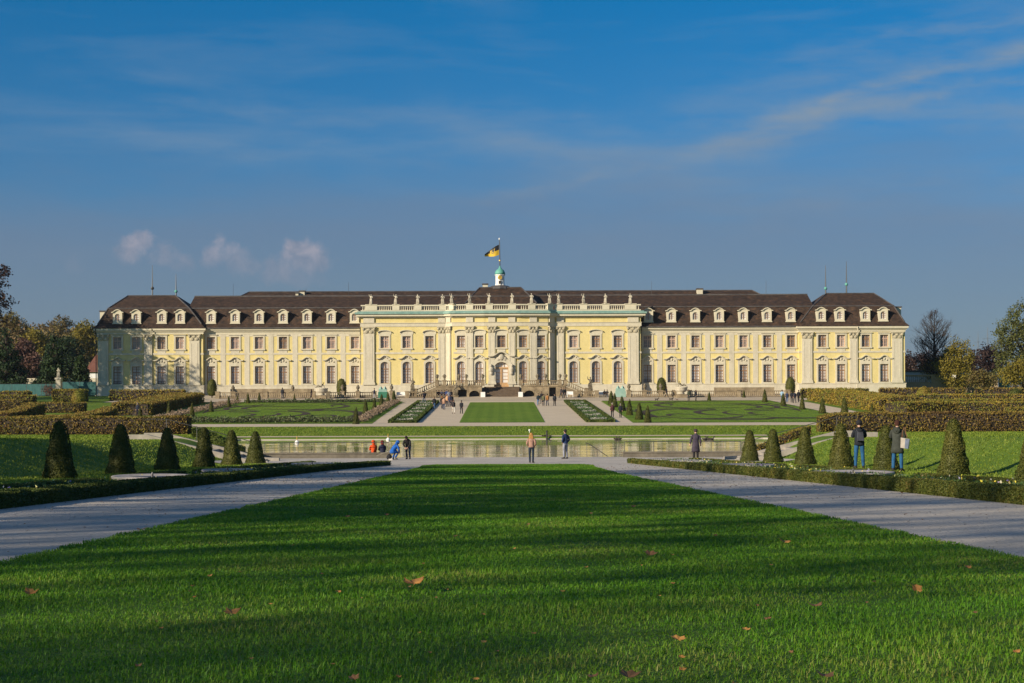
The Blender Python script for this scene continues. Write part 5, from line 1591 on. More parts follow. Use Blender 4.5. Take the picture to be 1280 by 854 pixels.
CLOTH = {}
def cloth(c):
    k = tuple(round(v, 3) for v in c)
    if k not in CLOTH: CLOTH[k] = surf('cloth', [(0.3, tuple(v*.65 for v in c)), (0.7, tuple(min(1, v*1.25) for v in c))], scale=5, rough=.85, bump=.8, bscale=11, spec=.2, bdist=.02)
    return CLOTH[k]

PROTO = {}
def proto(key, P, hem=.82, flare=.165, hair='short', hood_down=False, narrow=1.0):
    """meshes of one pose; drawn on by every figure in that pose"""
    d = {'body': body_mesh(P), 'coat': coat_mesh(P, hem, flare, narrow=narrow), 'trousers': trouser_mesh(P)}
    for s in 'LR':
        o = shoe_mesh(P, s).build('shoe', MT['iron'], smooth=True); d['shoe'+s] = o.data; bpy.data.objects.remove(o)
    for st in ('short','long','cap','beanie','hood','bun','bald'):
        o = hair_mesh(P, st).build('hair', MT['iron'], smooth=True); d['hair_'+st] = o.data; bpy.data.objects.remove(o)
    for me in d.values():
        me.materials.clear(); me.materials.append(MT['skin'])
    d['P'] = P
    PROTO[key] = d
    return d

def person(key, loc, rot, h, coat_c, leg_c, hair_c, label, hair='short', shoe_c=(.03,.03,.03), skin='skin', group=None, coat_name='jacket', leg_name='trousers'):
    d = PROTO[key]
    t = link('person', d['body']); t.location = loc; t.rotation_euler = (0, 0, rot); s = h/1.75; t.scale = (s, s, s)
    tag(t, label, 'person', group)
    def part(nm, me, m):
        o = link(nm, me); o.parent = t; o.material_slots[0].link = 'OBJECT'; o.material_slots[0].material = m; return o
    t.material_slots[0].link = 'OBJECT'; t.material_slots[0].material = MT[skin]
    part(coat_name, d['coat'], cloth(coat_c)); part(leg_name, d['trousers'], cloth(leg_c))
    part('shoe', d['shoeL'], cloth(shoe_c)); part('shoe', d['shoeR'], cloth(shoe_c))
    part({'hood':'hood','cap':'cap','beanie':'hat'}.get(hair, 'hair'), d['hair_'+hair], cloth(hair_c))
    return t

# poses (figure faces +Y; left is -X)
STAND = pose(anL=(-.12,-.02,.085), toL=(-.16,.12,.035), anR=(.12,-.02,.085), toR=(.16,.12,.035))
WALK = pose(knL=(-.095,.17,.52), anL=(-.10,.26,.10), toL=(-.105,.41,.06), knR=(.095,-.02,.50), anR=(.10,-.30,.12), toR=(.10,-.19,.035), elL=(-.22,-.10,1.14), wrL=(-.21,-.13,.90), haL=(-.21,-.13,.82), elR=(.22,.06,1.14), wrR=(.21,.17,.92), haR=(.21,.20,.84))
WALKB = pose(knL=(-.095,-.01,.50), anL=(-.10,-.24,.11), toL=(-.10,-.12,.035), knR=(.095,.12,.515), anR=(.10,.17,.09), toR=(.105,.32,.045), elL=(-.22,.03,1.13), wrL=(-.20,.14,.92), haL=(-.19,.17,.84), elR=(.22,-.08,1.14), wrR=(.21,-.09,.90), haR=(.21,-.09,.82))
LOOK = pose(elL=(-.24,.06,1.16), wrL=(-.08,.24,1.24), haL=(-.04,.29,1.29), elR=(.24,.06,1.16), wrR=(.08,.24,1.24), haR=(.04,.29,1.29), hb=(0,.03,1.555), hm=(0,.055,1.635), ht=(0,.06,1.715),
            anL=(-.14,-.02,.085), toL=(-.18,.12,.035), anR=(.14,-.02,.085), toR=(.18,.12,.035), knL=(-.125,.02,.5), knR=(.125,.02,.5))
POCKET = pose(elL=(-.26,-.07,1.15), wrL=(-.19,.06,.98), haL=(-.16,.09,.93), elR=(.26,-.07,1.15), wrR=(.19,.06,.98), haR=(.16,.09,.93), anL=(-.09,.02,.085), toL=(-.10,.16,.035), anR=(.10,-.06,.085), toR=(.13,.08,.035))
COATP = pose(elL=(-.27,-.01,1.15), wrL=(-.31,.03,.92), haL=(-.33,.05,.84), elR=(.26,-.01,1.14), wrR=(.28,.04,.92), haR=(.28,.06,.84), hb=(0,.04,1.55), hm=(0,.07,1.625), ht=(0,.08,1.705))
SIT = pose(pelvis=(0,0,.52), spine=(0,.03,.69), chest=(0,.07,.87), neck=(0,.10,1.02), hb=(0,.13,1.10), hm=(0,.16,1.18), ht=(0,.16,1.26),
           shL=(-.175,.08,.96), elL=(-.22,.16,.71), wrL=(-.12,.36,.66), haL=(-.08,.43,.66), shR=(.175,.08,.96), elR=(.22,.16,.71), wrR=(.12,.36,.66), haR=(.08,.43,.66),
           hiL=(-.09,.02,.50), knL=(-.13,.44,.50), anL=(-.13,.42,.09), toL=(-.14,.57,.035), hiR=(.09,.02,.50), knR=(.13,.44,.50), anR=(.13,.42,.09), toR=(.14,.57,.035))
CROUCH = pose(pelvis=(0,-.10,.50), spine=(0,.02,.66), chest=(0,.16,.80), neck=(0,.26,.92), hb=(0,.31,.98), hm=(0,.36,1.05), ht=(0,.37,1.13),
              shL=(-.175,.18,.88), elL=(-.22,.26,.62), wrL=(-.10,.38,.46), haL=(-.06,.43,.41), shR=(.175,.18,.88), elR=(.22,.26,.62), wrR=(.10,.38,.46), haR=(.06,.43,.41),
              hiL=(-.09,-.08,.48), knL=(-.15,.28,.50), anL=(-.14,.05,.09), toL=(-.16,.19,.035), hiR=(.09,-.08,.48), knR=(.15,.30,.44), anR=(.14,.02,.10), toR=(.16,.16,.035))
BEND = pose(pelvis=(0,-.06,.86), spine=(0,.05,1.01), chest=(0,.20,1.14), neck=(0,.32,1.24), hb=(0,.38,1.28), hm=(0,.44,1.33), ht=(0,.47,1.40),
            shL=(-.175,.24,1.18), elL=(-.22,.30,.92), wrL=(-.08,.42,.74), haL=(-.04,.46,.68), shR=(.175,.24,1.18), elR=(.22,.30,.92), wrR=(.08,.42,.74), haR=(.04,.46,.68),
            hiL=(-.09,-.06,.83), knL=(-.11,.10,.47), anL=(-.11,.0,.085), toL=(-.12,.15,.035), hiR=(.09,-.06,.83), knR=(.11,.02,.46), anR=(.11,-.12,.085), toR=(.12,.03,.035))
proto('stand', STAND); proto('walk', WALK); proto('walkb', WALKB); proto('look', LOOK, hem=.83, flare=.17)
proto('parka', LOOK, hem=.60, flare=.215); proto('pocket', POCKET, hem=.90, flare=.15, narrow=.9); proto('longcoat', COATP, hem=.44, flare=.235)
proto('sit', SIT, hem=.47, flare=.17); proto('crouch', CROUCH, hem=.44, flare=.17); proto('bend', BEND, hem=.80, flare=.16)

AWAY, TOWARD, LEFTW, RIGHTW = 0, math.pi, math.pi/2, -math.pi/2
def at(px, Y): x = sx(px, Y); return (x, Y, tz(x, Y)+.02)
DENIM = (.030,.085,.19); BLACK = (.014,.015,.018); NAVY = (.018,.026,.055)
# near figures
p1 = person('look', at(1074, 60), AWAY, 1.80, (.018,.022,.030), (.025,.105,.24), (.02,.02,.026), 'person in a black hooded jacket, blue jeans and dark hat by the yew cones', 'beanie')
d = MB(); d.tube([Vector((0,-.10,1.46)), Vector((0,-.15,1.41)), Vector((0,-.13,1.33))], [.09,.11,.05], 10)
o = d.build('hood', cloth((.018,.022,.030)), smooth=True); o.parent = p1
# small dark backpack on the shoulder
b_ = MB(); b_.hexa([(-.11,-.27,1.02),(.11,-.27,1.02),(.12,-.14,1.0),(-.12,-.14,1.0),(-.08,-.24,1.34),(.08,-.24,1.34),(.10,-.13,1.36),(-.10,-.13,1.36)])
b_.tube([(.09,-.14,1.34),(.14,-.03,1.47),(.13,.10,1.36)], .016, 6); b_.tube([(-.09,-.14,1.34),(-.14,-.03,1.47),(-.13,.10,1.36)], .016, 6)
bp = b_.build('backpack', cloth((.055,.060,.075))); s_ = 1.8/1.75
bp.location = p1.location; bp.scale = (s_,)*3; tag(bp, 'flat dark grey backpack worn by the person in the black jacket', 'backpack')
p2 = person('parka', at(1121.5, 54), R(-22), 1.72, (.050,.056,.048), (.025,.105,.24), (.055,.022,.016), 'person in a grey green parka and blue jeans with a tote bag', 'short')
d = MB(); d.tube([Vector((-.09,-.08,1.47)), Vector((0,-.15,1.43)), Vector((.09,-.08,1.47))], [.06,.09,.06], 10); d.ball((0,-.13,1.40), (.13,.07,.12), 10, 6)
o = d.build('hood', cloth((.050,.056,.048)), smooth=True); o.parent = p2
bg_ = MB()
bg_.hexa([(-.12,-.07,-.17),(.13,-.04,-.18),(.13,.05,-.18),(-.12,.06,-.17),(-.15,-.045,.17),(.15,-.025,.15),(.15,.03,.15),(-.15,.035,.17)])
bgp = Vector(p2.location)+Vector((.20,-.24,.96))
bag = bg_.build('tote_bag', surf('canvas', [(0.3,(.34,.30,.26)),(0.7,(.44,.40,.35))], scale=5, rough=.9, local=True)); bag.location = bgp; bag.rotation_euler = (R(3), R(6), R(-32))
tag(bag, 'pale canvas tote bag hanging from the shoulder of the person in the parka', 'bag')
st = MB(); st.tube([(-.10,-.05,.19),(-.12,.0,.36),(-.10,.08,.52)], .016, 5); st.tube([(.08,-.045,.19),(-.02,.0,.36),(-.06,.08,.52)], .016, 5); so_ = st.build('strap', cloth((.16,.085,.05))); so_.parent = bag
pn = MB(); pn.add([(.02,-.066,-.172),(.131,-.052,-.175),(.152,-.036,.148),(.01,-.046,.155)], [(0,1,2,3)]); po = pn.build('blue_panel', cloth((.14,.17,.24))); po.parent = bag
person('longcoat', at(869.5, 93), AWAY, 1.80, (.060,.050,.070), (.018,.017,.02), (.055,.038,.04), 'person in a long mauve grey coat and dark hat', 'beanie', group=None)
person('pocket', at(664, 90.5), R(-8), 1.68, (.34,.20,.15), (.022,.035,.055), (.42,.22,.07), 'blond person in a beige puffer jacket, dark jeans and boots facing the pond', 'long', shoe_c=(.02,.016,.015))
person('pocket', at(706.5, 97.5), R(38), 1.78, (.022,.040,.10), (.27,.28,.33), (.025,.02,.018), 'person in a dark blue jacket and pale jeans standing at the pond edge', 'short')
wl = (0,0,.50)
a = person('sit', (sx(467,100.15), 100.35, -.02), R(25), 1.70, (.68,.085,.018), (.03,.03,.035), (.68,.085,.018), 'person in a bright orange hooded jacket sitting at the pond wall', 'hood')
a = person('sit', (sx(478,100.2), 100.4, -.02), R(20), 1.66, (.022,.024,.05), (.02,.022,.035), (.16,.02,.022), 'person in navy with a dark red hood beside the one in orange', 'hood')
pole = MB(); Yp = 99.2; pole.tube([(sx(471,Yp),Yp-.3,sz(569,Yp)),(sx(499,Yp),Yp,sz(559,Yp))], [.014,.009], 6)
pl_ = pole.build('long_stick', flat('pale_stick', (.38,.33,.26))); tag(pl_, 'long thin stick held by the person in dark navy', 'stick')
hd_ = MB(); hd_.box(sx(498.5,Yp),sx(500,Yp),Yp-.03,Yp+.03,sz(560,Yp),sz(558.3,Yp)); o = hd_.build('stick_head', MT['iron']); o.parent = pl_
person('crouch', at(491.5, 97.0), R(-50), 1.72, (.018,.11,.42), (.018,.10,.38), (.018,.11,.42), 'person crouching by the pond in bright blue hooded rain clothes', 'hood', shoe_c=(.45,.42,.38))
bag2 = MB(); bag2.ball((0,0,.16), (.17,.13,.18), 10, 7); bag2.tube([(-.06,0,.30),(0,0,.38),(.06,0,.30)], .015, 5)
bo = bag2.build('rucksack', cloth((.02,.021,.026)), smooth=True); bo.location = at(486.3, 96.8); tag(bo, 'black rucksack on the ground beside the person in blue', 'backpack')
person('bend', at(510, 97.6), R(168), 1.72, (.022,.022,.022), (.035,.05,.085), (.02,.016,.014), 'person in a black jacket bending forward by the pond', 'short')
wr = MB(); wr.box(-.12,.12,-.07,.07,0,.09); wr.box(.02,.10,-.05,.05,.093,.13); o = wr.build('picnic_bundle', flat('pale_paper', (.55,.50,.44))); o.location = at(488.0, 96.0); tag(o, 'small pale bundle on the gravel by the person in blue', 'bundle')

# visitors in the upper garden: (px, row of the feet, height, pose, turn, coat, legs, hair colour, hair, words)
VIS = [(468,498.5,'walkb',LEFTW,(.03,.035,.07),(.32,.33,.36),(.05,.035,.025),'short','person in dark blue top and pale trousers walking past the green winter cover'),
 (530.2,504.0,'walk',R(20),(.03,.03,.045),(.10,.13,.20),(.03,.02,.02),'short','person in dark clothes at the top of the left flower bed'),
 (542.8,511.5,'walk',TOWARD,(.025,.025,.026),(.045,.10,.20),(.04,.03,.02),'short','person in black coat and blue jeans beside the left flower bed'),
 (552.5,511.0,'walkb',AWAY,(.03,.028,.028),(.03,.03,.05),(.25,.12,.05),'long','person with reddish hair left of the one in the pink jacket'),
 (555.0,512.5,'walk',AWAY,(.50,.30,.20),(.035,.06,.13),(.06,.03,.02),'bun','person in a pink jacket amid the group'),
 (559.0,508.5,'stand',R(150),(.46,.27,.15),(.04,.04,.05),(.30,.16,.07),'short','person in a peach jacket just behind the one in pink'),
 (562.2,508.7,'walkb',TOWARD,(.04,.045,.09),(.03,.03,.05),(.03,.02,.02),'short','person in dark violet on the right of the group'),
 (564.6,507.5,'walk',AWAY,(.02,.02,.024),(.02,.02,.03),(.03,.02,.02),'beanie','tall person in black behind the white legged walker'),
 (566.8,517.3,'walk',TOWARD,(.05,.042,.045),(.62,.58,.52),(.04,.025,.02),'long','person in dark jacket and white trousers walking toward the pond'),
 (576.8,517.3,'walkb',AWAY,(.025,.027,.035),(.02,.022,.035),(.03,.02,.02),'short','person in black walking alone left of the central lawn'),
 (672.8,507.3,'walkb',TOWARD,(.02,.03,.04),(.08,.17,.32),(.03,.02,.02),'short','person in dark top and light blue jeans right of the central lawn'),
 (677.0,505.0,'stand',R(160),(.02,.02,.022),(.02,.02,.025),(.02,.015,.015),'short','person in black half hidden by the one in the olive coat'),
 (679.3,508.3,'walk',TOWARD,(.15,.15,.08),(.03,.03,.04),(.05,.03,.02),'hood','person in an olive coat between the dark one and the orange one'),
 (684.2,508.0,'walk',AWAY,(.42,.20,.07),(.03,.04,.08),(.05,.03,.02),'short','person in an orange brown jacket right of the olive coat'),
 (693.3,507.8,'stand',TOWARD,(.03,.035,.045),(.015,.015,.018),(.03,.02,.02),'short','person in black standing alone right of the group by the lawn'),
 (701.5,498.0,'walk',LEFTW,(.03,.03,.045),(.02,.03,.05),(.03,.02,.02),'short','person in dark clothes, left of three before the right terrace stair'),
 (704.5,498.2,'stand',R(170),(.02,.02,.022),(.02,.03,.05),(.03,.02,.02),'short','person in black, middle of three before the right terrace stair'),
 (706.8,498.0,'walkb',RIGHTW,(.02,.022,.03),(.02,.025,.04),(.03,.02,.02),'beanie','person in black, right of three before the right terrace stair'),
 (765.4,523.0,'walk',AWAY,(.075,.03,.032),(.02,.018,.02),(.30,.25,.22),'short','person in a wine red coat on the path beside the right cones'),
 (775.6,523.0,'walkb',AWAY,(.02,.022,.032),(.018,.018,.022),(.22,.20,.18),'short','person in a dark coat walking beside the wine red coat'),
 (833.2,497.8,'walk',RIGHTW,(.02,.02,.025),(.02,.02,.025),(.03,.02,.02),'short','person in black by the balustrade behind the little dogs'),
 (861.0,502.3,'stand',R(150),(.04,.05,.035),(.05,.05,.05),(.05,.03,.02),'short','person in dark green left of the tall one near the right stone vase'),
 (869.8,502.2,'stand',R(-60),(.018,.02,.028),(.07,.06,.06),(.03,.02,.02),'short','tall person in a black jacket right of the one in dark green'),
 (977.6,503.2,'walkb',AWAY,(.28,.42,.55),(.08,.12,.2),(.05,.03,.02),'short','person in a light blue top half hidden by a cone on the right'),
 (983.8,505.0,'walk',AWAY,(.03,.045,.10),(.045,.10,.22),(.04,.03,.02),'short','person in a navy jacket and jeans on the right outer path'),
 (989.6,504.6,'walkb',AWAY,(.02,.022,.03),(.02,.022,.03),(.03,.02,.02),'short','person in black second from left on the right outer path'),
 (993.4,505.4,'walk',AWAY,(.022,.025,.04),(.02,.022,.035),(.03,.02,.02),'beanie','person in dark navy third from left on the right outer path'),
 (998.2,504.0,'walkb',AWAY,(.018,.018,.022),(.018,.018,.022),(.03,.02,.02),'short','person in black nearest the yellow hedge on the right outer path'),
 (353,497.6,'stand',AWAY,(.03,.032,.04),(.05,.06,.09),(.03,.02,.02),'short','person at the balustrade left of the long black coat'),
 (389.3,500.3,'walk',LEFTW,(.016,.016,.018),(.016,.016,.018),(.02,.015,.015),'hood','person in a long black coat walking left of the stone vase'),
 (172,519.0,'stand',R(160),(.025,.03,.05),(.02,.02,.03),(.35,.30,.28),'short','person in dark blue at the gap in the hedges on the left')]
for (px, py, ps, rot, cc, lc, hc, hs, lb) in VIS:
    Y = yfar(py); x = sx(px, Y)
    person(ps, (x, Y, tz(x, Y)+.03), rot+random.uniform(-.2, .2), random.uniform(1.66, 1.82), cc, lc, hc, lb, hs, group='visitors in the upper garden')
# seated row and standing knot of visitors on the terrace left of the steps
ROW = [(545.3,(.03,.04,.08)),(548.6,(.02,.02,.025)),(552.2,(.05,.06,.10)),(556.0,(.02,.025,.05))]
for k, (px, cc) in enumerate(ROW):
    Y = 268.6; person('sit', (sx(px,Y), Y, tz(0,Y)+.02), TOWARD, 1.7, cc, (.03,.035,.05), (.03,.02,.02), '%s from left of the dark clad visitors seated before the left terrace stair' % ORD[k], 'short', group='visitors seated on the terrace')
for k, (px, py, cc) in enumerate(((558.4,500.5,(.03,.05,.14)),(560.8,502.0,(.20,.22,.28)),(563.8,501.0,(.02,.02,.025)))):
    Y = yfar(py); person('stand', (sx(px,Y), Y, tz(0,Y)+.03), AWAY if k else R(150), 1.74, cc, (.02,.022,.03), (.03,.02,.02), ['person in blue standing right of the seated row','person in pale grey standing right of the seated row','person in black standing at the right end of the seated row'][k], 'short', group='visitors in the upper garden')
Y = 268.8
person('sit', (sx(755.5,Y), Y-.2, tz(0,Y)+.02), TOWARD, 1.7, (.02,.022,.03), (.02,.022,.03), (.03,.02,.02), 'left of two people in dark clothes sitting on the right white bench', 'short', group='visitors seated on the terrace')
person('sit', (sx(758.8,Y), Y-.2, tz(0,Y)+.02), TOWARD, 1.7, (.03,.03,.035), (.02,.022,.03), (.03,.02,.02), 'right of two people in dark clothes sitting on the right white bench', 'short', group='visitors seated on the terrace')

# dogs
def dog(px, py, L, rot, c, label):
    m = lambda *a: Vector(a)
    pts = [m(-.22,0,.30), m(0,0,.29), m(.20,0,.31), m(.30,0,.42), m(.38,0,.47), m(.48,0,.44),
           m(.20,-.06,.26), m(.21,-.065,.14), m(.19,-.065,.02), m(.20,.06,.26), m(.17,.065,.14), m(.19,.065,.02),
           m(-.21,-.06,.25), m(-.17,-.065,.17), m(-.25,-.065,.11), m(-.24,-.065,.02), m(-.21,.06,.25), m(-.17,.065,.17), m(-.25,.065,.11), m(-.24,.065,.02),
           m(-.33,0,.40), m(-.38,0,.50)]
    E = [(0,1),(1,2),(2,3),(3,4),(4,5),(2,6),(6,7),(7,8),(2,9),(9,10),(10,11),(0,12),(12,13),(13,14),(14,15),(0,16),(16,17),(17,18),(18,19),(0,20),(20,21)]
    rad = [.085,.085,.10,.065,.065,.035,.05,.028,.024,.05,.028,.024,.055,.035,.024,.022,.055,.035,.024,.022,.02,.012]
    me = skin_mesh('dog', pts, E, rad, 1, 1)
    e = MB()
    for q in (-.045, .045): e.tube([(.36,q,.52),(.33,q*1.5,.57),(.32,q*1.7,.50)], [.022,.026,.008], 5)
    me.materials.append(cloth(c))
    Y = yfar(py); x = sx(px, Y)
    o = link('dog', me); o.location = (x, Y, tz(x, Y)+.03); o.rotation_euler = (0,0,rot); o.scale = (L/.7,)*3
    eo = e.build('ear', cloth(c)); eo.parent = o
    tag(o, label, 'dog', 'dogs on the palace terrace')
dog(820.8, 502.0, .62, .2, (.018,.016,.015), 'leftmost of the three little dogs, black, facing right')
dog(838.8, 502.0, .66, .1, (.018,.016,.015), 'middle of the three little dogs, black')
dog(846.2, 501.8, .40, 2.9, (.14,.08,.05), 'rightmost and smallest of the three dogs, brown')
# ================================================================ statues, stairs, garden furniture
def statue_mesh(seed, robe=True):
    rg = random.Random(seed); j = lambda s: rg.uniform(-s, s)
    up = rg.random() < .55
    P = pose(chest=(j(.05),j(.03),1.31), neck=(j(.05),.02,1.48), hm=(j(.06),.05,1.645), knL=(-.12,.10,.52), elL=(-.30,.05+j(.1),1.16), wrL=(-.20+j(.1),.22,1.05+j(.15)), haL=(-.14,.27,1.06),
             elR=(.32,.02,1.22 if not up else 1.45), wrR=(.36 if up else .16,.14,1.30 if not up else 1.70), haR=(.37 if up else .10,.18,1.36 if not up else 1.78))
    a = body_mesh(P, 'statue'); b = coat_mesh(P, .12 if robe else .6, .24, loose=.04)
    bm = bmesh.new(); bm.from_mesh(a); bm.from_mesh(b)
    h = hair_mesh(P, rg.choice(['bun','short','long'])); dr = MB()
    for q in range(7):
        x = -.2+.07*q; dr.tube([(x*.6,.08,1.0),(x,.16+.04*math.sin(q*2),.55),(x*1.25,.20,.06)], [.03,.045,.05], 5)
    dr.tube([(-.22,-.02,1.42),(.0,.16,1.15),(.22,.10,.85),(.30,-.05,.5)], [.05,.07,.07,.04], 6)
    dr.lathe([(.34,-.02),(.36,.05),(.30,.09)], (0,.03,0), 10)
    for m in (h, dr):
        vs = [bm.verts.new(p) for p in m.v]
        for f in m.f:
            try: bm.faces.new([vs[i] for i in f])
            except ValueError: pass
    for f in bm.faces: f.smooth = True
    bm.normal_update(); me = bpy.data.meshes.new('statue'); bm.to_mesh(me); bm.free(); me.materials.clear(); me.materials.append(MT['statue'])
    return me
STM = [statue_mesh(s_) for s_ in (1,2,3,4,5)]
for i, p in enumerate(st_pts):
    o = link('statue', STM[(i*3) % 5]); o.location = (p.x, p.y+.09, ZR1+.105); o.rotation_euler = (0,0,math.pi+(-.5+.17*((i*7) % 6))); o.scale = (.98,)*3
    tag(o, '%s pale stone statue from the left on the roof balustrade of the palace' % ORD[i], 'statue', 'statues on the roof balustrade')

# flag and pole on the turret
FX, FY = TX+.0, 284.5; zb = zt1+1.3
fp = thing('flagpole', 'thin flagpole rising from the green turret dome of the palace', 'flagpole', (FX, FY, zb))
zt_ = sz(299.5, FY)
m = MB(); m.tube([(FX,FY,zb),(FX-.05,FY,zb+4),(FX-.10,FY,zt_)], [.10,.08,.05], 7); m.build('pole', MT['steel'], fp)
m = MB(); m.ball((FX-.10,FY,zt_+.10), (.12,.12,.2), 8, 6); m.build('finial', MT['white'], fp)
m = MB(); m.ball((FX-.03,FY,sz(326,FY)), .16, 8, 6); m.build('pole_ball', MT['gold'], fp)
fl = thing('flag', 'black over gold flag with a small crest flying from the palace flagpole', 'flag', (FX-.1, FY, sz(315,FY)))
nx_ = 22; L = 2.55
def flagpt(u, v):
    x = FX-.16-L*u; y = FY-.30*math.sin(u*7.0)*(.3+u)-.05
    ztop = sz(306.0,FY)-1.72*u**1.25; zbot = sz(318.8,FY)-.42*u-.12*math.sin(u*5)
    return (x, y, zbot+(ztop-zbot)*v)
for nm, v0, v1, mt in (('black_stripe', .5, 1, flat('flag_black', (.018,.018,.022), rough=.8)), ('gold_stripe', 0, .5, flat('flag_gold', (.62,.40,.03), rough=.8))):
    m = MB(); vs = []
    for i in range(nx_+1):
        for k in range(5): vs.append(flagpt(i/nx_, v0+(v1-v0)*k/4))
    m.add(vs, [(i*5+k, i*5+k+1, i*5+k+6, i*5+k+5) for i in range(nx_) for k in range(4)]); m.build(nm, mt, fl, smooth=True)
# crest: gold shield with three dark beasts passant, held on the middle of the cloth
m = MB()
def fpt(u, v): p = flagpt(u, v); return (p[0], p[1]-.03, p[2])
sh = [(.30,.86),(.62,.86),(.62,.46),(.56,.28),(.46,.17),(.36,.28),(.30,.46)]
m.add([fpt(a, b) for a, b in sh], [tuple(range(len(sh)))]); cr = m.build('crest', flat('crest_gold', (.58,.38,.04)), fl)
m = MB()
def f2(u, v): p = flagpt(u, v); return (p[0], p[1]-.045, p[2])
for vv in (.74, .56, .37):
    w_ = 1.0 if vv > .4 else .75
    for q in ([(-.10,0),(.07,0),(.07,.07),(-.10,.07)], [(-.14,.03),(-.10,.03),(-.10,.12),(-.14,.12)], [(-.09,-.05),(-.065,-.05),(-.065,0),(-.09,0)], [(-.04,-.05),(-.015,-.05),(-.015,0),(-.04,0)], [(.045,-.05),(.07,-.05),(.07,0),(.045,0)], [(.07,.05),(.11,.09),(.10,.12),(.07,.07)]):
        m.add([f2(.46+a*w_, vv+b*.9) for a, b in q], [(0,1,2,3)])
m.build('crest_beasts', MT['iron'], cr)

# terrace stair in front of the portal
ZT = tz(0, 270); ZP = sz(483.5, 272)
ts = thing('terrace_stair', 'sandstone double terrace with arches and central steps before the palace door', 'stairs', (0, 272, ZT))
darkstep = surf('dark_worn_steps', [(0.3,(.085,.060,.042)),(0.7,(.15,.11,.075))], scale=2, rough=.95, bump=.4, bscale=8)
m = MB(); ns = 10; y0 = 270.2
for i in range(ns): m.box(-2.95, 3.0, y0+.30*i, 275.0-.003, ZT-.3+.001*i, ZT+(ZP-ZT)*(i+1)/ns)
m.build('steps', darkstep, ts)
def baluster_run(parent, x0, x1, y, z0, z1, mat, za=None, zb=None, pitch=.34, name='baluster_row', thick=.13):
    """row of turned balusters under a rail, optional slope za->zb added at the ends"""
    za = za or 0; zb = zb or 0
    n_ = max(2, int(abs(x1-x0)/pitch)); m = MB()
    for i in range(n_):
        u = (i+.5)/n_; x = x0+(x1-x0)*u; dz = za+(zb-za)*u
        m.lathe([(.07,z0+.1+dz),(.12,z0+.3+dz),(.05,z0+.55*(z1-z0)+dz),(.08,z1-.14+dz)], (x,y,0), 6)
    o = m.build(name, mat, parent)
    for nm, a, b in (('rail', z1-.14, z1), ('base', z0-.06, z0+.1)):
        r = MB(); A, B, ZA, ZB_ = (x0, x1, za, zb) if x0 < x1 else (x1, x0, zb, za)
        r.hexa([(A,y-thick,a+ZA),(B,y-thick,a+ZB_),(B,y+thick,a+ZB_),(A,y+thick,a+ZA),(A,y-thick-.04,b+ZA),(B,y-thick-.04,b+ZB_),(B,y+thick+.04,b+ZB_),(A,y+thick+.04,b+ZA)])
        r.build(nm, mat, parent)
    return o
stonedk = surf('weathered_sandstone', [(0.2, (.15,.115,.075)), (0.6, (.36,.285,.18)), (0.85, (.50,.41,.27))], scale=.9, rough=.95, bump=.5, bscale=5, fine=(2, .5))
YT = 270.4
def holes_wall(parent, x0, x1, y0, y1, z0, z1, arches, rects):
    m = MB(); h = [(a-w/2, a+w/2, z0, zz) for a, w, zz in arches]+[(a, b, c, d_) for a, b, c, d_ in rects]
    wall_holes(m, x0, x1, z0, z1, h, depth=1.1, y=y0)
    m.add([(x0,y0,z1),(x1,y0,z1),(x1,y1,z1),(x0,y1,z1)], [(0,1,2,3)])
    m.add([(x0,y0,z0),(x0,y1,z0),(x0,y1,z1),(x0,y0,z1)], [(0,1,2,3)]); m.add([(x1,y0,z0),(x1,y1,z0),(x1,y1,z1),(x1,y0,z1)], [(3,2,1,0)])
    m.box(x0-.06, x1+.06, y0-.12, y1, z1+.004, z1+.16)
    o = m.build('terrace_wall', stonedk, parent)
    for a, w, zz in arches:
        s = MB(); A = arc(w/2, w*.42, 11); zt = zz-w*.42
        s.band([(a-w/2-.02, zz+.02)]+[(a+p[0]*1.02 if abs(p[0]) > .1 else a, zz+.02) for p in A]+[(a+w/2+.02, zz+.02)], [(a-w/2, zt)]+[(a+p[0], zt+p[1]-.01) for p in A]+[(a+w/2, zt)], y0-.03, y0+.5)
        s.build('arch', stonedk, o)
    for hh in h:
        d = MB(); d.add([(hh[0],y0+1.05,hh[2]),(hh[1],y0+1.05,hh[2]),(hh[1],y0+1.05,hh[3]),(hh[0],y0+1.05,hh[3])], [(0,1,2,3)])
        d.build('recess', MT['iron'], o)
L0, L1 = sx(545.5,YT), -3.35; R0, R1 = 3.4, sx(707.5,YT)
holes_wall(ts, L0, L1, YT, 274.3, ZT-.4, ZP, [(sx(593,YT), 1.75, sz(488.2,YT))], [(sx(572.5,YT), sx(583.5,YT), ZT-.3, sz(487.2,YT))])
holes_wall(ts, R0, R1, YT, 274.3, ZT-.4, ZP, [(sx(661.5,YT), 1.75, sz(488.2,YT))], [(sx(686.5,YT), sx(695,YT), ZT-.3, sz(484.5,YT))])
zb0, zb1 = ZP+.17, ZP+1.05
for xs_, xe in ((L0, sx(573,YT)), (sx(575,YT), sx(582,YT)), (sx(583.5,YT), sx(602.5,YT))): baluster_run(ts, xs_+.25, xe-.25, YT+.15, zb0, zb1, stonedk)
for xs_, xe in ((sx(651.5,YT), sx(671.5,YT)), (sx(673,YT), sx(681,YT)), (sx(683,YT), R1)): baluster_run(ts, xs_+.25, xe-.25, YT+.15, zb0, zb1, stonedk)
pier_px = [546.5,555.5,573.8,582.8,603.5,651,672,682,700,707]
for px in pier_px:
    x = sx(px, YT); m = MB(); m.box(x-.30,x+.30,YT-.2,YT+.45,ZP+.165,ZP+1.02); m.box(x-.36,x+.36,YT-.26,YT+.51,ZP+1.023,ZP+1.14); m.build('pier', stonedk, ts)
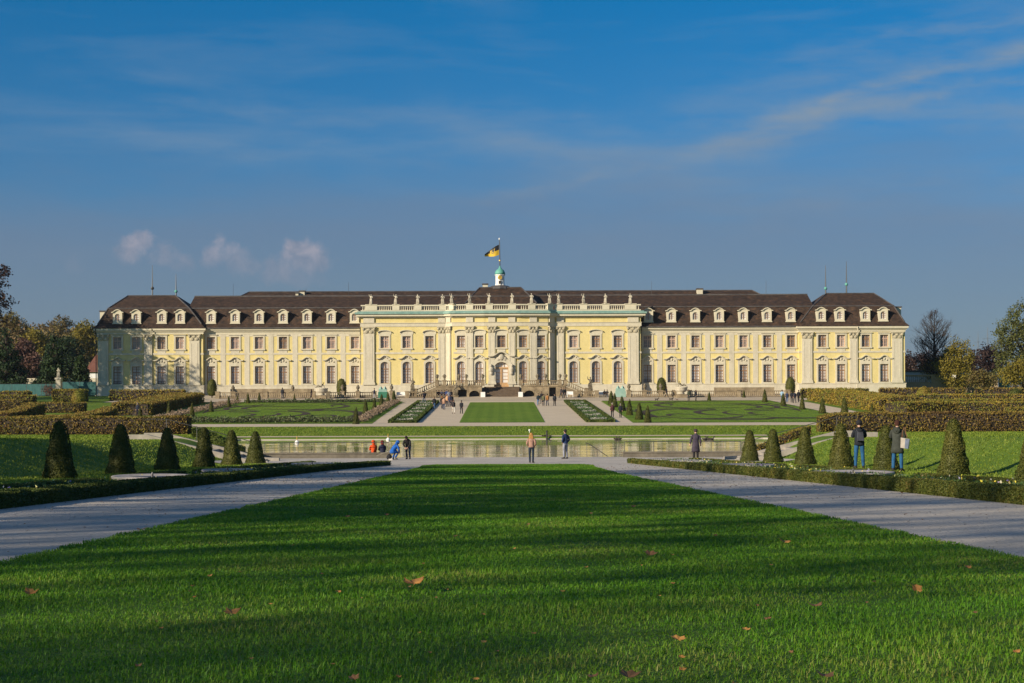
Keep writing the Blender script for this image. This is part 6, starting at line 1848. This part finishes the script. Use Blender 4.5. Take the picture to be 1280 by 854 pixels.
for x0_, x1_, lbl in ((L0, sx(521,YT), 'l'), (R1, sx(732,YT), 'r')):
    z0_, z1_ = ZP, ZT+.35
    m = MB(); A, B = (x0_, x1_) if x0_ < x1_ else (x1_, x0_); za_, zb_ = (z0_, z1_) if x0_ < x1_ else (z1_, z0_)
    m.hexa([(A,YT+.0,ZT-.4),(B,YT+.0,ZT-.4),(B,YT+3.0,ZT-.4),(A,YT+3.0,ZT-.4),(A,YT+.0,za_),(B,YT+.0,zb_),(B,YT+3.0,zb_),(A,YT+3.0,za_)]); m.build('ramp', stonedk, ts)
    baluster_run(ts, x0_, x1_, YT+.15, ZP+.17, ZP+1.0, stonedk, 0, z1_-z0_)
    x = x1_+(-.3 if x1_ < 0 else .3); m = MB(); m.box(x-.35,x+.35,YT-.2,YT+.5,ZT-.3,ZT+1.35); m.box(x-.42,x+.42,YT-.27,YT+.57,ZT+1.353,ZT+1.5); m.build('pier', stonedk, ts)
for x in (-3.15, 3.2):
    m = MB(); m.box(x-.38,x+.38,269.5,270.2,ZT-.3,ZT+.85); o = m.build('pedestal', MT['white'], ts)
urn_prof = [(.10,0),(.16,.03),(.06,.16),(.14,.26),(.24,.46),(.20,.60),(.30,.72),(.24,.80),(.05,.95)]
um = MB(); um.lathe(urn_prof, (0,0,0), 10)
for q in (-1,1): um.tube([(q*.24,0,.5),(q*.36,0,.62),(q*.26,0,.72)], .03, 5)
uo = um.build('urn', MT['darkstatue'], smooth=True); ume = uo.data; bpy.data.objects.remove(uo)
for i, px in enumerate([546.5,555.5,573.8,582.8,603.5,651,672,682,700,707]):
    o = link('urn', ume); o.location = (sx(px,YT), YT+.1, ZP+1.145); o.scale = (1,1,1.05)
    tag(o, '%s stone urn from the left on the terrace stair balustrade' % ORD[i], 'urn', 'urns on the terrace stair')

# balustrades of the terrace
def balustrade(px0, px1, Y, h, label, mat, piers=6, moss=False):
    x0, x1 = sx(px0,Y), sx(px1,Y); z = tz(0, Y)
    t = thing('balustrade', label, 'balustrade', (x0, Y, z))
    k = max(1, int((x1-x0)/piers)); 
    for i in range(k+1):
        x = x0+(x1-x0)*i/k; m = MB(); m.box(x-.34,x+.34,Y-.28,Y+.28,z-.2,z+h); m.box(x-.4,x+.4,Y-.34,Y+.34,z+h+.003,z+h+.12); m.build('pier', mat, t)
        if i < k: baluster_run(t, x+.345, x0+(x1-x0)*(i+1)/k-.345, Y, z+.15, z+h-.02, mat)
    return t
balustrade(272,392,267.6,1.12,'long sandstone balustrade along the left wing of the palace', stonedk)
balustrade(410,468,268.4,1.05,'shaded stretch of balustrade right of the stone vase on the left', MT['darkstatue'])  # shade on this stretch is put into its darker stone colour
balustrade(509,543,268.2,1.05,'short balustrade between the left bench and the terrace stair', stonedk)
balustrade(724,746,267.9,1.1,'short balustrade between the terrace stair and the right bench', stonedk)
balustrade(786,843,267.6,1.12,'balustrade between the covered statue and the stone vase on the right', stonedk)
balustrade(862,985,267.6,1.12,'long sandstone balustrade along the right wing of the palace', stonedk)
# flower boxes strung behind the balustrades
for a, b_, lb in ((288,392,'left'),(893,968,'right')):
    m = MB(); Yb = 272.5; z = tz(0,Yb); m.box(sx(a,Yb),sx(b_,Yb),Yb,Yb+.5,z-.3,z+1.35); o = m.build('planter_wall', stonedk); tag(o, 'low terrace wall behind the %s balustrade' % lb, 'wall')
# statues on the terrace
def place_statue(px, Y, z, h, mat, label, k, rot=math.pi, ped=None):
    o = link('statue', STM[k]); x = sx(px, Y); o.location = (x, Y, z); o.scale = (h/1.78,)*3; o.rotation_euler = (0,0,rot)
    o.material_slots[0].link = 'OBJECT'; o.material_slots[0].material = MT[mat]
    return tag(o, label, 'statue', 'statues on the palace terrace')
for px, Y, top, lb, k in ((516,269.0,472.5,'dark statue standing left of the terrace stair',0),(738,269.2,471.5,'dark statue standing right of the terrace stair',2),(570,269.6,478,'small dark statue against the left terrace wall',3)):
    x = sx(px,Y); z = tz(x,Y); zt = sz(top,Y); ph = 1.15 if px != 570 else .3
    m = MB(); m.box(-.38,.38,-.3,.3,-.2,ph-.12); m.box(-.45,.45,-.37,.37,ph-.117,ph); pd = m.build('pedestal', stonedk); pd.location = (x,Y,z); tag(pd, 'pedestal under the '+lb, 'pedestal', 'pedestals on the palace terrace')
    place_statue(px, Y, z+ph, zt-z-ph, 'darkstatue', lb, k)
bust = MB(); bust.lathe([(.22,0),(.30,.12),(.16,.26),(.34,.48),(.40,.66),(.30,.84),(.16,.92),(.22,1.0),(.20,1.16),(.05,1.28)], (0,0,0), 10)
for q in range(6): bust.ball((.24*math.cos(q), .24*math.sin(q), .80), .15, 7, 5)
bo_ = bust.build('vase', MT['darkstatue']); bme = bo_.data; bpy.data.objects.remove(bo_)
for px, lb in ((447.5,'stone vase on the balustrade left of the green cover'),(489.5,'stone vase on a pier right of the green cover'),(786,'carved vase right of the pale green cover'),(805.8,'stone vase on a pier in the right balustrade'),(825.8,'vase before the round clipped tree on the right'),(366,'dark vase on the long left balustrade'),(428.2,'pale vase before the round clipped tree on the left'),(291.5,'dark vase ending the long left balustrade')):
    Y = 268.0; x = sx(px,Y); z = tz(0,Y); t = thing('pedestal', 'square pedestal under the '+lb, 'pedestal', (x,Y,z), 'pedestals on the palace terrace')
    m = MB(); m.box(x-.32,x+.32,Y-.45,Y+.25,z-.2,z+1.1); m.build('shaft', stonedk, t); m = MB(); m.box(x-.39,x+.39,Y-.52,Y+.32,z+1.103,z+1.22); m.build('cap', stonedk, t)
    o = link('vase', bme); o.location = (x,Y-.1,z+1.223); o.scale = (.8,.8,.85); tag(o, lb, 'vase', 'vases on the palace terrace')
# the two great vases with reclining figures
for px, lb in ((402,'left'),(851.5,'right')):
    Y = 265.5; x = sx(px,Y); z = tz(0,Y)
    t = thing('stone_vase', 'huge carved stone vase on the %s side of the palace terrace' % lb, 'vase', (x,Y,z), 'great vases on the terrace')
    m = MB(); m.box(x-.85,x+.85,Y-.8,Y+.8,z-.2,z+.42); m.box(x-.7,x+.7,Y-.65,Y+.65,z+.423,z+.6); m.build('plinth', stonedk, t)
    m = MB(); m.lathe([(.55,.60),(.62,.70),(.45,.85),(.85,1.05),(1.05,1.35),(1.02,1.6),(1.12,1.7),(1.05,1.78)], (x,Y,z), 18); m.build('bowl', MT['statue'], t, smooth=True)
    P = pose(pelvis=(-.15,0,.22), spine=(.02,.0,.34), chest=(.18,0,.50), neck=(.27,0,.64), hb=(.30,.0,.71), hm=(.33,.0,.78), ht=(.34,.0,.86), shL=(.12,-.17,.58), elL=(.02,-.3,.42), wrL=(.0,-.2,.20), haL=(.0,-.18,.12), shR=(.22,.17,.56), elR=(.38,.24,.36), wrR=(.46,.16,.16), haR=(.5,.14,.1),
             hiL=(-.18,-.09,.20), knL=(-.50,-.12,.48), anL=(-.82,-.12,.16), toL=(-.95,-.12,.10), hiR=(-.18,.09,.20), knR=(-.56,.10,.22), anR=(-.92,.10,.12), toR=(-1.05,.1,.1))
    me = body_mesh(P, 'statue'); me.materials.clear(); me.materials.append(MT['darkstatue'])
    o = link('statue', me); o.location = (x,Y,z+1.78); o.scale = (1.05,1.05,1.15); o.rotation_euler = (0,0,.15 if lb == 'left' else math.pi+.1); tag(o, 'dark reclining figure on top of the %s great stone vase' % lb, 'statue', 'reclining figures')
# winter covers, benches
glass = surf('pale_green_panel', [(0.3,(.20,.34,.29)),(0.7,(.30,.44,.38))], scale=1, rough=.35)
glassd = surf('green_panel', [(0.3,(.03,.14,.09)),(0.7,(.06,.20,.13))], scale=1, rough=.35)
for a, b_, mat, lb in ((473,484.5,glassd,'green winter cover boxed round a fountain on the left of the terrace'),(769,782,glass,'pale green winter cover boxed round a fountain on the right of the terrace')):
    Y = 268.9; x0, x1 = sx(a,Y), sx(b_,Y); z = tz(0,Y); t = thing('winter_cover', lb, 'cover', ((x0+x1)/2,Y,z))
    m = MB(); m.box(x0,x1,Y-.8,Y+.8,z,z+1.0); m.build('lower_panels', mat, t)
    m = MB(); m.box(x0+.1,x1-.1,Y-.7,Y+.7,z+1.003,z+1.45); m.build('upper_panels', glass, t)
    for q in (.28, .72):
        xx = x0+(x1-x0)*q; m = MB(); m.lathe([(.36,z+1.453),(.05,z+1.95)], (xx,Y,0), 4); m.build('peak', glass, t)
for a, b_, lb in ((495.5,509,'white garden bench right of the green cover on the left'),(746.5,759.5,'white garden bench with two people right of the terrace stair'),(708.5,716.5,'short white bench at the foot of the right terrace stair')):
    Y = 268.6; x0, x1 = sx(a,Y), sx(b_,Y); z = tz(0,Y); t = thing('garden_bench', lb, 'bench', (x0,Y,z), 'white benches on the terrace')
    m = MB(); m.box(x0,x1,Y-.35,Y+.12,z+.40,z+.46); m.build('seat', MT['white'], t)
    m = MB(); m.box(x0,x1,Y+.14,Y+.20,z+.50,z+1.0)
    m.build('backrest', MT['white'], t)
    for xx in (x0+.02, x1-.10):
        m = MB(); m.box(xx,xx+.08,Y-.33,Y-.25,z-.05,z+.397); m.box(xx,xx+.08,Y+.10,Y+.137,z-.05,z+.9); m.box(xx,xx+.08,Y-.247,Y+.097,z+.60,z+.66); m.build('leg', MT['white'], t)

# stone basins in the borders beside the lawn
basin_m = surf('basin_stone', [(0.25,(.30,.275,.26)),(0.75,(.46,.43,.41))], scale=1.5, rough=.8, bump=.3, bscale=9, fine=(5,.3))
for x, Y, r, lb in ((-8.3,38,.96,'large round stone basin nearest on the left, by the end of the back hedge'),(-8.4,49,.80,'second round stone basin on the left, below the sunlit cones'),(-8.3,70,.92,'farthest round stone basin on the left, near the low pond wall'),
                    (9.0,41,1.06,'large round stone basin in front of the two people by the cones'),(9.0,58.4,1.0,'second round stone basin on the right, before the small cones'),(9.0,76,1.02,'round stone basin in front of the person in the long coat'),(8.8,88,.85,'farthest round stone basin on the right, by the end of the hedge')):
    z = tz(x, Y); t = thing('stone_basin', lb, 'basin', (x,Y,z), 'round fountain basins in the borders')
    m = MB(); m.lathe([(r*.5,-.1),(r*.55,.05),(r*.98,.15),(r,.20),(r*.97,.225),(r*.88,.215),(r*.78,.185),(r*.45,.16),(.06,.155)], (x,Y,z), 36); m.build('bowl', basin_m, t, smooth=True)
    m = MB(); m.lathe([(.03,.16),(.025,.26),(.012,.30)], (x,Y,z), 8); m.build('nozzle', MT['steel'], t)
    m = MB(); m.lathe([(r*.60,.182),(.05,.183)], (x,Y,z), 28); m.build('basin_water', MT['iron'], t)
# fountain nozzles and birds on the pond
for px, py, lb in ((371,553,'white fountain nozzle standing in the left part of the pond'),(485,550,'white fountain nozzle near the far shore left of centre')):
    Y = FOC*ZC/(py-HY); x = sx(px,Y); t = thing('fountain_nozzle', lb, 'nozzle', (x,Y,0))
    m = MB(); m.lathe([(.16,-.1),(.20,.08),(.12,.18),(.06,.25)], (x,Y,0), 10); m.build('float', MT['white'], t); m = MB(); m.lathe([(.04,.25),(.03,.55),(.015,.62)], (x,Y,0), 7); m.build('jet', MT['gold'], t)
o = MB(); Y = 154.5; x = sx(682.5,Y); o.tube([(x,152.2,-.1),(x,152.2,.75)], [.09,.08], 8); o.tube([(x,152.2,.75),(x,152.2,.82)], [.13,.10], 8); ob = o.build('bollard', MT['iron']); tag(ob, 'dark bollard standing in the water by the far shore', 'bollard')
Y = 157.5; x = sx(661.8,Y); m = MB(); m.lathe([(.04,-.1),(.04,.16),(.10,.20),(.11,.28),(.06,.34)], (x,Y,tz(x,Y)), 10); o = m.build('garden_lamp', MT['white']); tag(o, 'small white garden lamp in the grass strip behind the pond', 'lamp')
def duck(px, Y, rot, z, label):
    m = MB(); m.ball((0,0,.08), (.24,.13,.11), 10, 6); m.tube([(.15,0,.12),(.22,0,.24),(.24,0,.28)], [.06,.045,.05], 7); m.ball((.26,0,.30), (.065,.05,.05), 8, 5); m.tube([(.30,0,.295),(.38,0,.28)], [.022,.01], 5); m.tube([(-.18,0,.12),(-.32,0,.17)], [.07,.015], 6)
    o = m.build('duck', flat('duck_feathers', (.045,.036,.028)), smooth=True); o.location = (sx(px,Y),Y,z); o.rotation_euler = (0,0,rot); tag(o, label, 'duck', 'ducks on the pond')
for i, (px, Y, r_, z, lb) in enumerate(((770.5,149,.2,0,'duck swimming left of its close neighbour right of the blue jacket'),(773.5,149,3.0,0,'duck swimming right of its close neighbour right of the blue jacket'),(881,147,.3,0,'left duck of the three beside the long coat'),(885,148,2.8,0,'middle duck of the three beside the long coat'),(889,147,.1,0,'right duck of the three beside the long coat'),(680.2,153.2,.3,.2,'duck resting on the far kerb left of the bollard'),(686,153.3,2.6,.2,'duck resting on the far kerb right of the bollard'))):
    duck(px, Y, r_, z, lb)

# ---------------------------------------------------------------- left and right of the palace
teal = surf('teal_netting', [(0.25,(.02,.085,.09)),(0.75,(.05,.15,.15))], scale=1.2, rough=.7, stretch=(3,1,.6))
def teal_fence(px0, px1, Y, h, label, dark=()):
    x0, x1 = sx(px0,Y), sx(px1,Y); z = tz(x0,Y); t = thing('site_fence', label, 'fence', (x0,Y,z)); k = max(1, int((x1-x0)/2.4))
    for i in range(k):
        a = x0+(x1-x0)*i/k; b_ = x0+(x1-x0)*(i+1)/k
        m = MB(); m.box(a+.04,b_-.04,Y-.015,Y+.015,z+.15,z+h); m.build('netting_panel', MT['iron'] if i in dark else teal, t)
        m = MB(); m.tube([(a,Y,z-.2),(a,Y,z+h+.1)], .03, 6); m.build('post', MT['steel'], t)
    m = MB(); m.tube([(x0,Y+.04,z+h+.05),(x1,Y+.04,z+h+.05)], .025, 6); m.build('top_rail', MT['steel'], t)
teal_fence(-40, 70, 283, 2.15, 'long low teal netting fence left of the stone pillar')
teal_fence(78, 121, 282, 2.5, 'teal netting fence between the stone pillar and the left pavilion', dark=(2,3))
Y = 279; x = sx(73.5,Y); z = tz(x,Y); t = thing('stone_pillar', 'tall pale stone pillar by the teal fence, carrying a statue', 'pillar', (x,Y,z))
zc = sz(470.5,Y)
m = MB(); m.box(x-.42,x+.42,Y-.42,Y+.42,z-.2,zc-.3); m.build('shaft', MT['statue'], t); m = MB(); m.box(x-.55,x+.55,Y-.55,Y+.55,zc-.297,zc); m.build('cap', MT['statue'], t)
place_statue(73.5, Y, zc, 1.75, 'statue', 'pale statue on top of the stone pillar by the teal fence', 1)
c_ = crown([(0,0,1.1,1.3,1.1,1.0)], 1400, .18, 'pinkleaf', 'bush', .3, None, .3); c_.location = ground_loc(62, 281); c_['label'] = 'round pinkish bush between the teal fence and the stone pillar'; c_['category'] = 'bush'
# house far left
Y = 330; x0, x1 = sx(108,Y), sx(150,Y); z = tz(x0,Y); t = thing('house', 'white house with a red roof just left of the palace', 'house', (x0,Y,z))
m = MB(); m.box(x0,x1,Y,Y+8,z-.3,z+5.2); m.build('wall', MT['white'], t)
m = MB(); m.add([(x0-.4,Y-.5,z+5.1),(x1,Y-.5,z+5.1),(x1,Y+4,z+9.5),(x0+1.5,Y+4,z+9.5),(x0-.4,Y+8.5,z+5.1),(x1,Y+8.5,z+5.1)], [(0,1,2,3),(3,2,5,4),(0,3,4)]); m.build('roof', surf('red_roof_tiles', [(0.3,(.13,.055,.04)),(0.7,(.20,.085,.06))], scale=2, rough=.85, bump=.3), t)
for q in (1.0, 3.0):
    m = MB(); m.box(x0+q,x0+q+.9,Y-.05,Y+.0,z+1.6,z+3.4); w_ = m.build('window', MT['pinkframe'], t); m = MB(); m.add([(x0+q+.1,Y-.055,z+1.7),(x0+q+.8,Y-.055,z+1.7),(x0+q+.8,Y-.055,z+3.3),(x0+q+.1,Y-.055,z+3.3)], [(0,1,2,3)]); m.build('pane', MT['pane_up'], w_)
m = MB(); Y = 312; m.box(sx(-40,Y), sx(122,Y), Y, Y+.4, 3.5, sz(471,Y)); o = m.build('garden_wall', MT['trim']); tag(o, 'pale garden wall behind the dark evergreens on the left', 'wall')
# right: garden wall with balustrade, lamp, gate, parked van roof
sand = surf('beige_wall', [(0.25,(.42,.32,.19)),(0.75,(.54,.42,.27))], scale=.6, rough=.9, bump=.3, bscale=5, fine=(2,.3))
Y = 287; z = tz(90,Y); x0, xm, x1 = sx(1128,Y), sx(1166,Y), sx(1247,Y); zb_ = sz(480.5,Y); zt_ = sz(472.2,Y)
t = thing('garden_wall', 'beige garden wall with a balustraded stretch right of the palace', 'wall', (x0,Y,z))
m = MB(); m.box(x0,xm,Y,Y+.5,z-.4,zb_-.003); m.box(xm+.003,x1,Y,Y+.5,z-.4,zt_); m.build('wall', sand, t)
m = MB(); m.box(xm-.3,xm+.3,Y-.1,Y+.0-.003,z-.4,zt_+.1); m.box(x1-.7,x1,Y-.1,Y-.003,z-.4,zt_+.1); m.box(x0,x1,Y-.05,Y-.003,zb_-.35,zb_-.15); m.build('pier', sand, t)
m = MB(); m.box(x0,x1,Y-.08,Y+.58,zt_+.103,zt_+.28); m.build('coping', sand, t)
baluster_run(t, x0+.4, xm-.4, Y+.25, zb_+.06, zt_+.10, sand, name='baluster')
Y = 283; x = sx(1192.5,Y); z = tz(x,Y); t = thing('street_lamp', 'slim grey lamp post before the beige garden wall', 'lamp post', (x,Y,z))
m = MB(); m.tube([(x,Y,z-.1),(x,Y,sz(474.5,Y))], [.09,.06], 7); m.build('post', MT['steel'], t); m = MB(); m.box(x-.30,x+.30,Y-.2,Y+.2,sz(474.5,Y),sz(470.3,Y)); m.build('lamp_head', MT['white'], t)
teal_fence(1248.5, 1263, 283, 3.0, 'teal gate panel at the right end of the beige wall')
Y = 300; z = tz(80,Y); x0, x1 = sx(1131,Y), sx(1212,Y); t = thing('low_building', 'long low white building behind the garden wall on the right', 'building', (x0,Y,z))
m = MB(); m.box(x0,x1,Y,Y+6,z-.2,sz(466.5,Y)); m.build('wall', MT['white'], t); m = MB(); m.box(x0-.3,x1+.3,Y-.3,Y+6.3,sz(466.5,Y)+.003,sz(465,Y)); m.build('roof', MT['ridge'], t)
hedge([(sx(1131,293),293),(sx(1212,293),293)], 1.5, 1.9, MT['conifer'], 'dark hedge between the white building and the garden wall', .2, .0009)
# far transmission masts
def mast(px, ptop, Y, label, w_=10):
    x = sx(px,Y); z1 = sz(ptop,Y); m = MB(); z0 = 0
    for q, r in ((-1,-1),(1,-1),(1,1),(-1,1)): m.tube([(x+q*4,Y+r*4,z0),(x+q*.8,Y+r*.8,z1*.75),(x,Y,z1)], [.30,.24,.2], 4)
    for k in range(8):
        u = k/8; s0 = 4*(1-u)+.8*u; zz = z1*.75*u; u2 = (k+1)/8; s1 = 4*(1-u2)+.8*u2; z2 = z1*.75*u2
        m.tube([(x-s0,Y-4,zz),(x+s1,Y-4,z2)], .12, 3); m.tube([(x+s0,Y-4,zz),(x-s1,Y-4,z2)], .12, 3)
    for zz, ww in ((z1*.72, w_), (z1*.84, w_*.75)):
        m.tube([(x-ww,Y,zz),(x,Y,zz+1.5),(x+ww,Y,zz)], [.15,.25,.15], 4); m.tube([(x-ww,Y,zz),(x+ww,Y,zz)], .15, 4)
    o = m.build('transmission_mast', flat('hazed_steel', (.16,.19,.23))); tag(o, label, 'mast', 'far transmission masts')  # blue-grey of the distant haze is put into the steel colour
mast(1234.8, 411, 2200, 'right and taller of two far power masts above the dark tree'); mast(1222.8, 416, 2700, 'left and fainter of two far power masts above the dark tree')
SEL, SAZ = R(20.0), R(52)
SUN_E, SKY_S, EXPO, ROLL = 5.0, .072, .41, .19
SKY_T = [(.50, .63, .80), (.25, .54, .86), (.010, .56, .95), (.60, .85, 1.05)]
CLOUD_A = (2.3, 3.2, 4.3); CLOUD_B = (1.75, 2.25, 3.15); CLOUD_C = (5.9, 5.0, 5.3); CLOUD_D = (2.5, 2.7, 3.5)
HAZE = .00007
# ================================================================ camera, sun, sky
cam = bpy.data.cameras.new('camera'); co = bpy.data.objects.new('camera', cam); COL.objects.link(co)
co.location = (0, 0, ZC); co.rotation_euler = (R(90), R(ROLL), 0)
cam.sensor_width = 36; cam.lens = 36*FOC/1280
cam.shift_x = (640-CX)/1280; cam.shift_y = (HY-427)/1280
cam.clip_start = .1; cam.clip_end = 20000
SC.camera = co

sun = bpy.data.lights.new('sun', 'SUN'); so = bpy.data.objects.new('sun', sun); COL.objects.link(so)
sun.energy = SUN_E; sun.angle = R(.5); sun.color = (1.0, .86, .66)
ld = Vector((math.sin(SAZ)*math.cos(SEL), math.cos(SAZ)*math.cos(SEL), -math.sin(SEL)))
so.rotation_euler = ld.to_track_quat('-Z', 'Y').to_euler()

w = bpy.data.worlds.new('World'); SC.world = w; w.use_nodes = True
nt = w.node_tree
for n_ in list(nt.nodes): nt.nodes.remove(n_)
out = N(nt, 'ShaderNodeOutputWorld'); bg = N(nt, 'ShaderNodeBackground'); bg.inputs[1].default_value = SKY_S
sky = N(nt, 'ShaderNodeTexSky', sky_type='NISHITA'); sky.sun_disc = False; sky.sun_elevation = SEL
sky.sun_rotation = SAZ + math.pi; sky.air_density = 1.0; sky.dust_density = .6; sky.ozone_density = 2.0
sky.altitude = 250
tc = N(nt, 'ShaderNodeTexCoord').outputs['Generated']
sep = N(nt, 'ShaderNodeSeparateXYZ'); nt.links.new(tc, sep.inputs[0])
def math_n(op, a, b=None, c=None):
    n_ = N(nt, 'ShaderNodeMath', operation=op)
    for i, v in enumerate((a, b, c)):
        if v is None: continue
        if hasattr(v, 'links'): nt.links.new(v, n_.inputs[i])
        else: n_.inputs[i].default_value = v
    return n_.outputs[0]
# deepen the blue with height (clear polarised autumn air)
c = mix(nt, 1.0, sky.outputs[0], ramp(nt, sep.outputs['Z'], [(0.0, SKY_T[0]), (0.10, SKY_T[1]), (0.25, SKY_T[2]), (0.42, SKY_T[3]), (1.0, SKY_T[3])]), 'MULTIPLY')
# thin streaks of high cloud
mp = N(nt, 'ShaderNodeMapping'); mp.inputs['Scale'].default_value = (2.2, 2.2, 15); mp.inputs['Rotation'].default_value = (0, R(-11), 0)
nt.links.new(tc, mp.inputs[0])
f1 = noise_fac(nt, 2.1, 6, .58, vec=mp.outputs[0], dist=.5)
cir = N(nt, 'ShaderNodeMapRange', inp={'From Min': .50, 'From Max': .80, 'To Max': .32}); nt.links.new(f1, cir.inputs[0])
c = mix(nt, cir.outputs[0], c, CLOUD_A)
# long wisps rising to the upper right
def wisp(x0, z0, slope, x1, wid, amp):
    d_ = math_n('SUBTRACT', math_n('SUBTRACT', sep.outputs['Z'], z0), math_n('MULTIPLY', math_n('SUBTRACT', sep.outputs['X'], x0), slope))
    wv = math_n('MULTIPLY_ADD', noise_fac(nt, 9, 5, .6, vec=tc), .05, -.025)
    q = math_n('DIVIDE', math_n('ADD', d_, wv), wid)
    g = math_n('POWER', 2.718, math_n('MULTIPLY', math_n('MULTIPLY', q, q), -1.0))
    mr = N(nt, 'ShaderNodeMapRange', inp={'From Min': x0, 'From Max': x0+(x1-x0)*.45, 'To Max': amp}); nt.links.new(sep.outputs['X'], mr.inputs[0])
    mpw = N(nt, 'ShaderNodeMapping'); mpw.inputs['Scale'].default_value = (6, 6, 34); mpw.inputs['Rotation'].default_value = (0, math.atan(slope), 0); nt.links.new(tc, mpw.inputs[0])
    st_ = N(nt, 'ShaderNodeMapRange', inp={'From Min': .36, 'From Max': .70}); nt.links.new(noise_fac(nt, 2.0, 6, .62, vec=mpw.outputs[0]), st_.inputs[0])
    return math_n('MULTIPLY', math_n('MULTIPLY', g, mr.outputs[0]), st_.outputs[0])
for a_ in ((.00, .126, .26, .36, .009, 1.0), (.05, .165, .22, .40, .030, .42), (.17, .206, .14, .30, .005, .70), (-.07, .178, -.22, .02, .016, .38), (-.03, .150, .05, .20, .012, .40), (.10, .118, .05, .40, .008, .55), (-.30, .155, .02, -.12, .012, .35), (-.28, .187, -.03, -.15, .006, .35), (-.02, .124, .20, .03, .004, .7)):
    c = mix(nt, wisp(*a_), c, CLOUD_A)
# flat grey-violet band low over the horizon
bz = N(nt, 'ShaderNodeMapRange', inp={'From Min': .165, 'From Max': .095, 'To Max': .62}); bz.interpolation_type = 'SMOOTHSTEP'
mp2 = N(nt, 'ShaderNodeMapping'); mp2.inputs['Scale'].default_value = (1.2, 1.2, 6)
nt.links.new(tc, mp2.inputs[0])
wob = math_n('MULTIPLY_ADD', noise_fac(nt, 3, 4, .6, vec=mp2.outputs[0]), .09, -.045)
nt.links.new(math_n('ADD', sep.outputs['Z'], wob), bz.inputs[0])
c = mix(nt, bz.outputs[0], c, CLOUD_B)
# small pink cumulus heads on the left, low in the sky
def warp(sock, seed, amp1, amp2):
    v = N(nt, 'ShaderNodeVectorMath', operation='ADD'); v.inputs[1].default_value = (seed, seed*.7, 1.3*seed); nt.links.new(tc, v.inputs[0])
    a_ = math_n('MULTIPLY_ADD', noise_fac(nt, 26, 2, .5, vec=v.outputs[0]), amp1, -amp1/2)
    b_ = math_n('MULTIPLY_ADD', noise_fac(nt, 95, 4, .6, vec=v.outputs[0]), amp2, -amp2/2)
    return math_n('ADD', sock, math_n('ADD', a_, b_))
WX = warp(sep.outputs['X'], 3.1, .034, .024); WZ = warp(sep.outputs['Z'], 8.7, .026, .020)
def puff(cx, cz, rx, rz):
    dx = math_n('DIVIDE', math_n('SUBTRACT', WX, cx), rx)
    dz_ = math_n('DIVIDE', math_n('SUBTRACT', WZ, cz), rz)
    d2 = math_n('ADD', math_n('MULTIPLY', dx, dx), math_n('MULTIPLY', dz_, dz_))
    return math_n('SUBTRACT', 1.0, d2)
tot = None
for (px, py, rx, rz, h) in ((95,330,30,26,.45),(168,312,28,25,.8),(215,322,30,21,.75),(268,316,28,25,.75),(300,324,33,23,.75),(348,337,40,24,.9),(385,318,42,31,1.1),(365,345,60,16,.7),(700,345,70,10,.35)):
    l = math.sqrt(FOC**2+(px-CX)**2+(HY-py)**2)
    p = math_n('MULTIPLY', puff((px-CX)/l, (HY-py)/l, rx/FOC, rz/FOC), h)
    p = math_n('MAXIMUM', p, 0.0)
    tot = p if tot is None else math_n('MAXIMUM', tot, p)
f2 = noise_fac(nt, 42, 6, .66, vec=tc, dist=.4)
pm = math_n('SUBTRACT', math_n('ADD', tot, math_n('MULTIPLY', f2, .7)), .50)
pr = N(nt, 'ShaderNodeMapRange', inp={'From Min': 0, 'From Max': .85, 'To Max': .60}); pr.interpolation_type = 'SMOOTHSTEP'
nt.links.new(math_n('MULTIPLY', pm, math_n('GREATER_THAN', tot, .001)), pr.inputs[0])
# heads catch the light, undersides melt into the haze
hz = N(nt, 'ShaderNodeMapRange', inp={'From Min': .068, 'From Max': .098}); nt.links.new(sep.outputs['Z'], hz.inputs[0])
lit = N(nt, 'ShaderNodeMapRange', inp={'From Min': .38, 'From Max': .66}); nt.links.new(noise_fac(nt, 70, 6, .65, vec=tc, dist=.6), lit.inputs[0])
cc = mix(nt, math_n('MULTIPLY', lit.outputs[0], math_n('MULTIPLY_ADD', hz.outputs[0], .6, .4)), CLOUD_D, CLOUD_C)
c = mix(nt, math_n('MULTIPLY', pr.outputs[0], math_n('MULTIPLY_ADD', hz.outputs[0], .65, .35)), c, cc)
nt.links.new(c, bg.inputs[0]); nt.links.new(bg.outputs[0], out.inputs[0])

SC.view_settings.view_transform = 'Standard'; SC.view_settings.look = 'None'
SC.view_settings.exposure = EXPO; SC.view_settings.gamma = 1; SC.view_settings.use_curve_mapping = False
SC.render.engine = 'CYCLES'
SC.cycles.use_denoising = True
SC.cycles.max_bounces = 6; SC.cycles.diffuse_bounces = 3; SC.cycles.glossy_bounces = 3; SC.cycles.transmission_bounces = 3; SC.cycles.volume_bounces = 0
SC.cycles.caustics_reflective = False; SC.cycles.caustics_refractive = False
SC.render.film_transparent = False

# thin autumn haze in the air over the whole site
hm_, nt, out = new_mat('haze_air')
pv = N(nt, 'ShaderNodeVolumePrincipled', inp={'Color': (.80, .86, .95, 1), 'Density': HAZE, 'Anisotropy': .35})
nt.links.new(pv.outputs[0], out.inputs['Volume'])
mb = MB(); mb.box(-3060, 3060, -260, 3260, -2.0, 128.0)
tag(mb.build('haze', hm_), 'thin pale autumn haze over the garden', kind='stuff')
